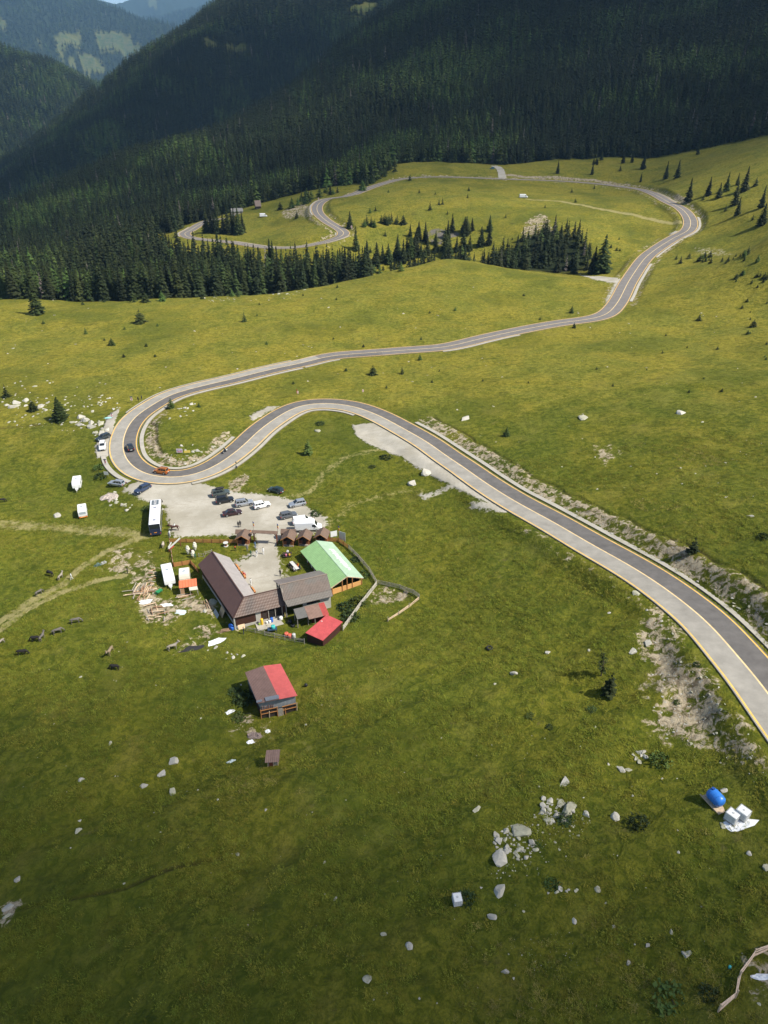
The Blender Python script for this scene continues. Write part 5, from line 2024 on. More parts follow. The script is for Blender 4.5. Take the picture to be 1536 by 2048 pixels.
p_, a_ = road_pose(459, 902, 2.6)
motorbike('dark touring motorbike with pale panniers rounding the inner bend', p_, a_)
person('rider in black on the touring motorbike', p_ + Vector((0, 0, 0.36)), a_, 'black', 'black', 'sit', None, hat='white')

# ------------------------------------------------------------------ timber and roofing
M_WOOD = mat('orange_stained_timber', (0.48, 0.215, 0.075), 0.7, var=0.28, vscale=1.4, streak=(0.4, 0.4, 6))
M_WOODR = mat('red_brown_timber', (0.21, 0.072, 0.036), 0.7, var=0.3, vscale=2, streak=(1, 1, 5))
M_PLANK = mat('honey_planks', (0.62, 0.33, 0.115), 0.7, var=0.22, vscale=1.2, streak=(0.5, 0.5, 7))
M_GREYW = mat('grey_weathered_wood', (0.30, 0.27, 0.22), 0.9, var=0.3, vscale=3)
M_PALEW = mat('pale_split_wood', (0.56, 0.42, 0.28), 0.85, var=0.3, vscale=3)
M_BRWALL = mat('dark_brown_sheet_wall', (0.060, 0.026, 0.018), 0.6, var=0.2, vscale=1.5)
M_DARKW = mat('dark_boarding', (0.040, 0.030, 0.024), 0.85, var=0.3, vscale=2)
M_CONCW = mat('pale_concrete_wall', (0.40, 0.38, 0.33), 0.9, var=0.15, vscale=1)
M_DARKIN = mat('interior_shade_black', (0.012, 0.011, 0.010), 0.95)  # near-black stands in for shade inside the buildings


def roof_mat(name, col, ang, period, var=0.14, rough=0.5, depth=0.8, cross=0.0, spec=0.35, stain=None):
    """profiled metal or tile roof: ribs run along the given bearing"""
    m = bpy.data.materials.new(name)
    m.use_nodes = True
    nt = m.node_tree
    N, L = nt.nodes, nt.links
    b = N['Principled BSDF']
    b.inputs['Roughness'].default_value = rough
    b.inputs['Specular IOR Level'].default_value = spec
    tc = N.new('ShaderNodeTexCoord')
    mp = N.new('ShaderNodeMapping')
    mp.inputs['Rotation'].default_value = (0, 0, -R(ang))
    L.new(tc.outputs['Object'], mp.inputs[0])

    def wave(axis, per):
        w = N.new('ShaderNodeTexWave')
        w.wave_type = 'BANDS'
        w.bands_direction = axis
        w.inputs['Scale'].default_value = 0.314 / per
        w.inputs['Distortion'].default_value = 0.0
        L.new(mp.outputs[0], w.inputs['Vector'])
        return w.outputs['Fac']
    h = wave('Y', period)
    if cross > 0:
        mm = N.new('ShaderNodeMath')
        mm.operation = 'ADD'
        L.new(h, mm.inputs[0])
        L.new(wave('X', cross), mm.inputs[1])
        h = mm.outputs[0]
    bp = N.new('ShaderNodeBump')
    bp.inputs['Strength'].default_value = depth
    bp.inputs['Distance'].default_value = 0.03
    L.new(h, bp.inputs['Height'])
    L.new(bp.outputs[0], b.inputs['Normal'])
    n = N.new('ShaderNodeTexNoise')
    n.inputs['Scale'].default_value = 0.9
    n.inputs['Detail'].default_value = 6
    n.inputs['Roughness'].default_value = 0.7
    L.new(tc.outputs['Object'], n.inputs['Vector'])
    mr = N.new('ShaderNodeMapRange')
    mr.inputs['From Min'].default_value = 0.3
    mr.inputs['From Max'].default_value = 0.7
    mr.inputs['To Min'].default_value = 1 - var
    mr.inputs['To Max'].default_value = 1 + var
    L.new(n.outputs['Fac'], mr.inputs['Value'])
    hs = N.new('ShaderNodeHueSaturation')
    hs.inputs['Color'].default_value = (*col, 1)
    L.new(mr.outputs[0], hs.inputs['Value'])
    # the grooves take a darker tone of the sheet colour
    mr2 = N.new('ShaderNodeMapRange')
    mr2.inputs['From Min'].default_value = 0.0
    mr2.inputs['From Max'].default_value = 0.35
    mr2.inputs['To Min'].default_value = 0.35
    mr2.inputs['To Max'].default_value = 0.0
    L.new(h, mr2.inputs['Value'])
    mx = N.new('ShaderNodeMix')
    mx.data_type = 'RGBA'
    mx.inputs[7].default_value = (*(c * 0.45 for c in col), 1)
    L.new(mr2.outputs[0], mx.inputs[0])
    L.new(hs.outputs[0], mx.inputs[6])
    out = mx.outputs[2]
    if stain:
        n2 = N.new('ShaderNodeTexNoise')
        n2.inputs['Scale'].default_value = 0.35
        n2.inputs['Detail'].default_value = 5
        L.new(tc.outputs['Object'], n2.inputs['Vector'])
        mr3 = N.new('ShaderNodeMapRange')
        mr3.inputs['From Min'].default_value = 0.45
        mr3.inputs['From Max'].default_value = 0.62
        mr3.inputs['To Max'].default_value = 0.6
        L.new(n2.outputs['Fac'], mr3.inputs['Value'])
        mx2 = N.new('ShaderNodeMix')
        mx2.data_type = 'RGBA'
        mx2.inputs[7].default_value = (*stain, 1)
        L.new(mr3.outputs[0], mx2.inputs[0])
        L.new(out, mx2.inputs[6])
        out = mx2.outputs[2]
    L.new(out, b.inputs['Base Color'])
    MATS[name] = m
    return m


def sheet(mb, pts, th=0.10, mi=0):
    """a roof plane with thickness, its top face through pts (counter clockwise from above)"""
    n = len(pts)
    v = [Vector(p) for p in pts]
    return mb.add([p - Vector((0, 0, th)) for p in v] + v, [tuple(range(n - 1, -1, -1)), tuple(range(n, 2 * n))] + [(i, (i + 1) % n, (i + 1) % n + n, i + n) for i in range(n)], mi)


def wall_ring(mb, pts, z0, tops, th=0.14, mi=0, skip=()):
    """upright wall panels round a footprint, tops given per corner"""
    n = len(pts)
    for i in range(n):
        if i in skip:
            continue
        a, b = Vector((*pts[i], 0)), Vector((*pts[(i + 1) % n], 0))
        d = (b - a).normalized()
        nn = Vector((-d.y, d.x, 0)) * th
        b2 = b - d * (th + 0.003)
        a0, b0 = a.copy(), b2.copy()
        ta, tb = tops[i], tops[(i + 1) % n]
        q = [a0, b0, b0 + nn, a0 + nn]
        zs = [ta, tb, tb, ta]
        mb.add([Vector((p.x, p.y, z0)) for p in q] + [Vector((p.x, p.y, z)) for p, z in zip(q, zs)], [(3, 2, 1, 0), (4, 5, 6, 7), (0, 1, 5, 4), (1, 2, 6, 5), (2, 3, 7, 6), (3, 0, 4, 7)], mi)
    return mb


# ------------------------------------------------------------------ the L shaped sheep barn
ZG = Hz(-30, 115)
BO = Vector((-31.0, 114.0, ZG))


def L_(x, y, z=0):
    return Vector((x - BO.x, y - BO.y, z))


barn = thing('sheepfold_inn', 'L shaped brown roofed barn inn with hipped corner', 'building', BO)
EZ, RZ_ = 3.0, 5.6
P0, P1, P2 = (-39.7, 125.5), (-28.8, 107.3), (-18.9, 111.5)
R0, R1, R2 = (-36.6, 126.7), (-27.1, 110.5), (-19.8, 113.6)
B2, IC, E0 = (-20.6, 115.9), (-25.3, 114.0), (-33.4, 128.2)
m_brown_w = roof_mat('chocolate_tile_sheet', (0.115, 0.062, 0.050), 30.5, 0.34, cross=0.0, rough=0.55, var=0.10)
m_brown_e = roof_mat('painted_sheen_brown_sheet', (0.36, 0.33, 0.315), 30.5, 0.34, rough=0.38, var=0.16, spec=0.5)  # paler grey base imitates the sky and sun sheen on this slope
m_brown_s = roof_mat('brown_tile_sheet', (0.125, 0.082, 0.062), 113, 0.30, cross=0.36, rough=0.5, var=0.18, stain=(0.060, 0.052, 0.046))
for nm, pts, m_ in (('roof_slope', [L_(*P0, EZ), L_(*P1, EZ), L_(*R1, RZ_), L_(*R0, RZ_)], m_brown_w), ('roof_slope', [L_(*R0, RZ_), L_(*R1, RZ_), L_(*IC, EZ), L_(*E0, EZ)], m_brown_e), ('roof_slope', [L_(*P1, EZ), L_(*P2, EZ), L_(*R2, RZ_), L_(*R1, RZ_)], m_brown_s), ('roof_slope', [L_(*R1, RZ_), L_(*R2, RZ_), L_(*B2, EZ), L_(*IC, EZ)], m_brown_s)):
    sheet(MB(), pts, 0.08).build(nm, m_, barn)
rc = MB()
for a, b in ((R0, R1), (R1, R2)):
    rc.bar(L_(*a, RZ_ + 0.03), L_(*b, RZ_ + 0.03), 0.22, 0.07)
rc.bar(L_(*R1, RZ_ + 0.03), L_(*P1, EZ + 0.03), 0.22, 0.07)
rc.build('ridge_cap', mat('brown_ridge_cap', (0.085, 0.045, 0.036), 0.5), barn)


def toward(p, q, d):
    v = Vector((q[0] - p[0], q[1] - p[1])).normalized() * d
    return (p[0] + v.x, p[1] + v.y)


W0, W1 = (-38.8, 125.2), (-28.7, 108.4)
foot = [tuple(L_(*q)[:2]) for q in ((-38.9, 125.1), (-28.55, 107.95), (-19.3, 111.8), (-20.8, 115.4), (-25.9, 113.1), (-34.1, 127.7))]
wl = wall_ring(MB(), foot, -0.5, [EZ - 0.05] * 6)
g0, g1 = L_(-38.9, 125.1), L_(-34.1, 127.7)
gm = L_(-36.45, 126.4)
wl.add([(g0.x, g0.y, EZ - 0.05), (g1.x, g1.y, EZ - 0.05), (gm.x, gm.y, RZ_ - 0.15)], [(0, 1, 2)])
wl.build('wall', M_BRWALL, barn)
pl = wall_ring(MB(), [tuple(L_(*q)[:2]) for q in ((-38.97, 125.06), (-28.52, 107.88), (-19.2, 111.75))], -0.6, [0.55] * 3, 0.2, skip=(2,))
pl.build('plinth', M_CONCW, barn)
MB().bar(L_(-28.75, 107.65, -0.6), L_(-28.75, 107.65, EZ - 0.05), 0.22).build('corner_post', mat('whitish_post', (0.52, 0.50, 0.44), 0.8), barn)
# doorway and grey panel on the yard front
fx = Vector((9.25, 3.85, 0)).normalized()
fn = Vector((fx.y, -fx.x, 0))
q0 = L_(-28.55, 107.95)


def front(s, z, out=0.0):
    return q0 + fx * s + fn * out + Vector((0, 0, z))


def front_box(mb, s0, s1, z0, z1, o0, o1, mi=0):
    v = [front(s0, z0, o0), front(s1, z0, o0), front(s1, z0, o1), front(s0, z0, o1), front(s0, z1, o0), front(s1, z1, o0), front(s1, z1, o1), front(s0, z1, o1)]
    return mb.add(v, [(0, 1, 2, 3), (7, 6, 5, 4), (0, 4, 5, 1), (1, 5, 6, 2), (2, 6, 7, 3), (3, 7, 4, 0)], mi)


front_box(MB(), 3.9, 4.9, 0, 2.75, -0.10, 0.03).build('grey_panel', M_CONCW, barn)
front_box(MB(), 6.4, 9.2, 0, 2.6, -0.12, 0.012).build('bay_shade_panel', M_DARKIN, barn)  # closed panel, the shade in the bay is painted near-black
for s in (6.35, 7.7, 9.1):
    front_box(MB(), s, s + 0.14, 0, 2.9, 0.02, 0.16).build('post', M_GREYW, barn)
dr = front_box(MB(), 5.2, 6.1, 0, 2.1, -0.1, 0.02).build('door', M_DARKW, barn)
# orange benches and trim along the sunny yard side
bx = Vector((R1[0] - R0[0], R1[1] - R0[1], 0)).normalized()
bn = Vector((-bx.y, bx.x, 0))
terrace = tag(front_box(MB(), 3.6, 10.8, -0.3, 0.22, 0.15, 2.5).build('concrete_terrace', M_GUT), 'pale concrete terrace along the yard side of the inn', 'terrace')
terrace.location = BO


# ------------------------------------------------------------------ the dark open hall beside it
def frame(o, ang):
    u = Vector((math.cos(R(ang)), math.sin(R(ang)), 0))
    v = Vector((-u.y, u.x, 0))

    def f(a, b, z):
        return u * a + v * b + Vector((0, 0, z))
    return f


hall = thing('open_hall', 'dark brown tiled hall open towards the yard', 'building', (-20.2, 113.1, ZG))
F = frame(None, 22)
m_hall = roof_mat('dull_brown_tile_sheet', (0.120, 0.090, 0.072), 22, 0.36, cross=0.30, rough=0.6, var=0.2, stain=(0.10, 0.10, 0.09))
LH = 9.5
sheet(MB(), [F(-0.2, -2.45, 4.62), F(LH, -2.45, 4.62), F(LH, 0, 6.7), F(-0.2, 0, 6.7)], 0.1).build('roof_slope', m_hall, hall)
sheet(MB(), [F(0.2, -3.7, 3.85), F(LH - 0.1, -3.7, 3.85), F(LH, -2.46, 4.56), F(-0.1, -2.46, 4.56)], 0.08).build('eave_extension', roof_mat('greyish_tile_sheet', (0.130, 0.115, 0.098), 22, 0.36, cross=0.3, rough=0.6), hall)
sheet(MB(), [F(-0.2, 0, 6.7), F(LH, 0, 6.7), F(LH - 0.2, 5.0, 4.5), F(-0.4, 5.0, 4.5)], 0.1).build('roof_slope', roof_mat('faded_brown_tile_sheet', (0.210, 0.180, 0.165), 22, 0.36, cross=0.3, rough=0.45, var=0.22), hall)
MB().bar(F(-0.22, 0, 6.73), F(LH + 0.02, 0, 6.73), 0.24, 0.08).build('ridge_cap', mat('pale_ridge_cap', (0.24, 0.19, 0.15), 0.6), hall)
for a, b in ((0.2, 4.6), (3.3, 4.6), (6.4, 4.6), (9.0, 4.6), (0.2, 2.4), (0.2, -2.2)):
    MB().bar(F(a, b, -0.4), F(a, b, 4.5 if b > 4 else 5.4 if b > 0 else 4.6), 0.2).build('post', M_GREYW, hall)
tr = MB().bar(F(0.0, -2.4, 4.5), F(0.0, 4.9, 4.45), 0.16).bar(F(0.0, 0, 4.5), F(0.0, 0, 6.6), 0.16).bar(F(0.0, 2.4, 4.5), F(0.0, 0.6, 6.2), 0.12).bar(F(0.0, -1.9, 4.9), F(0.0, -0.6, 6.2), 0.12)
tr.build('gable_truss', M_GREYW, hall)
MB().box((0, 0, 0), (1, 1, 1)).v
w_ = wall_ring(MB(), [tuple(F(a, b, 0)[:2]) for a, b in ((3.4, -3.0), (LH - 0.35, -3.0), (LH - 0.35, 4.4), (3.4, 4.4))], -0.5, [4.0, 4.0, 4.4, 4.4], 0.15, skip=(2, 3))
w_.build('wall', M_CONCW, hall)
wn_ = MB()
slab(wn_, [F(4.2, -3.0, 2.7), F(LH - 2.6, -3.0, 2.7), F(LH - 2.6, -3.0, 3.75), F(4.2, -3.0, 3.75)], 0, 1, 0, 1, 0.03, 0.05)
wn_.build('window_strip', M_GLASS, hall)
fl = MB()
slab(fl, [F(0, -2.6, 0.05), F(LH, -2.6, 0.05), F(LH, 4.6, 0.05), F(0, 4.6, 0.05)], 0, 1, 0, 1, 0.04, 0.3)
fl.build('floor', mat('dark_packed_floor', (0.055, 0.045, 0.036), 0.95), hall)

# lean-to shelter with three roof colours
lean = thing('lean_to_shelter', 'low lean-to shelter with grey, brown and red roof sheets', 'shelter', (-17.6, 110.0, ZG))
F = frame(None, 21.3)
for nm, a0, a1, b0, z0, m_ in (('grey_roof_sheet', 0, 2.15, -2.6, 2.55, roof_mat('dull_grey_sheet', (0.13, 0.125, 0.115), 111, 0.25, rough=0.6)), ('brown_roof_sheet', 2.16, 5.0, -3.35, 2.45, roof_mat('pinkish_brown_sheet', (0.215, 0.135, 0.105), 111, 0.25, rough=0.6, var=0.2)), ('red_roof_sheet', 5.01, 6.2, -3.3, 2.42, roof_mat('faded_red_sheet', (0.36, 0.065, 0.055), 111, 0.25, rough=0.5))):
    sheet(MB(), [F(a0, b0, z0), F(a1, b0, z0), F(a1, 0, 3.1), F(a0, 0, 3.1)], 0.06).build(nm, m_, lean)
for a, b in ((0.1, -0.15), (3.0, -0.15), (6.0, -0.15), (0.1, -2.4), (2.2, -2.4), (3.4, -3.1), (6.0, -3.1)):
    MB().bar(F(a, b, -0.4), F(a, b, 2.95 if b > -1 else 2.4), 0.13).build('post', M_GREYW, lean)
w_ = MB()
slab(w_, [F(3.0, -2.2, 0), F(6.0, -2.2, 0), F(6.0, -2.2, 2.2), F(3.0, -2.2, 2.2)], 0, 1, 0, 1, 0.02, 0.1)
w_.build('wall', mat('dark_red_boards', (0.11, 0.016, 0.014), 0.8, var=0.2), lean)

# red roofed shed
shed = thing('red_roofed_shed', 'small dark brown shed with bright red flat roof', 'shed', (-11.4, 105.2, ZG))
so = Vector((-11.4, 105.2, 0))
rc_ = [(-11.05, 108.9), (-7.9, 107.0), (-11.3, 101.6), (-14.7, 103.6)]
rz_ = [2.62, 2.40, 2.32, 2.54]
o_ = [3, 2, 1, 0]
sheet(MB(), [Vector((rc_[i][0], rc_[i][1], rz_[i])) - so for i in o_], 0.09).build('roof', roof_mat('bright_red_sheet', (0.45, 0.075, 0.075), 58, 0.22, rough=0.5, var=0.2, depth=0.5), shed)
cen = Vector((-11.23, 105.28))
fp = [tuple((Vector(rc_[i]) - cen) * 0.93 + cen - Vector((so.x, so.y))) for i in o_]
wall_ring(MB(), fp, -0.4, [rz_[i] - 0.1 for i in o_], 0.1).build('wall', roof_mat('dark_red_brown_sheet_wall', (0.052, 0.020, 0.016), 58, 0.3, rough=0.6), shed)
d_ = MB()
a_w, b_w = Vector((*fp[0], 0)), Vector((*fp[1], 0))
pale = mat('pale_roof_patch', (0.66, 0.50, 0.45), 0.6)
MB().blob(Vector((-11.9, 106.9, 2.62)) - so, (0.16, 0.12, 0.08), 4, 0.3).build('roof_patch', pale, shed)
for i in range(4):
    a, b = Vector((*fp[i], 0)), Vector((*fp[(i + 1) % 4], 0))
    MB().bar(a + Vector((0, 0, -0.02)), b + Vector((0, 0, -0.02)), 0.3, 0.2).build('footing', M_CONCW, shed)

# ------------------------------------------------------------------ green canopy hall
green = thing('green_roofed_hall', 'long timber hall under a bright green roof with white lettering', 'hall', (-10.6, 117.7, ZG))
F = frame(None, 118.3)   # a runs to the far end, b to the left (yard side)
LG, HWG = 15.7, 3.75
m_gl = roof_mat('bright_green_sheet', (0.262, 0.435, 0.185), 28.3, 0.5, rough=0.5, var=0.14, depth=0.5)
m_gr = roof_mat('painted_sheen_green_sheet', (0.365, 0.500, 0.350), 28.3, 0.5, rough=0.4, var=0.12, depth=0.5, spec=0.6)  # paler green imitates the sheen on the sun-facing slope
b0 = -3.45


def GF(a, b, z):
    """b measured from the ridge, positive towards the yard"""
    return F(a, b + b0, z)


sheet(MB(), [GF(0, 0, 4.25), GF(LG, 0, 4.25), GF(LG, 3.95, 2.65), GF(0, 3.75, 2.65)], 0.05).build('roof_slope', m_gl, green)
rs = sheet(MB(), [GF(0, -3.8, 2.65), GF(LG, -3.8, 2.65), GF(LG, 0, 4.25), GF(0, 0, 4.25)], 0.05).build('roof_slope', m_gr, green)
MB().bar(GF(-0.02, 0, 4.27), GF(LG + 0.02, 0, 4.27), 0.12, 0.05).build('ridge_cap', m_gr, green)
# white painted lettering running down the sunny slope (too worn to read)
sl = (4.25 - 2.65) / 3.8
lt = MB()


def glyph(a, wdt, strokes):
    for (u0, v0), (u1, v1) in strokes:
        def Q(u, v):
            bb = -2.55 + 1.25 * v
            return GF(a + wdt * u, bb, 4.25 + sl * bb + 0.012)
        lt.bar(Q(u0, v0), Q(u1, v1), 0.17, 0.02)


GL = {'n': [((0, 0), (0, .75)), ((0, .7), (1, .7)), ((1, 0), (1, .7))], 'i': [((.5, 0), (.5, 1))], 'e': [((0, .1), (1, .1)), ((0, .1), (0, .75)), ((0, .75), (1, .75)), ((0, .42), (1, .42)), ((1, .42), (1, .75))], 'h': [((0, 0), (0, 1)), ((0, .6), (1, .6)), ((1, 0), (1, .6))], 'v': [((0, .75), (.5, 0)), ((.5, 0), (1, .75))], 'l': [((.5, 0), (.5, 1)), ((.5, .05), (1, .05))]}
ga = 11.9
for ch in 'hvinehnlen':
    glyph(ga, -0.62, GL[ch])
    ga -= 0.80
lt.build('roof_lettering', mat('white_roof_lettering', (0.82, 0.84, 0.82), 0.6), rs)
MB().blob(GF(3.3, -1.95, 4.25 + sl * -1.95), (0.42, 0.42, 0.03), 3, 0.1, 10, 4).build('white_emblem', MATS['white_roof_lettering'], rs)
for a in (0.15, 3.2, 6.3, 9.4, 12.5, LG - 0.15):
    for b in (3.4, -3.4):
        MB().bar(GF(a, b, -0.4), GF(a, b, 2.7), 0.18).build('post', M_WOOD, green)
fw = MB()
slab(fw, [GF(0.12, 3.3, 0), GF(0.12, -3.3, 0), GF(0.12, -3.3, 2.05), GF(0.12, 3.3, 2.05)], 0, 1, 0, 1, 0.02, 0.1)
slab(fw, [GF(0.12, -3.35, 0), GF(LG - 0.2, -3.35, 0), GF(LG - 0.2, -3.35, 1.5), GF(0.12, -3.35, 1.5)], 0, 1, 0, 1, 0.02, 0.1)
fw.build('plank_wall', M_PLANK, green)
for b in (3.35, 1.1, 0, -1.2, -3.35):
    MB().bar(GF(0.06, b, -0.3), GF(0.06, b, 2.6 if abs(b) > 3 else 4.2 if b == 0 else 3.6), 0.16).build('gable_post', M_WOOD, green)
MB().bar(GF(-0.02, 3.7, 2.58), GF(-0.02, 0, 4.18), 0.06, 0.14).bar(GF(-0.02, -3.7, 2.58), GF(-0.02, 0, 4.18), 0.06, 0.14).build('barge_board', M_PALEW, green)
fl = MB()
slab(fl, [GF(0, 3.3, 0), GF(0, -3.3, 0), GF(LG, -3.3, 0), GF(LG, 3.3, 0)][::-1], 0, 1, 0, 1, 0.05, 0.3)
fl.build('floor', M_GREYW, green)
dk = MB()
slab(dk, [GF(0.3, -2.9, 0), GF(LG - 0.4, -2.9, 0), GF(LG - 0.4, -2.9, 2.6), GF(0.3, -2.9, 2.6)][::-1], 0, 1, 0, 1, 0.02, 0.1)
dk.build('inner_shade_wall', M_DARKIN, green)  # near-black sheet imitates the shade under the roof
# goods hung at the open side
gd_ = random.Random(4)
for k in range(9):
    a = 6.6 + k * 0.75
    c = ('white', 'brown', 'red', 'white', 'khaki', 'white', 'grey', 'brown', 'white')[k]
    o = MB().box((-0.16, -0.06, -0.9), (0.16, 0.06, 0), taper=(0.04, 0.0)).build('hanging_fleece', cloth(c, C_[c]), None, bevel=0.04)
    w = Vector((-10.6, 117.7, ZG)) + GF(a, 3.55, 2.25)
    o.location = w
    o.rotation_euler = (0, 0, R(118.3))
    tag(o, 'fleece or garment hung for sale under the green roof edge', 'garment', 'goods hung along the green hall')

# ------------------------------------------------------------------ timber kiosks, gate, small roofs
m_kr = roof_mat('brown_shingle', (0.150, 0.100, 0.072), 90, 0.28, cross=0.25, rough=0.75, var=0.2)


def kiosk(label, px, py, ang, w=2.5, d=2.7, h=2.05, hr=2.95, group='timber kiosks'):
    p = G(px, py)
    t = thing('timber_kiosk', label, 'kiosk', p, R(ang), group)
    hw = w / 2
    o = 0.35
    MB().box((-hw, -d / 2, -0.3), (hw, d / 2, 0.12)).build('floor', M_GREYW, t)
    wl = MB()
    wl.box((-hw, d / 2 - 0.1, 0.125), (hw, d / 2, h))
    wl.box((-hw, -d / 2 + 0.7, 0.125), (-hw + 0.1, d / 2 - 0.105, h))
    wl.box((hw - 0.1, -d / 2 + 0.7, 0.125), (hw, d / 2 - 0.105, h))
    wl.box((-hw + 0.105, -d / 2 + 0.7, 0.125), (hw - 0.105, -d / 2 + 0.8, 1.0))
    wl.add([(-hw, -d / 2 + 0.7, h), (hw, -d / 2 + 0.7, h), (0, -d / 2 + 0.7, hr - 0.1)], [(0, 1, 2)])
    wl.build('wall', M_WOODR, t)
    MB().box((-0.42, -d / 2 + 0.62, 0.13), (0.42, -d / 2 + 0.69, 1.75)).build('door', M_DARKW, t)
    for s in (-1, 1):
        MB().bar((s * (hw - 0.08), -d / 2 + 0.05, -0.2), (s * (hw - 0.08), -d / 2 + 0.05, h + 0.1), 0.13).build('post', M_WOOD, t)
        a = [(s * (hw + o), -d / 2 - 0.35, h - 0.15), (s * (hw + o), d / 2 + 0.3, h - 0.15), (0, d / 2 + 0.3, hr), (0, -d / 2 - 0.35, hr)]
        sheet(MB(), a if s > 0 else a[::-1], 0.08).build('roof_slope', m_kr, t)
        MB().bar((s * (hw + o), -d / 2 - 0.39, h - 0.22), (0, -d / 2 - 0.39, hr - 0.06), 0.05, 0.13).build('barge_board', M_WOOD, t)
    MB().bar((-hw, -d / 2 + 0.05, 0.62), (-hw + 0.8, -d / 2 + 0.05, 0.62), 0.06).bar((hw, -d / 2 + 0.05, 0.62), (hw - 0.8, -d / 2 + 0.05, 0.62), 0.06).build('rail', M_WOOD, t)
    return t


kiosk('timber kiosk left of the gate, with flags at its posts', 489, 1086, -6, 2.6, 2.6)
kiosk('timber kiosk next to the right gate post', 579, 1087, -6)
kiosk('timber kiosk in the middle of the right three', 610.5, 1086, -8)
kiosk('timber kiosk nearest the green hall and white boards', 645, 1083, -10)


def small_roof(label, px, py, ang, side):
    """a narrow roofed notice shelter on the lot side of the fence"""
    t = thing('notice_shelter', label, 'shelter', G(px, py), R(ang), 'roofed notice shelters')
    for s in (-1, 1):
        a = [(-1.75, s * 0.85, 1.75), (1.75, s * 0.85, 1.75), (1.75, 0, 2.45), (-1.75, 0, 2.45)]
        sheet(MB(), a if s < 0 else a[::-1], 0.07).build('roof_slope', m_kr, t)
    for x in (-1.5, 1.5):
        MB().bar((x, 0, -0.2), (x, 0, 2.35), 0.15).build('post', M_WOODR, t)
    MB().box((side * 1.68 - 0.04, -0.6, 0.7), (side * 1.68 + 0.04, 0.6, 2.0)).build('end_board', mat('orange_board', (0.62, 0.22, 0.07), 0.6), t)
    MB().box((-1.4, -0.05, 0.7), (1.4, 0.05, 1.7)).build('notice_board', M_WOODR, t)
    if side > 0:
        MB().box((0.75, -0.62, 2.0), (1.35, -0.30, 2.22)).build('white_notice', mat('white_notice_sheet', (0.75, 0.75, 0.73), 0.6), t)
    return t


small_roof('small roofed notice shelter behind the left kiosk', 488, 1077, -3, 1)
small_roof('small roofed notice shelter behind the kiosk by the right gate post', 578, 1076, -3, -1)

gate = thing('entrance_gate', 'rustic timber gate with a narrow brown roof over the yard entrance', 'gate', G(532, 1087), R(-5))
for x in (-2.62, 2.62):
    MB().bar((x, 0, -0.3), (x, 0, 3.0), 0.24).build('post', M_WOODR, gate)
    s = -1 if x > 0 else 1
    MB().bar((x, 0, 2.2), (x + s * 0.8, 0, 2.95), 0.13).build('brace', M_WOODR, gate)
MB().bar((-2.9, 0, 3.0), (2.9, 0, 3.0), 0.2).build('beam', M_WOODR, gate)
for s in (-1, 1):
    a = [(-3.0, s * 0.62, 3.08), (3.0, s * 0.62, 3.08), (3.0, 0, 3.5), (-3.0, 0, 3.5)]
    sheet(MB(), a if s < 0 else a[::-1], 0.07).build('roof_slope', m_kr, gate)


def flag(label, px, py, h, cols, lean=0.0):
    t = thing('flagpole', label, 'flag', G(px, py), 0, 'flags at the yard')
    MB().tube([(0, 0, -0.2), (lean, 0, h)], 0.03, 6).build('pole', M_TRIM, t)
    for k, c in enumerate(cols):
        f = MB()
        n = 6
        v = []
        for i in range(n):
            u = i / (n - 1)
            for z in (0, 0.36):
                v.append((lean + 0.03 + u * 0.22, 0.06 * math.sin(u * 7), h - 0.4 * (k + 1) + z - u * 0.25))
        f.add(v, [(2 * i, 2 * i + 2, 2 * i + 3, 2 * i + 1) for i in range(n - 1)])
        o = f.build('banner_band', cloth('flag_' + c, {'red': (0.5, 0.03, 0.03), 'yellow': (0.7, 0.45, 0.04), 'blue': (0.03, 0.06, 0.3)}[c]), t)
        s_ = o.modifiers.new('body', 'SOLIDIFY')
        s_.thickness = 0.01
    return t


flag('drooping red flag on a tall pole left of the gate roof', 508, 1069, 3.6, ('blue', 'yellow', 'red'))
flag('drooping red flag on a tall pole right of the gate roof', 556, 1072, 3.4, ('blue', 'yellow', 'red'))
flag('drooping flag on the pole between the white boards', 677, 1078, 3.6, ('blue', 'yellow', 'red'))
MB_ = None


def board(label, px, py, ang, w, h, z0, m_, cat='signboard', name='signboard', group=None, post=M_STEEL, th=0.05, split=False):
    t = thing(name, label, cat, G(px, py), R(ang), group)
    for x in (-w * 0.42, w * 0.42):
        MB().tube([(x, 0.05, -0.3), (x, 0.05, z0 + h * 0.98)], 0.035, 6).build('post', post, t)
    if split:
        MB().box((-w / 2, -th, z0), (-0.02, 0, z0 + h)).build('panel', m_, t, bevel=0.01)
        MB().box((0.02, -th, z0), (w / 2, 0, z0 + h)).build('panel', m_, t, bevel=0.01)
    else:
        MB().box((-w / 2, -th, z0), (w / 2, 0, z0 + h)).build('panel', m_, t, bevel=0.01)
    return t


M_WHITEB = mat('white_board', (0.72, 0.72, 0.70), 0.6, var=0.05)
M_GREYB = mat('pale_grey_board', (0.50, 0.50, 0.46), 0.6, var=0.08)
board('plain white board behind the fence next to the last kiosk', 668, 1080, 22, 1.55, 1.45, 0.95, M_WHITEB)
board('tall two part pale board at the fence corner', 685, 1084, -32, 1.75, 2.2, 0.5, M_GREYB, split=True)


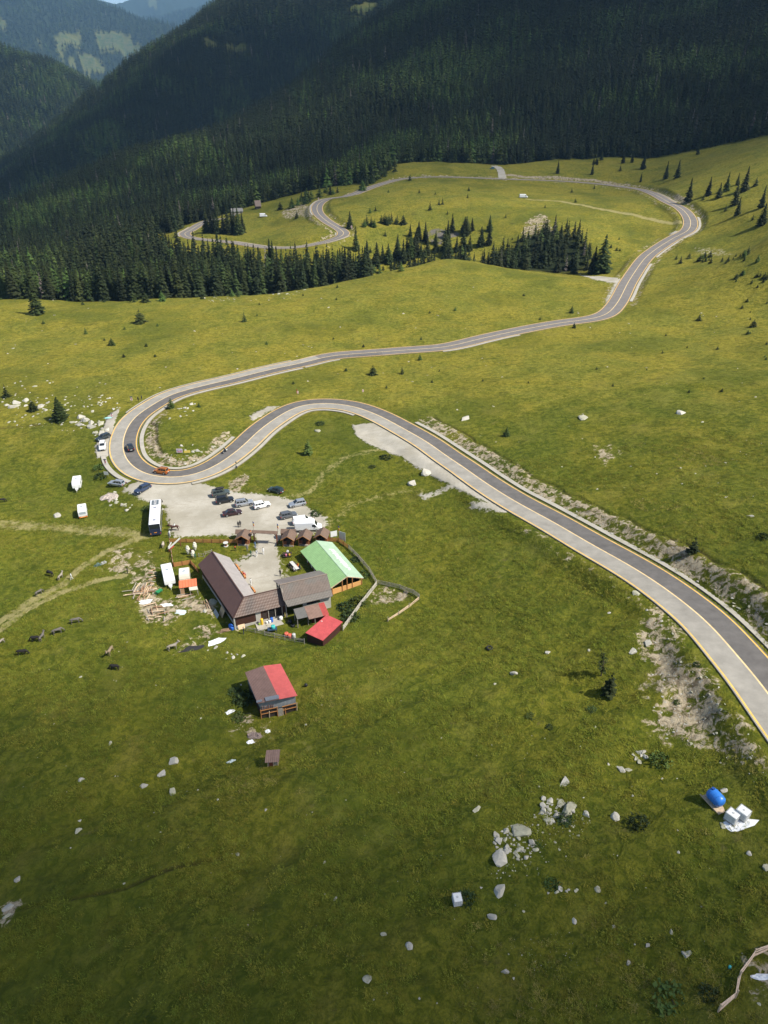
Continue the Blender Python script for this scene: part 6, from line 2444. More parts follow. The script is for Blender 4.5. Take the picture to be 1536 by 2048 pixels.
# ------------------------------------------------------------------ fences
def fence(label, pts, rails, h, m_, post=None, gap=1.9, wide=0.16, th=0.045, close=False, posth=0.12, rough=0.0, name='timber_fence', wav=0):
    P = [G(*p) for p in pts]
    t = thing(name, label, 'fence', P[0])
    o = P[0]
    rr = random.Random(len(pts) * 7 + int(pts[0][0]))
    rl = []
    posts = []
    for a, b in zip(P[:-1], P[1:]):
        n = max(1, round((b - a).length / gap))
        for k in range(n):
            p, q = a.lerp(b, k / n), a.lerp(b, (k + 1) / n)
            p.z, q.z = Hz(p.x, p.y), Hz(q.x, q.y)
            posts.append(p)
            mb = MB()
            for z in rails:
                e = 0.05 + rough
                mb.bar(p - o + Vector((rr.uniform(-rough, rough), rr.uniform(-rough, rough), z * h + rr.uniform(-rough, rough))), q - o + Vector((rr.uniform(-rough, rough), rr.uniform(-rough, rough), z * h + rr.uniform(-rough, rough))), th, wide)
            rl.append(mb)
    posts.append(P[-1])
    for mb in rl[:95]:
        mb.build('rail_bay', m_, t)
    for p in posts[:95]:
        MB().bar(p - o + Vector((0, 0, -0.3)), p - o + Vector((rr.uniform(-rough, rough), 0, h + posth)), 0.12).build('post', post or m_, t)
    return t


fence('orange stained board fence between lot and yard', [(340, 1085), (475, 1087)], (0.25, 0.55, 0.86), 1.05, M_WOOD, M_WOODR, 2.0, 0.20)
fence('pale and orange fence running down from the outer corner', [(340, 1086), (347, 1133)], (0.3, 0.75), 1.05, M_PALEW, M_WOODR, 2.0, 0.18)
fence('orange board fence between yard grass and the caravans', [(348, 1134), (382, 1128), (397, 1146)], (0.15, 0.4, 0.65, 0.9), 1.1, M_WOOD, M_WOODR, 1.9, 0.20)
fence('orange board fence from the last kiosk to the corner boards', [(655, 1083), (677, 1084), (697, 1098)], (0.2, 0.5, 0.82), 1.1, M_WOOD, M_WOODR, 1.8, 0.2)
fence('grey weathered rail fence curving round the green hall', [(697, 1098), (717, 1118), (738, 1143), (754, 1170)], (0.25, 0.5, 0.75, 1.0), 1.1, M_GREYW, None, 2.2, 0.13, rough=0.05)
fence('pale rail fence slanting down behind the red roofed shed', [(754, 1171), (722, 1212), (686, 1262)], (0.2, 0.45, 0.7, 0.95), 1.2, mat('silvery_rails', (0.52, 0.48, 0.40), 0.85, var=0.2), M_GREYW, 2.4, 0.12, rough=0.03)
fence('grey rail fence along the far side of the small paddock', [(757, 1169), (800, 1178), (826, 1188), (838, 1197)], (0.25, 0.5, 0.75, 1.0), 1.0, M_GREYW, None, 2.1, 0.12, rough=0.05)
fence('leaning pale rails closing the small paddock', [(838, 1199), (776, 1243)], (0.2, 0.45, 0.7), 1.0, M_PALEW, M_GREYW, 2.6, 0.14, rough=0.08)
fence('grey rail fence below the terrace, sagging', [(492, 1262), (530, 1272), (570, 1281), (609, 1288)], (0.3, 0.65, 0.95), 1.15, M_GREYW, None, 2.0, 0.12, rough=0.05)
fence('split wood hurdle fence at the lower right corner', [(1436, 2024), (1470, 1996), (1476, 1958), (1506, 1914), (1560, 1890), (1620, 1880)], (0.12, 0.31, 0.50, 0.69, 0.88), 1.25, mat('bleached_hurdle_wood', (0.72, 0.54, 0.40), 0.85, var=0.35, vscale=2.5), M_PALEW, 2.4, 0.10, 0.05, rough=0.07)

# ------------------------------------------------------------------ the barn by itself on the slope
zs = Hz(-18.5, 87)
old = thing('patched_barn', 'lone barn with half brown, half red roof and patched sheet front', 'barn', (-18.9, 88.0, zs))
so = Vector((-18.9, 88.0, 0))
zb_ = 1.14 - zs


def S_(x, y, z):
    return Vector((x, y, z + 1.18 - zs)) - Vector((so.x, so.y, 0))


rb, rf_ = (-20.6, 91.8), (-16.9, 84.0)
lb, lf = (-23.6, 90.7), (-20.3, 83.5)
kb, kf = (-17.8, 92.8), (-14.1, 85.2)
sheet(MB(), [S_(*lb, 3.05), S_(*lf, 3.05), S_(*rf_, 3.5), S_(*rb, 3.5)], 0.06).build('brown_roof_slope', roof_mat('speckled_brown_sheet', (0.185, 0.115, 0.095), -65, 0.22, rough=0.7, var=0.18), old)
sheet(MB(), [S_(*rb, 3.5), S_(*rf_, 3.5), S_(*kf, 3.1), S_(*kb, 3.1)], 0.06).build('red_roof_slope', roof_mat('coral_red_sheet', (0.52, 0.105, 0.095), 20, 0.3, rough=0.5, var=0.16, depth=0.4), old)
al = MB()
slab(al, [S_(-19.0, 83.65, 3.36), S_(-16.9, 84.12, 3.56), S_(-17.1, 84.9, 3.60), S_(-19.3, 84.45, 3.42)], 0, 1, 0, 1, 0.03, 0.03)
slab(al, [S_(-20.5, 83.55, 3.14), S_(-19.6, 83.7, 3.28), S_(-19.75, 84.15, 3.30), S_(-20.6, 84.0, 3.15)], 0, 1, 0, 1, 0.03, 0.03)
al.build('tin_patch', M_STEEL, old)
fpx = [S_(*q, 0) for q in ((-20.0, 84.0), (-14.5, 85.5), (-17.9, 92.3), (-23.2, 90.4))]
m_corr = roof_mat('corrugated_grey_sheet', (0.25, 0.27, 0.28), 105, 0.22, rough=0.5, var=0.2)
w_ = wall_ring(MB(), [tuple(q[:2]) for q in fpx], S_(0, 0, 0.9).z, [S_(0, 0, 3.0).z] * 4, 0.1)
w_.build('sheet_wall', m_corr, old)
w_ = wall_ring(MB(), [tuple((q * 1.004)[:2]) for q in fpx], S_(0, 0, -1.6).z, [S_(0, 0, 0.89).z] * 4, 0.14)
w_.build('lower_wall', M_DARKW, old)
d1, d2 = S_(-20.05, 83.75, 0), S_(-14.4, 85.25, 0)
rl = MB()
for z in (0.35, 1.15):
    rl.bar(d1 + Vector((0, 0, z)), d1.lerp(d2, 0.46) + Vector((0, 0, z + 0.08)), 0.06, 0.14).bar(d1.lerp(d2, 0.6) + Vector((0, 0, z)), d2 + Vector((0, 0, z + 0.2)), 0.06, 0.14)
rl.build('pen_rail', M_WOOD, old)
for k, u in enumerate((0.0, 0.22, 0.46, 0.6, 0.68, 1.0)):
    q = d1.lerp(d2, u)
    MB().bar(q + Vector((0, 0, -1.5)), q + Vector((0.1 * (k % 2), 0, 1.4 if k in (0, 2, 5) else 0.7)), 0.11).build('pen_post', M_WOOD if k % 2 == 0 else M_PALEW, old)
dp = MB()
slab(dp, [d1.lerp(d2, 0.47) + Vector((0, 0, -0.9)), d1.lerp(d2, 0.6) + Vector((0, 0, -0.9)), d1.lerp(d2, 0.6) + Vector((0, 0, 0.9)), d1.lerp(d2, 0.47) + Vector((0, 0, 0.9))], 0, 1, 0, 1, 0.04, 0.06)
dp.build('door', M_GREYW, old)
rk = MB()
for k in range(6):
    q = d1.lerp(d2, 0.05 + 0.06 * k)
    rk.bar(q + Vector((0, 0.15, 1.0)), q + Vector((0, 0.15, 2.0 - 0.1 * (k % 3))), 0.12, 0.05)
rk.build('leaning_boards', mat('rusty_boards', (0.30, 0.11, 0.05), 0.85, var=0.3), old)

# little hut below it
ph = G(547, 1527)
hut = thing('small_hut', 'tiny plank hut with sagging mono roof on the slope', 'hut', ph, R(2))
MB().box((-0.75, -0.55, -0.5), (0.75, 0.65, 1.35)).build('wall', M_GREYW, hut)
MB().box((-0.55, -0.60, 0.05), (0.05, -0.56, 1.15)).build('door', mat('rusty_door', (0.20, 0.06, 0.035), 0.8, var=0.3), hut)
MB().bar((-0.75, -0.6, -0.3), (-0.75, -0.6, 1.38), 0.1).bar((0.1, -0.6, -0.3), (0.1, -0.6, 1.38), 0.1).bar((0.75, -0.6, -0.3), (0.75, -0.6, 1.38), 0.1).build('post', M_PALEW, hut)
sheet(MB(), [(-1.05, -1.0, 1.38), (1.0, -0.95, 1.42), (1.05, 0.9, 1.95), (-1.0, 0.9, 1.85)], 0.06).build('roof', roof_mat('brown_felt_roof', (0.20, 0.13, 0.105), 90, 0.3, rough=0.8, var=0.25), hut)

# far cabins half hidden at the wood edge
for px, py, lab, w, d, h, m1, m2 in ((396, 432, 'pale cabin wall showing between the far left spruces', 9, 6, 3.2, M_CONCW, mat('pinkish_roof', (0.30, 0.17, 0.14), 0.7)), (474, 428, 'long low grey building in the far clearing', 9, 4, 2.4, M_GREYW, mat('grey_sheet_roof', (0.17, 0.165, 0.155), 0.6)), (516, 417, 'steep roofed brown cabin at the far wood edge', 4.2, 4, 2.2, M_DARKW, mat('grey_brown_roof', (0.17, 0.13, 0.11), 0.8))):
    t = thing('cabin', lab, 'cabin', G(px, py), R(20))
    MB().box((-w / 2, -d / 2, -1), (w / 2, d / 2, h)).build('wall', m1, t)
    hr = h + (4.0 if 'steep' in lab else 2.0)
    for s in (-1, 1):
        a = [(-w / 2 - 0.4, s * (d / 2 + 0.5), h - 0.3), (w / 2 + 0.4, s * (d / 2 + 0.5), h - 0.3), (w / 2 + 0.4, 0, hr), (-w / 2 - 0.4, 0, hr)]
        sheet(MB(), a if s < 0 else a[::-1], 0.12).build('roof_slope', m2, t)
    MB().box((-0.5, -d / 2 - 0.03, 0), (0.5, -d / 2 + 0.05, 2)).build('door', M_DARKW, t)
van('white camper van in the far clearing left of the road', G(527, 434), 15, 5.8, 2.1, 2.7, M_WHITE, name='camper_van', cat='camper van')
# ------------------------------------------------------------------ yard goods, signs, litter
def flat_sheet(name, label, cat, px, py, sx, sy, rz, m_, seed, group=None, h=0.12):
    """a crumpled plastic sheet lying on the grass"""
    rr = random.Random(seed)
    o = G(px, py)
    n, k = 14, 4
    v = [(0, 0, h)]
    ca, sa = math.cos(R(rz)), math.sin(R(rz))
    for j in range(1, k + 1):
        for i in range(n):
            a = 2 * math.pi * i / n
            q = (j / k) * (1 + (rr.uniform(-0.34, 0.3) if j == k else rr.uniform(-0.1, 0.1)))
            x, y = sx * q * math.cos(a), sy * q * math.sin(a)
            X, Y = x * ca - y * sa, x * sa + y * ca
            z = Hz(o.x + X, o.y + Y) - o.z
            v.append((X, Y, z + (0.03 if j == k else h * rr.uniform(0.3, 1.2))))
    f = [(0, 1 + i, 1 + (i + 1) % n) for i in range(n)]
    for j in range(k - 1):
        for i in range(n):
            a, b = 1 + j * n + i, 1 + j * n + (i + 1) % n
            f.append((a, a + n, b + n, b))
    mb = MB().add(v, f)
    ob = mb.build(name, m_, None)
    ob.location = o
    s_ = ob.modifiers.new('body', 'SOLIDIFY')
    s_.thickness = 0.02
    return tag(ob, label, cat, group)


M_PLAS = mat('white_plastic_sheet', (0.82, 0.83, 0.83), 0.35, spec=0.4, var=0.1, vscale=2)
M_PLASG = mat('greenish_plastic_sheet', (0.52, 0.60, 0.58), 0.35, spec=0.4, var=0.12, vscale=2)
flat_sheet('plastic_sheet', 'white plastic sheet with dark slit on the timber heap', 'plastic sheet', 291, 1203, 1.25, 0.75, 15, M_PLAS, 1)
flat_sheet('plastic_sheet', 'bluish white plastic sheet between timber and caravans', 'plastic sheet', 333, 1210, 1.25, 0.6, -8, M_PLAS, 2)
flat_sheet('plastic_sheet', 'pale green plastic sheet with a trailing tail', 'plastic sheet', 362, 1224, 1.35, 0.8, -10, M_PLASG, 3)
flat_sheet('plastic_sheet', 'large white plastic sheet beside the black ash patch', 'plastic sheet', 432, 1284, 1.75, 1.0, 10, M_PLAS, 4)
flat_sheet('plastic_sheet', 'white plastic sheet spread in front of the two water cubes', 'plastic sheet', 1479, 1649, 1.8, 1.0, 18, M_PLAS, 5)
flat_sheet('plastic_sheet', 'torn white plastic in the bush left of the patched barn', 'plastic sheet', 460, 1424, 0.8, 0.5, 30, M_PLAS, 6)
flat_sheet('plastic_sheet', 'white plastic on the litter heap below the patched barn', 'plastic sheet', 502, 1484, 0.6, 0.45, 10, M_PLAS, 7)
flat_sheet('plastic_sheet', 'round white plastic near the front of the patched barn', 'plastic sheet', 535, 1463, 0.55, 0.45, 60, M_PLAS, 8)
flat_sheet('plastic_sheet', 'crumpled pale plastic left of the tiny hut', 'plastic sheet', 462, 1523, 0.75, 0.4, 15, M_PLASG, 9)
flat_sheet('plastic_sheet', 'long pale plastic strip inside the hurdle fence', 'plastic sheet', 1521, 1954, 0.9, 0.35, -10, M_PLAS, 10)
flat_sheet('tarpaulin', 'dark green tarpaulin heap beside the upper track', 'tarpaulin', 196, 1131, 0.9, 0.6, 10, mat('green_tarpaulin', (0.10, 0.15, 0.12), 0.5), 11, h=0.5)
flat_sheet('tarpaulin', 'pale grey cover heap with a red edge beside the track', 'tarpaulin', 207, 1127, 0.7, 0.5, 20, mat('grey_cover', (0.36, 0.36, 0.33), 0.6, var=0.4), 12, h=0.5)
flat_sheet('banner_sheet', 'turquoise banner lying by the verge below the bend sign', 'banner', 216, 836, 1.4, 0.5, 5, mat('turquoise_banner', (0.30, 0.62, 0.60), 0.5, var=0.2), 13)
flat_sheet('ash_patch', 'black ash patch on the grass behind the inn', 'ash', 388, 1297, 2.4, 0.85, 24, mat('black_ash', (0.030, 0.029, 0.030), 0.95, var=0.3, vscale=5), 14, h=0.08)
flat_sheet('litter_heap', 'brownish litter heap below the patched barn', 'rubbish heap', 508, 1472, 1.3, 0.7, 0, mat('litter_mix', (0.22, 0.17, 0.15), 0.9, var=0.7, vscale=9), 15, h=0.4)
flat_sheet('brush_heap', 'brown kindling heap behind the inn corner', 'brush heap', 450, 1262, 1.4, 0.5, 22, mat('kindling', (0.20, 0.13, 0.08), 0.9, var=0.6, vscale=9), 16, h=0.35)
flat_sheet('stone_heap', 'pale rubble heap beside the verge left of the lot', 'rubble heap', 222, 994, 2.6, 2.2, -35, mat('pinkish_rubble', (0.40, 0.34, 0.29), 0.95, var=0.7, vscale=5), 17, h=0.35)

# timber heaps: every log of the heap is its own
rr = random.Random(9)
LOGS = []
for k in range(26):
    LOGS.append((268 + rr.random() * 40, 1172 + rr.random() * 26, rr.uniform(80, 100), rr.uniform(1.6, 3.0), 0.10))
for k in range(6):
    LOGS.append((262 + rr.random() * 30, 1183 + rr.random() * 8, rr.uniform(5, 14), rr.uniform(3.0, 4.6), 0.09))
for k in range(16):
    LOGS.append((301 + rr.random() * 9, 1140 + 48 * k / 16, rr.uniform(-10, 30), rr.uniform(0.7, 1.1), 0.12))
for k in range(16):
    LOGS.append((295 + rr.random() * 36, 1210 + rr.random() * 30, rr.choice((10, 20, 110, 120, 130)) + rr.uniform(-8, 8), rr.uniform(1.2, 2.8), 0.11))
for k in range(7):
    LOGS.append((355 + rr.random() * 24, 1190 + rr.random() * 8, rr.uniform(15, 30), rr.uniform(1.5, 3.0), 0.08))
for k in range(8):
    LOGS.append((408 + rr.random() * 12, 1204 + rr.random() * 10, rr.uniform(110, 125), rr.uniform(1.2, 2.0), 0.08))
LP = []
for k in range(3):
    mb = MB().tube([(-1.0, 0, 0), (-0.3, 0.03, 0.02), (0.4, -0.02, 0), (1.0, 0, 0)], [0.09, 0.1, 0.095, 0.08], 7)
    LP.append(mb.mesh('timber_log', [[M_PALEW, M_GREYW, mat('brown_log', (0.30, 0.18, 0.10), 0.9, var=0.3)][k]]))
for k, (px, py, a, ln, w) in enumerate(LOGS):
    o = bpy.data.objects.new('timber_log', LP[k % 3])
    COL.objects.link(o)
    o.location = G(px, py, 0.10 + 0.08 * (k % 4))
    o.rotation_euler = (rr.uniform(-0.08, 0.08), rr.uniform(-0.08, 0.08), R(a))
    o.scale = (ln / 2, w * 10, w * 10)
    if py < 1200 and px < 320:
        lab, g_ = 'loose pole or plank in the upper timber heap', 'upper timber heap'
    elif px < 340:
        lab, g_ = 'loose beam in the lower brown timber heap', 'lower timber heap'
    else:
        lab, g_ = 'loose plank behind the barn and caravans', 'planks behind the barn'
    tag(o, lab, 'timber', g_)

# orange awning built onto the beige caravan
aw = thing('awning_shelter', 'orange sheet roofed shelter in front of the beige caravan', 'shelter', G(379, 1184), R(14))
sheet(MB(), [(-1.85, -0.9, 1.95), (1.75, -0.9, 1.95), (1.75, 1.1, 2.45), (-1.85, 1.1, 2.45)], 0.05).build('roof', roof_mat('orange_sheet', (0.60, 0.165, 0.075), 90, 0.6, rough=0.5, var=0.12), aw)
sheet(MB(), [(0.2, -1.75, 1.6), (1.9, -1.75, 1.6), (1.75, -0.92, 1.85), (0.1, -0.92, 1.85)], 0.05).build('lower_roof', M_BEIGE, aw)
for x, y in ((-1.7, -0.75), (1.6, -0.75), (-1.7, 1.0), (1.6, 1.0), (0.3, -1.65), (1.8, -1.65)):
    MB().bar((x, y, -0.3), (x, y, 1.6 if y < -1 else 1.9 if y < 0 else 2.35), 0.09).build('post', M_GREYW, aw)
MB().box((-1.7, -0.78, 0), (-0.9, -0.72, 1.7)).build('side_panel', mat('worn_tan_board', (0.36, 0.22, 0.12), 0.8, var=0.3), aw)

# boards and barrels round the inn
def thing_mesh(name, label, cat, mb, m_, p, rz=0.0, group=None, smooth=False, bevel=0.0):
    o = mb.build(name, m_, None, smooth, bevel)
    o.location = p
    o.rotation_euler = (0, 0, R(rz))
    return tag(o, label, cat, group)


def lean_board(label, px, py, rz, w, h, tilt, m_):
    mb = MB()
    mb.add([(-w / 2, 0, 0), (w / 2, 0, 0), (w / 2, h * math.sin(R(tilt)), h * math.cos(R(tilt))), (-w / 2, h * math.sin(R(tilt)), h * math.cos(R(tilt))), (-w / 2, 0.05, 0), (w / 2, 0.05, 0), (w / 2, h * math.sin(R(tilt)) + 0.05, h * math.cos(R(tilt))), (-w / 2, h * math.sin(R(tilt)) + 0.05, h * math.cos(R(tilt)))], [(0, 1, 2, 3), (7, 6, 5, 4), (0, 4, 5, 1), (1, 5, 6, 2), (2, 6, 7, 3), (3, 7, 4, 0)])
    return thing_mesh('leaning_panel', label, 'panel', mb, m_, G(px, py), rz)


M_OSB = mat('tan_board', (0.50, 0.36, 0.21), 0.8, var=0.12)
lean_board('tan panel leaning on the shady long wall of the barn', 441, 1231, -60, 2.0, 1.7, 25, M_OSB)
lean_board('tan panel leaning by the white corner post', 484, 1258, 22, 1.3, 0.9, 30, mat('pale_tan_board', (0.60, 0.44, 0.28), 0.8, var=0.1))
lean_board('grey sheet leaning on the barn wall below the tan one', 430, 1231, -60, 2.4, 0.9, 35, mat('dull_grey_board', (0.30, 0.32, 0.32), 0.7, var=0.2))


def barrel(label, p, r_, h, m_, group='barrels and bins by the terrace'):
    return thing_mesh('barrel', label, 'barrel', MB().tube([(0, 0, 0), (0, 0, 0.06), (0, 0, h * 0.5), (0, 0, h - 0.06), (0, 0, h), (0, 0, h - 0.03)], [r_ * 0.92, r_, r_ * 1.04, r_, r_ * 0.93, r_ * 0.8], 12), m_, p, 0, group, True)


M_BLUEP = mat('blue_plastic', (0.030, 0.13, 0.50), 0.4, spec=0.4)
M_TEALP = mat('teal_plastic', (0.06, 0.42, 0.40), 0.4)
M_YELP = mat('yellow_plastic', (0.75, 0.46, 0.04), 0.45)
M_REDP = mat('coral_plastic', (0.58, 0.13, 0.08), 0.45)
M_WHP = mat('white_plastic', (0.74, 0.74, 0.71), 0.4)
M_BLKP = mat('black_plastic', (0.02, 0.02, 0.022), 0.5)
TB = 0.22


def ter(s, o):
    return BO + front(s, TB, o)


barrel('tall yellow bin on the terrace', ter(4.8, 0.9), 0.28, 1.3, M_YELP)
barrel('white bucket beside the yellow bin', ter(5.75, 1.0), 0.2, 0.45, M_WHP)
barrel('white tub beside the blue barrel', ter(6.3, 1.0), 0.28, 0.6, M_WHP)
barrel('blue barrel on the terrace', ter(6.75, 0.9), 0.29, 0.95, M_BLUEP)
barrel('large white tub right of the blue barrel', ter(8.6, 0.9), 0.36, 0.65, M_WHP)
barrel('small green canister on the terrace edge', ter(4.3, 0.9), 0.2, 0.4, mat('lime_plastic', (0.30, 0.42, 0.06), 0.5))
barrel('yellow post like canister at the right end of terrace', ter(9.6, 0.45), 0.15, 1.1, mat('pale_yellow_plastic', (0.70, 0.52, 0.16), 0.5))
barrel('teal tub on the dark table below the terrace', G(547, 1262, 0.72), 0.42, 0.6, M_TEALP)
thing_mesh('table', 'dark blue table carrying the teal tub', 'table', MB().box((-0.9, -0.5, 0.62), (0.9, 0.5, 0.72)).bar((-0.8, -0.4, 0), (-0.8, -0.4, 0.62), 0.08).bar((0.8, -0.4, 0), (0.8, -0.4, 0.62), 0.08).bar((-0.8, 0.4, 0), (-0.8, 0.4, 0.62), 0.08).bar((0.8, 0.4, 0), (0.8, 0.4, 0.62), 0.08), mat('dark_blue_table', (0.03, 0.055, 0.10), 0.5), G(545, 1263), 10)
barrel('coral tub with white filling, left of the pair by the fence', G(573, 1272), 0.42, 0.75, M_REDP)
barrel('coral tub with white filling, right of the pair by the fence', G(580, 1275), 0.42, 0.75, M_REDP)
barrel('pale grey tall drum next to the coral tubs', G(588, 1276), 0.34, 1.0, mat('pale_grey_drum', (0.45, 0.46, 0.43), 0.5))
barrel('black kettle beside the terrace corner', G(580, 1246), 0.42, 0.7, M_BLKP)
barrel('black pot with pale lid below the black kettle', G(586, 1253), 0.38, 0.45, M_BLKP)
barrel('bright blue drum at the shady barn corner', G(462, 1256), 0.40, 0.9, M_BLUEP)
barrel('bright blue drum in front of the other at the barn corner', G(465, 1259), 0.36, 0.7, M_BLUEP)
thing_mesh('green_barrow', 'green wheelbarrow between timber heap and caravans', 'wheelbarrow', MB().loft([[(-0.5, -0.35, 0.3), (0.5, -0.25, 0.3), (0.5, 0.25, 0.3), (-0.5, 0.35, 0.3)], [(-0.7, -0.45, 0.65), (0.7, -0.4, 0.65), (0.7, 0.4, 0.65), (-0.7, 0.45, 0.65)]]).tube([(0.7, -0.06, 0.2), (0.7, 0.06, 0.2)], 0.2, 10).bar((-1.2, -0.3, 0.5), (0.6, -0.15, 0.25), 0.05).bar((-1.2, 0.3, 0.5), (0.6, 0.15, 0.25), 0.05), mat('green_enamel', (0.03, 0.22, 0.08), 0.4), G(319, 1186), 60)

# picnic tables and their guests
def picnic(label, px, py, rz, ln=2.0, m_=M_DARKW, top=None):
    t = thing('picnic_table', label, 'picnic table', G(px, py), R(rz), 'picnic tables in the yard')
    MB().box((-ln / 2, -0.38, 0.70), (ln / 2, 0.38, 0.76)).build('tabletop', top or m_, t)
    for s in (-1, 1):
        MB().box((-ln / 2, s * 0.75 - 0.15, 0.42), (ln / 2, s * 0.75 + 0.15, 0.47)).build('seat', m_, t)
        for x in (-ln * 0.38, ln * 0.38):
            MB().bar((x, s * 0.72, -0.2), (x, s * 0.22, 0.70), 0.09).build('leg', m_, t)
    return t


def seat_at(px, py, rz, x, s):
    b = G(px, py)
    v = Matrix.Rotation(R(rz), 3, 'Z') @ Vector((x, s * 0.75, 0))
    return Vector((b.x + v.x, b.y + v.y, b.z + 0.02)), rz + (-90 if s > 0 else 90)


picnic('dark picnic table where pink and yellow guests sit', 575, 1112, 8)
for x, s, c, lab in ((-0.3, -1, 'pink', 'person in pink seated at the upper picnic table'), (0.45, -1, 'yellow', 'person in yellow seated at the upper picnic table'), (0.1, 1, 'white', 'person in white seated across from the yellow one')):
    p, a = seat_at(575, 1112, 8, x, s)
    person(lab, p, a, c, 'black', 'sit')
picnic('long picnic table with a red shirted guest', 589, 1136, -58, 3.4, M_DARKW, M_GREYB)
for x, s, c, lab in ((0.3, 1, 'orange', 'person in orange red seated at the long picnic table'), (1.2, -1, 'white', 'person in white seated at the lower end of the long table'), (1.2, 1, 'navy', 'person in navy seated at the near end of the long table'), (-0.7, -1, 'black', 'person in black seated on the left bench of the long table')):
    p, a = seat_at(589, 1136, -58, x, s)
    person(lab, p, a, c, 'black', 'sit')
# orange benches along the barn's yard wall
for k, (px, py, ln, red) in enumerate(((476, 1137, 2.4, 0), (487, 1152, 2.6, 1), (507, 1182, 2.0, 0))):
    t = thing('bench', ['orange bench at the barn wall, farthest from the corner', 'orange bench at the barn wall under the red shirted guest', 'orange bench at the barn wall by the inner corner'][k], 'bench', G(px, py), R(-60), 'orange benches by the barn')
    MB().box((-ln / 2, -0.22, 0.42), (ln / 2, 0.22, 0.48)).build('seat', M_WOOD, t)
    MB().box((-ln / 2, -0.30, 0.5), (ln / 2, -0.25, 0.95)).build('backrest', M_WOOD, t)
    for x in (-ln / 2 + 0.2, ln / 2 - 0.2):
        MB().box((x - 0.05, -0.2, -0.1), (x + 0.05, 0.2, 0.42)).build('leg', M_WOODR, t)
p = G(487, 1152)
person('person in dark red seated on the orange barn bench', p + Vector((0.0, 0.0, 0.02)), 28, 'red', 'black', 'sit')

# cable drum table, sheepskins on stands, rustic rails, slanted yard sign
dr = thing('cable_drum_table', 'pale cable drum used as a table left of the left kiosk', 'table', G(452, 1092))
MB().tube([(0, 0, 0.0), (0, 0, 0.08)], 0.55, 16).tube([(0, 0, 0.86), (0, 0, 0.94)], 0.58, 16).build('disc', M_GREYB, dr)
MB().tube([(0, 0, 0.081), (0, 0, 0.859)], 0.26, 12).build('core', M_WOODR, dr)
for k, (px, py, h) in enumerate(((377, 1109, 2.3), (391, 1101, 2.2), (387, 1115, 1.9))):
    t = thing('sheepskin_stand', ['shaggy white sheepskin on a stand, left of three', 'shaggy white sheepskin on a stand, rear right of three', 'shaggy white sheepskin on a stand, front right of three'][k], 'sheepskin', G(px, py), 0.4 * k, 'white sheepskins on stands')
    MB().tube([(0, 0, -0.2), (0, 0, h)], 0.05, 6).build('stand', M_GREYW, t)
    m = MB()
    rr2 = random.Random(k)
    rings = []
    for j in range(9):
        u = j / 8
        r0 = 0.12 + 0.32 * math.sin(math.pi * (0.12 + 0.8 * u))
        rings.append([(r0 * (1 + rr2.uniform(-0.22, 0.22)) * math.cos(a), 0.75 * r0 * (1 + rr2.uniform(-0.22, 0.22)) * math.sin(a), h * (1 - 0.9 * u)) for a in [i * math.pi / 5 for i in range(10)]])
    m.loft(rings)
    m.build('fleece', mat('shaggy_fleece', (0.66, 0.63, 0.52), 0.95, var=0.15, vscale=7, bump=0.5, bscale=14), t, smooth=False)
fence('small rustic rail frame on the yard grass, right of the sheepskins', [(398, 1114), (408, 1114)], (0.2, 0.9), 0.9, M_GREYW, None, 1.2, 0.09, rough=0.04, name='rail_frame')
fence('small rustic rail rack near the barn gable', [(411, 1110), (424, 1106)], (0.45, 0.9), 0.85, M_GREYW, None, 1.4, 0.10, rough=0.03, name='rail_frame')
sg = thing('slanted_sign', 'white slanted sign beam with red trim at the fence corner', 'sign', G(348, 1098), 0)
MB().bar((-0.8, -1.3, 0.9), (1.4, 1.2, 2.2), 0.14, 0.36).build('beam', M_GREYB, sg)
MB().bar((-0.8, -1.28, 1.2), (-0.4, 0.2, 1.7), 0.12, 0.3).build('arm', M_GREYB, sg)
MB().bar((-0.72, -1.22, 0.5), (0.2, -0.2, 1.0), 0.12, 0.22).build('red_trim', mat('red_trim_paint', (0.42, 0.05, 0.04), 0.6), sg)
for x, y in ((-0.75, -1.2), (1.3, 1.1)):
    MB().bar((x, y, -0.3), (x, y, 1.1 if x < 0 else 2.2), 0.14).build('post', M_WOODR, sg)


# ------------------------------------------------------------------ road signs
def chevron(label, px, py, ang, solar=True, flip=1, sz=0.55):
    t = thing('chevron_sign', label, 'road sign', G(px, py), R(ang), 'bend warning signs')
    MB().tube([(0, 0.05, -0.3), (0, 0.05, 2.1 if solar else 1.5)], 0.04, 6).build('post', M_STEEL, t)
    b = MB().box((-sz * 0.6, -0.03, 0.75), (sz * 0.6, 0.01, 0.75 + sz * 2)).build('panel', M_WHITEB, t)
    c = MB()
    zc = 0.75 + sz
    for s in (-1, 1):
        c.bar((-flip * sz * 0.28, -0.042, zc + s * sz * 0.75), (flip * sz * 0.32, -0.042, zc), 0.015, sz * 0.42, up=(0, 1, 0)) if False else c.add([(-flip * sz * 0.45, -0.034, zc + s * sz * 0.85), (-flip * sz * 0.02, -0.034, zc + s * sz * 0.85), (flip * sz * 0.48, -0.034, zc), (flip * sz * 0.05, -0.034, zc), (-flip * sz * 0.45, -0.046, zc + s * sz * 0.85), (-flip * sz * 0.02, -0.046, zc + s * sz * 0.85), (flip * sz * 0.48, -0.046, zc), (flip * sz * 0.05, -0.046, zc)], [(0, 1, 2, 3), (7, 6, 5, 4), (0, 4, 5, 1), (1, 5, 6, 2), (2, 6, 7, 3), (3, 7, 4, 0)])
    c.build('arrow', mat('red_sign_film', (0.60, 0.03, 0.03), 0.5), t)
    if solar:
        MB().box((-0.4, -0.25, 1.98), (0.4, 0.25, 2.04)).build('solar_panel', mat('dark_solar_cells', (0.035, 0.04, 0.055), 0.25), t)
    return t


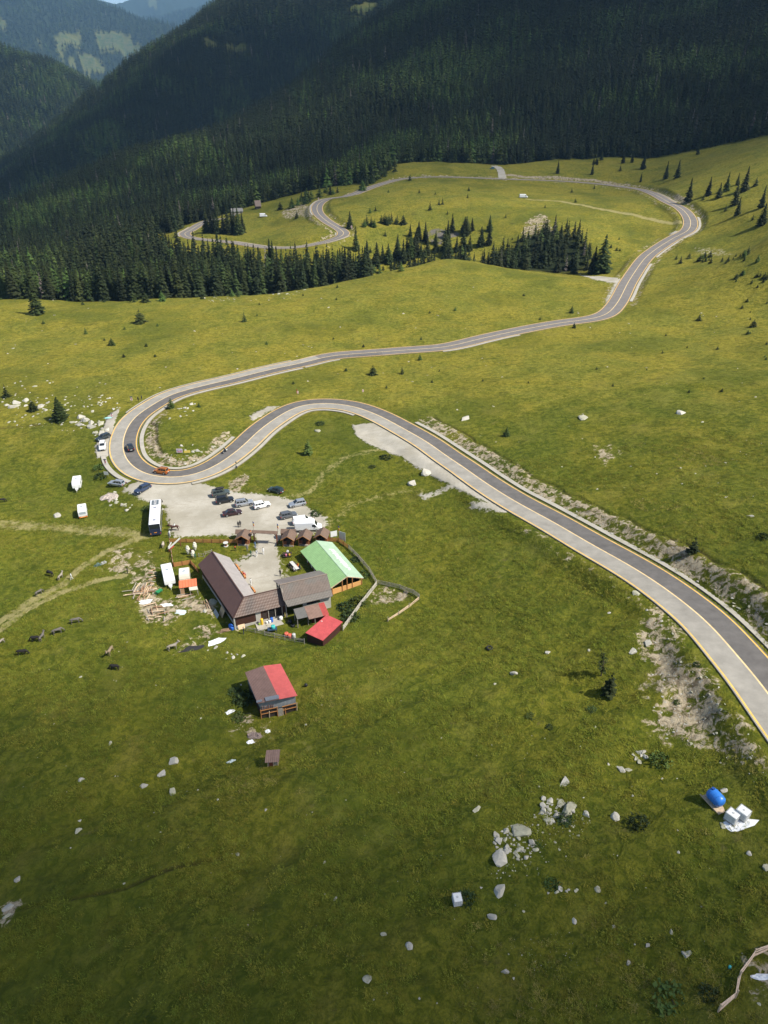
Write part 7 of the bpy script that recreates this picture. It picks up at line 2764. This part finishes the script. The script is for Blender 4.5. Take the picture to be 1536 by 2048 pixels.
chevron('red and white bend sign with solar panel near the white billboard', 212, 932, -10, True, 1)
chevron('red and white bend sign by the turquoise banner', 225, 838, 0, True, 1, 0.5)
chevron('red and white bend sign at the upper verge by the two people', 264, 805, 5, True, 1, 0.5)
chevron('small red and white sign above the inner bend crest', 726, 788, 10, False, -1, 0.4)
chevron('small red and white sign at the grass by the second curve', 596, 791, 10, False, 1, 0.4)
chevron('pale sign at the outside of the far S bend', 703, 458, 0, False, 1, 0.7)
chevron('yellowish sign where the far road leaves the wood', 637, 401, 0, False, 1, 0.6)
board('blank pale billboard frame below the solar bend sign', 214, 955, -8, 1.25, 1.0, 0.8, M_GREYB, cat='billboard', name='billboard')
b1 = board('pink, white and blue printed banner inside the hairpin', 360, 908, 0, 1.75, 1.2, 0.45, mat('lilac_banner', (0.62, 0.52, 0.56), 0.6), cat='banner', name='printed_banner')
pr = MB().box((-0.55, -0.062, 0.62), (0.6, -0.052, 0.86), 0)
for k, (x, z, w, h, mi) in enumerate(((-0.62, 1.15, 0.3, 0.22, 1), (-0.2, 1.3, 0.35, 0.12, 1), (0.3, 1.25, 0.4, 0.12, 1), (-0.3, 0.92, 0.5, 0.12, 2), (0.35, 0.92, 0.35, 0.12, 2), (0.62, 1.05, 0.15, 0.3, 1))):
    pr.box((x - w / 2, -0.064, z - h / 2), (x + w / 2, -0.053, z + h / 2), mi)
pr.build('print', [mat('pink_print', (0.62, 0.28, 0.38), 0.6), mat('violet_print', (0.20, 0.18, 0.40), 0.6), mat('plum_print', (0.38, 0.12, 0.20), 0.6)], b1)
b2 = board('plain yellow banner inside the hairpin', 375, 909, 2, 1.75, 0.72, 0.55, mat('yellow_banner', (0.75, 0.58, 0.12), 0.6), cat='banner', name='printed_banner')
rs_ = thing('road_sign', 'dark backed road sign on the kerb of the inner curve', 'road sign', G(473, 937), R(140))
MB().tube([(0, 0, -0.2), (0, 0, 2.2)], 0.04, 6).build('post', M_STEEL, rs_)
MB().box((-0.35, -0.03, 0.2), (0.35, 0.03, 0.85)).build('lower_panel', mat('dark_sign_back', (0.10, 0.11, 0.11), 0.5), rs_)
MB().tube([(0, -0.05, 1.85), (0, 0.0, 1.85)], 0.28, 12).build('mirror_back', MATS['dark_sign_back'], rs_)

# ------------------------------------------------------------------ things left on the lower slope
tg = G(979, 1297)
ty = MB()
rings = []
for i in range(24):
    a = 2 * math.pi * i / 24
    rings.append([((0.44 + 0.17 * math.cos(b)) * math.cos(a), (0.44 + 0.17 * math.cos(b)) * math.sin(a), 0.15 + 0.15 * math.sin(b)) for b in [k * math.pi / 4 for k in range(8)]])
rings.append(rings[0])
ty.loft(rings, cap=False)
thing_mesh('old_tyre', 'black tyre lying alone on the lower pasture', 'tyre', ty, M_TYRE, tg, 0, None, True)


def water_cube(label, px, py, rz, s=1.05):
    t = thing('water_cube', label, 'water tank', G(px, py), R(rz), 'caged white water cubes')
    MB().box((-s * 0.5, -s * 0.55, 0.14), (s * 0.5, s * 0.55, s + 0.1)).build('tank', M_WHP, t, bevel=0.06)
    c = MB()
    for z in (0.2, 0.5, 0.8, s + 0.08):
        for y in (-s * 0.57, s * 0.57):
            c.bar((-s * 0.52, y, z), (s * 0.52, y, z), 0.022)
        for x in (-s * 0.52, s * 0.52):
            c.bar((x, -s * 0.57, z), (x, s * 0.57, z), 0.022)
    for k in range(5):
        x = -s * 0.52 + s * 1.04 * k / 4
        for y in (-s * 0.57, s * 0.57):
            c.bar((x, y, 0.14), (x, y, s + 0.1), 0.022)
    for k in range(1, 4):
        y = -s * 0.57 + s * 1.14 * k / 4
        for x in (-s * 0.52, s * 0.52):
            c.bar((x, y, 0.14), (x, y, s + 0.1), 0.022)
    c.build('cage', mat('pale_cage_wire', (0.55, 0.56, 0.56), 0.5, metal=0.2), t)
    MB().box((-s * 0.52, -s * 0.57, -0.1), (s * 0.52, s * 0.57, 0.13)).build('pallet', M_GREYW, t)
    MB().tube([(0, 0, s + 0.09), (0, 0, s + 0.16)], 0.12, 10).build('lid', mat('pale_lid', (0.5, 0.5, 0.48), 0.5), t)
    return t


water_cube('left of the two white water cubes standing together', 1462, 1640, 38, 1.15)
water_cube('right of the two white water cubes standing together', 1483, 1634, 38, 1.15)
water_cube('white water cube alone among rocks and bushes', 914, 1805, 8, 0.95)
bt = thing('blue_water_tank', 'blue plastic water tank lying on a pallet trailer', 'water tank', G(1428, 1605), R(112))
n = 10
MB().tube([(-1.05, 0, 0.95), (-0.98, 0, 0.95), (-0.8, 0, 0.95), (-0.3, 0, 0.95), (0.3, 0, 0.95), (0.8, 0, 0.95), (0.98, 0, 0.95), (1.05, 0, 0.95)], [0.3, 0.52, 0.72, 0.78, 0.78, 0.72, 0.52, 0.3], 18).build('tank', mat('bright_blue_plastic', (0.035, 0.20, 0.62), 0.35, spec=0.5, var=0.08), bt, smooth=True)
MB().tube([(0.65, 0, 1.6), (0.65, 0, 1.82)], 0.2, 12).build('lid', mat('dark_blue_plastic', (0.02, 0.07, 0.25), 0.4), bt)
rb_ = MB()
for x in (-0.45, 0.0, 0.45):
    rb_.tube([(x - 0.03, 0, 0.95), (x + 0.03, 0, 0.95)], 0.80, 18)
rb_.build('rib', MATS['bright_blue_plastic'], bt)
MB().box((-1.6, -0.85, 0.08), (1.2, 0.85, 0.2)).build('pallet', M_PALEW, bt)
for s in (-1, 1):
    MB().bar((-1.75, s * 0.75, 0.02), (1.5, s * 0.75, 0.06), 0.12).build('skid', M_PALEW, bt)
barrel('green bucket lying outside the hurdle fence', G(1459, 1936), 0.14, 0.3, M_TEALP, None)
thing_mesh('black_sack', 'dark sack on the grass right of the patched barn', 'sack', MB().blob((0, 0, 0.3), (0.3, 0.28, 0.38), 3, 0.15), M_BLKP, G(612, 1373), 0, None, True)
# ------------------------------------------------------------------ rocks, bushes, grass
M_ROCK = mat('pale_lichened_rock', (0.40, 0.38, 0.32), 0.92, var=0.24, vscale=2.2, bump=0.5, bscale=5, rand=0.16)
M_ROCKY = mat('mossy_pale_rock', (0.34, 0.33, 0.24), 0.92, var=0.3, vscale=2.2, bump=0.5, bscale=5, rand=0.16)


def rock_mesh(seed, flat):
    rr = random.Random(seed)
    bm = bmesh.new()
    bmesh.ops.create_icosphere(bm, subdivisions=2, radius=1)
    for v in bm.verts:
        v.co *= 1 + rr.uniform(-0.10, 0.10)
    for k in range(12):
        n = Vector((rr.uniform(-1, 1), rr.uniform(-1, 1), rr.uniform(-0.3, 0.9))).normalized()
        d = rr.uniform(0.34, 0.72)
        for v in bm.verts:
            e = v.co.dot(n) - d
            if e > 0:
                v.co -= n * e * 0.96
    for v in bm.verts:
        v.co.z *= flat
    me = bpy.data.meshes.new('rock')
    bm.to_mesh(me)
    bm.free()
    me.materials.append(M_ROCK if seed % 3 else M_ROCKY)
    return me


ROCKS = [rock_mesh(k, (0.45, 0.6, 0.8)[k % 3]) for k in range(9)]
NRK = [0]


def rock(px, py, w_px, label, group, k=None, asp=None, hz=1.0):
    """w_px: how wide it shows in the photograph"""
    w = G(px, py)
    d = proj(w.x, w.y, w.z)[2]
    s = w_px * d / FPX / 2 / 0.66
    o = bpy.data.objects.new('rock', ROCKS[(NRK[0] if k is None else k) % 9])
    NRK[0] += 1
    COL.objects.link(o)
    o.location = (w.x, w.y, w.z + s * 0.02)
    a = asp or random.uniform(0.6, 1.0)
    o.scale = (s, s * a, s * random.uniform(0.55, 0.95) * hz)
    o.rotation_euler = (random.uniform(-0.2, 0.2), random.uniform(-0.2, 0.2), random.uniform(0, 6.28) if asp is None else random.uniform(-0.3, 0.3))
    return tag(o, label, 'rock', group)


BIG = [
 (1040, 1662, 42, 'large flat pale boulder at the top of the lower rock cluster'), (1003, 1722, 36, 'large triangular white boulder, lowest left of the rock cluster'),
 (1000, 1787, 34, 'broad pale boulder between the lone water cube and bushes'), (1132, 1627, 42, 'curved pale boulder half round a dark bush'),
 (1130, 1565, 28, 'pale double boulder above the rock cluster'), (1240, 1538, 18, 'left of two round pale boulders below the eroded bank'), (1258, 1540, 16, 'right of two round pale boulders below the eroded bank'),
 (1233, 1636, 24, 'flat pale rock left of the round bush'), (1172, 1628, 18, 'single white rock right of the curved boulder'), (1197, 1780, 14, 'upright pale rock alone on the lower grass'),
 (988, 1834, 20, 'pale rock below the broad boulder'), (1148, 1840, 14, 'small pale rock at the lower centre right'), (957, 1616, 20, 'pale rock pair at the left of the rock cluster'),
 (1266, 1302, 20, 'grey angular stone near the eroded bank'), (1296, 1288, 18, 'dark grey stone by the road slope'), (1273, 1189, 24, 'bluish grey slab at the foot of the road slope'),
 (1026, 1347, 16, 'white stone on the middle pasture below the tyre'), (1095, 1306, 12, 'small white stone level with the tyre'),
 (157, 1662, 18, 'white rock cluster alone on the dark lower slope'), (162, 1560, 14, 'white stone in the left lower grass'), (286, 1571, 16, 'white stone left of the pair below the hut'),
 (347, 1588, 18, 'pale stone below the two plastic like rocks'), (325, 1547, 20, 'long pale stone on the lower left grass'), (345, 1525, 18, 'pale grey stone above the long one'), (220, 1487, 14, 'greenish white stone on the left grass'),
 (116, 1032, 16, 'round pale boulder left of the lower caravan'), (930, 838, 24, 'flat pale boulder on the wide right meadow'), (1165, 836, 24, 'long flat pale rock in the middle of right meadow'),
 (1362, 827, 22, 'long flat rock on the upper right meadow'), (318, 1022, 16, 'white boulder beside the bush left of the coach'), (1380, 1905, 14, 'pale rock near the hurdle fence'), (1372, 1910, 18, 'slim pale rock left of the hurdle fence'),
 (1295, 1892, 10, 'small stone on the lower right slope'), (1343, 1865, 12, 'oval stone on the lower right slope'), (1258, 1925, 12, 'small round stone at the lower right'), (1227, 1853, 9, 'tiny stone at the lower right'),
 (1535, 1735, 18, 'pale rock cut by the right frame edge'), (1497, 1707, 12, 'small stone right below the water cubes'), (1450, 1580, 16, 'pale rock above the blue tank'), (1444, 1648, 14, 'tan stone left of the water cubes'), (1492, 1630, 14, 'pale rock right of the water cubes'),
 (670, 1800, 10, 'small white stone low in the centre'), (475, 1708, 10, 'white stone at the end of the runnel'), (855, 945, 26, 'pale slab below the lay-by edge'), (825, 968, 22, 'pale slab pair left of the lay-by spur'),
 (427, 1205, 18, 'pale block behind the barn planks'), (432, 1294, 10, 'pale stone below the large plastic sheet'), (410, 1222, 14, 'flat pale stone by the barn planks'),
 (637, 862, 14, 'white stone on the grass inside the second curve'), (612, 1450, 9, 'small pale stone right of the patched barn'), (1500, 1033, 14, 'pale rock by the right cut edge'),
 (768, 1870, 16, 'greyish stone low in the centre'), (820, 1893, 18, 'pale stone pair low in the centre'), (1012, 1943, 16, 'pale stones low at the centre right'), (735, 1960, 18, 'grey stone near the bottom centre'),
 (35, 1760, 14, 'white stone cluster at the left above the gully'), (20, 1815, 22, 'tan boulder in the gully at the left edge'), (10, 1835, 18, 'brown boulder low in the left gully'),
]
for px, py, w, lab in BIG:
    rock(px, py, w, lab, 'single rocks on the pasture')
rr = random.Random(31)


def cluster(n, cx, cy, sx, sy, w0, w1, lab, grp, rot=0.0):
    for k in range(n):
        a, r_ = rr.uniform(0, 6.283), math.sqrt(rr.random())
        x, y = sx * r_ * math.cos(a), sy * r_ * math.sin(a)
        c, s = math.cos(rot), math.sin(rot)
        rock(cx + x * c - y * s, cy + x * s + y * c, w0 + (w1 - w0) * rr.random() ** 2.2, lab, grp)


CL = [(56, 1030, 1690, 46, 30, 5, 18, 'pale rock in the lower boulder cluster', 0.3), (42, 1112, 1622, 34, 34, 5, 20, 'pale rock in the upper boulder cluster', 0.5), (7, 1130, 1790, 40, 14, 6, 14, 'pale rock in the row below the cluster', 0),
      (26, 178, 848, 42, 16, 6, 22, 'whitish boulder in the band beside the lay-by', 0.4), (22, 85, 812, 88, 10, 5, 18, 'whitish boulder in the band left of the broad spruce', 0.05), (16, 190, 806, 60, 14, 4, 12, 'small rock above the boulder band', 0.1), (12, 60, 775, 60, 22, 4, 12, 'scattered small rock upper left of the band', 0),
      (12, 395, 898, 50, 9, 4, 14, 'rock on the inner bank of the hairpin', 0.0), (12, 365, 822, 40, 12, 4, 12, 'rock inside the top of the hairpin', -0.5), (10, 1290, 1512, 30, 12, 5, 16, 'rock near the bush below the road slope', 0),
      (9, 222, 996, 20, 16, 4, 10, 'stone on the rubble by the lot', 0.5), (7, 255, 1013, 14, 8, 5, 12, 'white stone left of the coach', 0.2), (7, 455, 1310, 50, 14, 4, 10, 'stone below the large plastic sheet', 0.1)]
for n_, cx, cy, sx, sy, w0, w1, lab, ro in CL:
    cluster(n_, cx, cy, sx, sy, w0, w1, lab, lab.replace('rock', 'rocks'), ro)
NB_ROCK = NRK[0]

# the loose small stones are past counting
sp = [[] for _ in range(4)]


def stones(n, poly, s0, s1, seed):
    g = np.random.default_rng(seed)
    xs, ys = [q[0] for q in poly], [q[1] for q in poly]
    c = 0
    while c < n:
        px, py = g.uniform(min(xs), max(xs)), g.uniform(min(ys), max(ys))
        if not in_px_poly(poly, np.array([px]), np.array([py]))[0]:
            continue
        w = G(px, py)
        if np.hypot(ROAD[::4, 0] - w.x, ROAD[::4, 1] - w.y).min() < 6.2:
            c += 1
            continue
        d = proj(w.x, w.y, w.z)[2]
        sp[0].append(w.x); sp[1].append(w.y); sp[2].append(w.z); sp[3].append((s0 + (s1 - s0) * g.random() ** 3) * d / FPX / 1.4)
        c += 1


stones(260, [(0, 600), (560, 585), (1180, 560), (1536, 640), (1536, 1000), (1180, 1010), (820, 830), (640, 770), (240, 790), (0, 860)], 1.0, 6, 1)
stones(150, [(0, 1200), (500, 1290), (1270, 1180), (1300, 1500), (1536, 1560), (1536, 2040), (700, 2040), (0, 1700)], 1.5, 8, 2)
stones(120, [(1290, 1200), (1400, 1310), (1536, 1500), (1536, 1560), (1330, 1500), (1290, 1350)], 1.5, 8, 3)
stones(110, [(800, 830), (860, 850), (1000, 950), (1200, 1040), (1536, 1230), (1536, 1300), (1180, 1060), (1000, 985), (850, 890)], 1.5, 9, 4)
stones(170, [(1000, 1660), (1180, 1580), (1180, 1660), (1080, 1750), (980, 1760)], 2, 7, 5)
stones(110, [(0, 790), (240, 790), (220, 880), (0, 850)], 2, 8, 6)
stones(55, [(400, 590), (560, 575), (620, 560), (600, 600), (420, 605)], 2, 7, 7)
stones(60, [(1000, 1880), (1160, 1860), (1160, 1960), (1080, 1960)], 1.0, 2.6, 8)
stones(60, [(300, 905), (420, 915), (470, 890), (400, 930), (340, 930)], 1.5, 6, 9)
sa = [np.array(q) for q in sp]
n = len(sa[0])
rp = []
for k in range(4):
    o = bpy.data.objects.new('stone', ROCKS[k * 2])
    rp.append(o)
rot = np.stack([rng.normal(0, 0.15, n), rng.normal(0, 0.15, n), rng.uniform(0, 6.28, n)], -1)
scatter('loose_stones', rp, sa[0], sa[1], sa[2], sa[3], sa[3] * rng.uniform(0.4, 0.9, n), rot, rng.integers(0, 4, n), 'loose pale stones strewn over the pasture')


# ---- bushes
def bush_mb(seed, n=210, flat=0.75, leaf=0.16):
    r2 = random.Random(seed)
    mb = MB()
    for k in range(n):
        v = Vector((r2.gauss(0, 1), r2.gauss(0, 1), abs(r2.gauss(0, 0.8)))).normalized() * (0.55 + 0.45 * r2.random()) * (1 + 0.25 * math.sin(3 * r2.random()))
        v.z *= flat
        a = Vector((r2.gauss(0, 1), r2.gauss(0, 1), r2.gauss(0, 1))).normalized()
        b = a.cross(Vector((r2.gauss(0, 1), r2.gauss(0, 1), r2.gauss(0, 1)))).normalized()
        s = leaf * r2.uniform(0.7, 1.4)
        mb.add([v - a * s, v + b * s * 0.6, v + a * s, v - b * s * 0.6], [(0, 1, 2, 3)])
    return mb


M_BUSH = needle_mat('green_bush_leaves', (0.050, 0.078, 0.018))
M_BUSHD = needle_mat('dark_bush_leaves', (0.030, 0.050, 0.016))
BUSH = []
for k in range(4):
    t = thing('bush', 'x', 'bush', (0, 0, -500))
    bush_mb(50 + k).build('foliage', M_BUSH if k % 2 else M_BUSHD, t)
    MB().tube([(0, 0, -0.4), (0.05, 0, 0.4)], [0.06, 0.03], 5).tube([(0, 0, 0), (0.3, 0.1, 0.5)], [0.04, 0.02], 5).build('stem', M_TRUNK, t)
    kids(t)
    BUSH.append(t)


def bush(px, py, w_px, label, k=0, h=0.9, group='bushes on the pasture'):
    w = G(px, py)
    d = proj(w.x, w.y, w.z)[2]
    s = w_px * d / FPX / 2
    return dup(BUSH[k % 4], w, random.uniform(0, 6), label, group, (s, s, s * h))


for k, (px, py, w, h, lab) in enumerate([
 (1280, 1650, 46, 0.7, 'round green bush on the lower right slope'), (1322, 1524, 40, 0.9, 'bushy dark shrub beside pale boulders below the road slope'),
 (1418, 1990, 40, 0.8, 'round bright bush left of the hurdle fence'), (1344, 2000, 70, 0.35, 'wide low dark shrub near the bottom right'),
 (1132, 1640, 34, 0.6, 'dark bush enclosed by the curved boulder'), (1105, 1770, 30, 0.6, 'dark bush between boulders above the row of rocks'),
 (934, 1800, 40, 0.6, 'dark bush right of the lone water cube'), (1075, 1692, 20, 0.5, 'small dark bush inside the lower boulder cluster'),
 (488, 1402, 40, 0.95, 'leafy bush against the left side of the patched barn'), (474, 1436, 30, 0.6, 'low dark bush below the leafy one by the barn'), (470, 1385, 26, 0.7, 'dark bush above the leafy one by the barn'),
 (295, 1019, 22, 0.8, 'small dark bush left of the coach'), (772, 916, 24, 0.5, 'low bush on the grass below the lay-by'), (745, 934, 14, 0.6, 'tiny bush left of the low lay-by bush'), (640, 848, 18, 0.6, 'low bush near the second curve'),
 (632, 1028, 24, 0.5, 'low dark bush right of the white vans'), (700, 1235, 36, 0.7, 'rank bush between red shed and pale rails'), (716, 1205, 34, 0.7, 'rank bush below the green hall gable'), (690, 1215, 30, 0.7, 'rank bush at the hall corner'), (728, 1150, 26, 0.5, 'low bush between green hall and grey fence'), (712, 1120, 20, 0.5, 'low bush near the fence behind the hall'),
 (1530, 1075, 24, 0.8, 'dark shrub at the right frame edge on the meadow'), (1100, 1455, 16, 0.5, 'tiny dark bush on the middle slope'), (1062, 1432, 20, 0.4, 'low dark tuft bush on the middle slope'), (1186, 1420, 22, 0.4, 'low bush below the squat spruce'), (200, 935, 24, 0.5, 'low bush on the verge left of the solar sign'), (203, 953, 26, 0.6, 'dark bush by the blank billboard'),
 (1355, 1405, 14, 0.7, 'small bush on the eroded bank'), (1395, 1330, 16, 0.5, 'brown green bush high on the eroded bank')]):
    bush(px, py, w, lab, k, h)

# leggy sapling
w = G(1202, 1352)
sap = thing('sapling', 'leggy sapling with sparse leaves alone on the lower slope', 'sapling', w)
st = MB().tube([(0, 0, -0.4), (-0.02, 0, 0.8), (0.05, 0, 2.0), (-0.15, 0.05, 3.4), (-0.3, 0.05, 4.6)], [0.11, 0.09, 0.07, 0.05, 0.02], 7)
r2 = random.Random(5)
lv = MB()
for k in range(34):
    z = r2.uniform(1.0, 4.4)
    a = r2.uniform(0, 6.28)
    ln = r2.uniform(0.5, 1.15) * (1.15 if 1.6 < z < 3.2 else 0.6)
    e = Vector((ln * math.cos(a), ln * math.sin(a), z + r2.uniform(0.0, 0.4)))
    st.tube([(-0.07 * z + 0.07, 0, z), tuple(e)], [0.03, 0.012], 5)
    for q in range(13):
        c = Vector((-0.07 * z + 0.07, 0, z)).lerp(e, r2.uniform(0.3, 1.1)) + Vector((r2.gauss(0, 0.14), r2.gauss(0, 0.14), r2.gauss(0, 0.14)))
        u = Vector((r2.gauss(0, 1), r2.gauss(0, 1), r2.gauss(0, 1))).normalized()
        v = u.cross(Vector((0.3, 0.2, 1))).normalized()
        s = r2.uniform(0.09, 0.17)
        lv.add([c - u * s, c + v * s * 0.6, c + u * s, c - v * s * 0.6], [(0, 1, 2, 3)])
st.build('trunk', M_TRUNK, sap)
lv.build('crown', M_BUSH, sap)

# ---- young spruces at the wood edges and over the meadows
yp = random.Random(71)


def young_band(n, line, spread, h0, h1, lab, grp, protos=YNG):
    for k in range(n):
        u = yp.random() * (len(line) - 1)
        i = int(u)
        x = line[i][0] + (line[i + 1][0] - line[i][0]) * (u - i) + yp.gauss(0, spread)
        y = line[i][1] + (line[i + 1][1] - line[i][1]) * (u - i) + yp.gauss(0, spread * 0.35)
        tree_px(x, y, yp.uniform(h0, h1), lab, grp, yp.uniform(1.1, 1.6), protos=protos)


young_band(60, [(240, 603), (400, 592), (520, 585), (640, 566), (720, 548), (800, 535)], 10, 8, 24, 'young bright spruce fringing the left wood edge', 'young spruces fringing the left wood')
young_band(34, [(680, 545), (760, 530), (860, 515), (960, 508), (1060, 520)], 14, 8, 26, 'young spruce in front of the grove hollow', 'young spruces before the grove')
young_band(24, [(742, 528), (800, 520), (860, 508), (920, 498), (985, 488)], 11, 24, 46, 'dark spruce in the loose belt left of the grove', 'loose belt left of the grove', SPR)
young_band(14, [(825, 478), (850, 488), (900, 470), (990, 462)], 10, 20, 36, 'dark spruce beside the grey scree cut', 'spruces round the scree', SPR)
young_band(20, [(735, 455), (770, 448), (800, 446)], 10, 8, 18, 'young spruce in the row above the scree', 'young spruces above the scree')
young_band(26, [(1360, 526), (1400, 522), (1450, 518), (1510, 514)], 12, 7, 16, 'young spruce in the patch right of the road', 'young spruces right of the road')
young_band(12, [(1470, 560), (1500, 550), (1530, 570)], 12, 6, 12, 'small spruce at the right edge below the patch', 'small spruces at the right edge')
young_band(14, [(720, 380), (770, 350), (800, 330)], 8, 8, 20, 'young spruce on the bank above the far road', 'young spruces above the far road')
young_band(18, [(560, 425), (620, 398), (690, 380)], 8, 10, 22, 'young bright spruce at the back of the far clearing', 'young spruces behind the clearing')
young_band(16, [(1120, 335), (1200, 322), (1300, 312), (1420, 292), (1520, 268)], 14, 10, 24, 'spruce at the ragged foot of the mountain wood', 'spruces at the mountain wood foot', SPR)
for k in range(60):
    px, py = yp.uniform(0, 1536), yp.uniform(575, 790)
    w = G(px, py)
    if np.hypot(ROAD[::4, 0] - w.x, ROAD[::4, 1] - w.y).min() < 8:
        continue
    tree_px(px, py, yp.uniform(4, 8), 'knee high spruce seedling dotted over the upper meadow', 'seedlings on the upper meadow', 1.7, protos=YNG)
for k in range(26):
    px, py = yp.uniform(720, 1350), yp.uniform(372, 520)
    w = G(px, py)
    if np.hypot(ROAD[::4, 0] - w.x, ROAD[::4, 1] - w.y).min() < 8:
        continue
    tree_px(px, py, yp.uniform(4, 10), 'small spruce dotted over the far knoll', 'small spruces on the far knoll', 1.5, protos=YNG)

# ---- grass tufts on the near pasture
def tuft(seed, m_, h=0.42, n=26):
    r2 = random.Random(seed)
    mb = MB()
    for k in range(n):
        a = r2.uniform(0, 6.28)
        x, y = r2.gauss(0, 0.24), r2.gauss(0, 0.24)
        l_ = h * r2.uniform(0.6, 1.2)
        dx, dy = math.cos(a) * l_ * 0.55, math.sin(a) * l_ * 0.55
        wx, wy = -math.sin(a) * 0.022, math.cos(a) * 0.022
        mb.add([(x - wx, y - wy, -0.05), (x + wx, y + wy, -0.05), (x + dx * 0.5 + wx * 0.8, y + dy * 0.5 + wy * 0.8, l_ * 0.75), (x + dx * 0.5 - wx * 0.8, y + dy * 0.5 - wy * 0.8, l_ * 0.75), (x + dx, y + dy, l_ * 0.8)], [(0, 1, 2, 3), (3, 2, 4)])
    return loose('tuft', mb, m_)


TUF = [tuft(1, mat('grass_tuft', (0.185, 0.190, 0.026), 0.9, rand=0.45, hue=0.03, spec=0.1)), tuft(2, mat('dark_grass_tuft', (0.140, 0.160, 0.020), 0.9, rand=0.4, hue=0.02, spec=0.1), 0.5), tuft(3, mat('straw_tuft', (0.26, 0.225, 0.06), 0.9, rand=0.35, spec=0.1), 0.38)]


def tufts(n, seed, dmax, lo, hi):
    g = np.random.default_rng(seed)
    y = 30 + (dmax - 30) * g.random(n * 2) ** 0.8
    x = (g.random(n * 2) * 2 - 1) * (y * 0.62 + 34)
    z = height(x, y)
    px, py, d = proj(x, y, z)
    m = (px > -120) & (px < 1660) & (py > 600) & (py < 2250)
    # bare places stay bare
    r_ = np.hypot(x, y); a = np.arctan2(x, y)
    i = np.clip(np.searchsorted(RAD, r_), 0, len(RAD) - 1); j = np.clip(np.searchsorted(ANG, a), 0, len(ANG) - 1)
    bare = np.maximum(gravel[i, j], earth[i, j])
    m &= (bare + g.uniform(-0.25, 0.25, len(x)) < 0.4) & (roadm[i, j] > 5.9)
    m &= fbm(x / 4.0, y / 4.0, 66, 3) + 0.2 * g.normal(0, 1, len(x)) > 0.10
    for c in ((-31, 116, 11), (-15, 113, 7), (-10.5, 126, 9), (-18.5, 88, 5.5), (-12, 105, 4)):
        m &= np.hypot(x - c[0], y - c[1]) > c[2]
    x, y, z, i, j = x[m][:n], y[m][:n], z[m][:n], i[m][:n], j[m][:n]
    s = g.uniform(lo, hi, len(x))
    kn = fbm(x / 18, y / 18, 67, 3) + yel[i, j] * 0.5 + g.normal(0, 0.2, len(x))
    k = np.where(kn > 0.62, 2, np.where(kn < -0.18, 1, 0))
    rot = np.stack([g.normal(0, 0.1, len(x)), g.normal(0, 0.1, len(x)), g.uniform(0, 6.28, len(x))], -1)
    return x, y, z, s, k, rot


x, y, z, s, k, rot = tufts(60000, 5, 165, 0.45, 1.15)
scatter('grass', TUF, x, y, z, s * 1.1, s * 0.45, rot, k, 'short tussocky pasture grass')

# the patterns themselves are only there to be copied
for p in SPR + YNG + BUSH:
    for c in list(kids(p)):
        bpy.data.objects.remove(c)
    bpy.data.objects.remove(p)
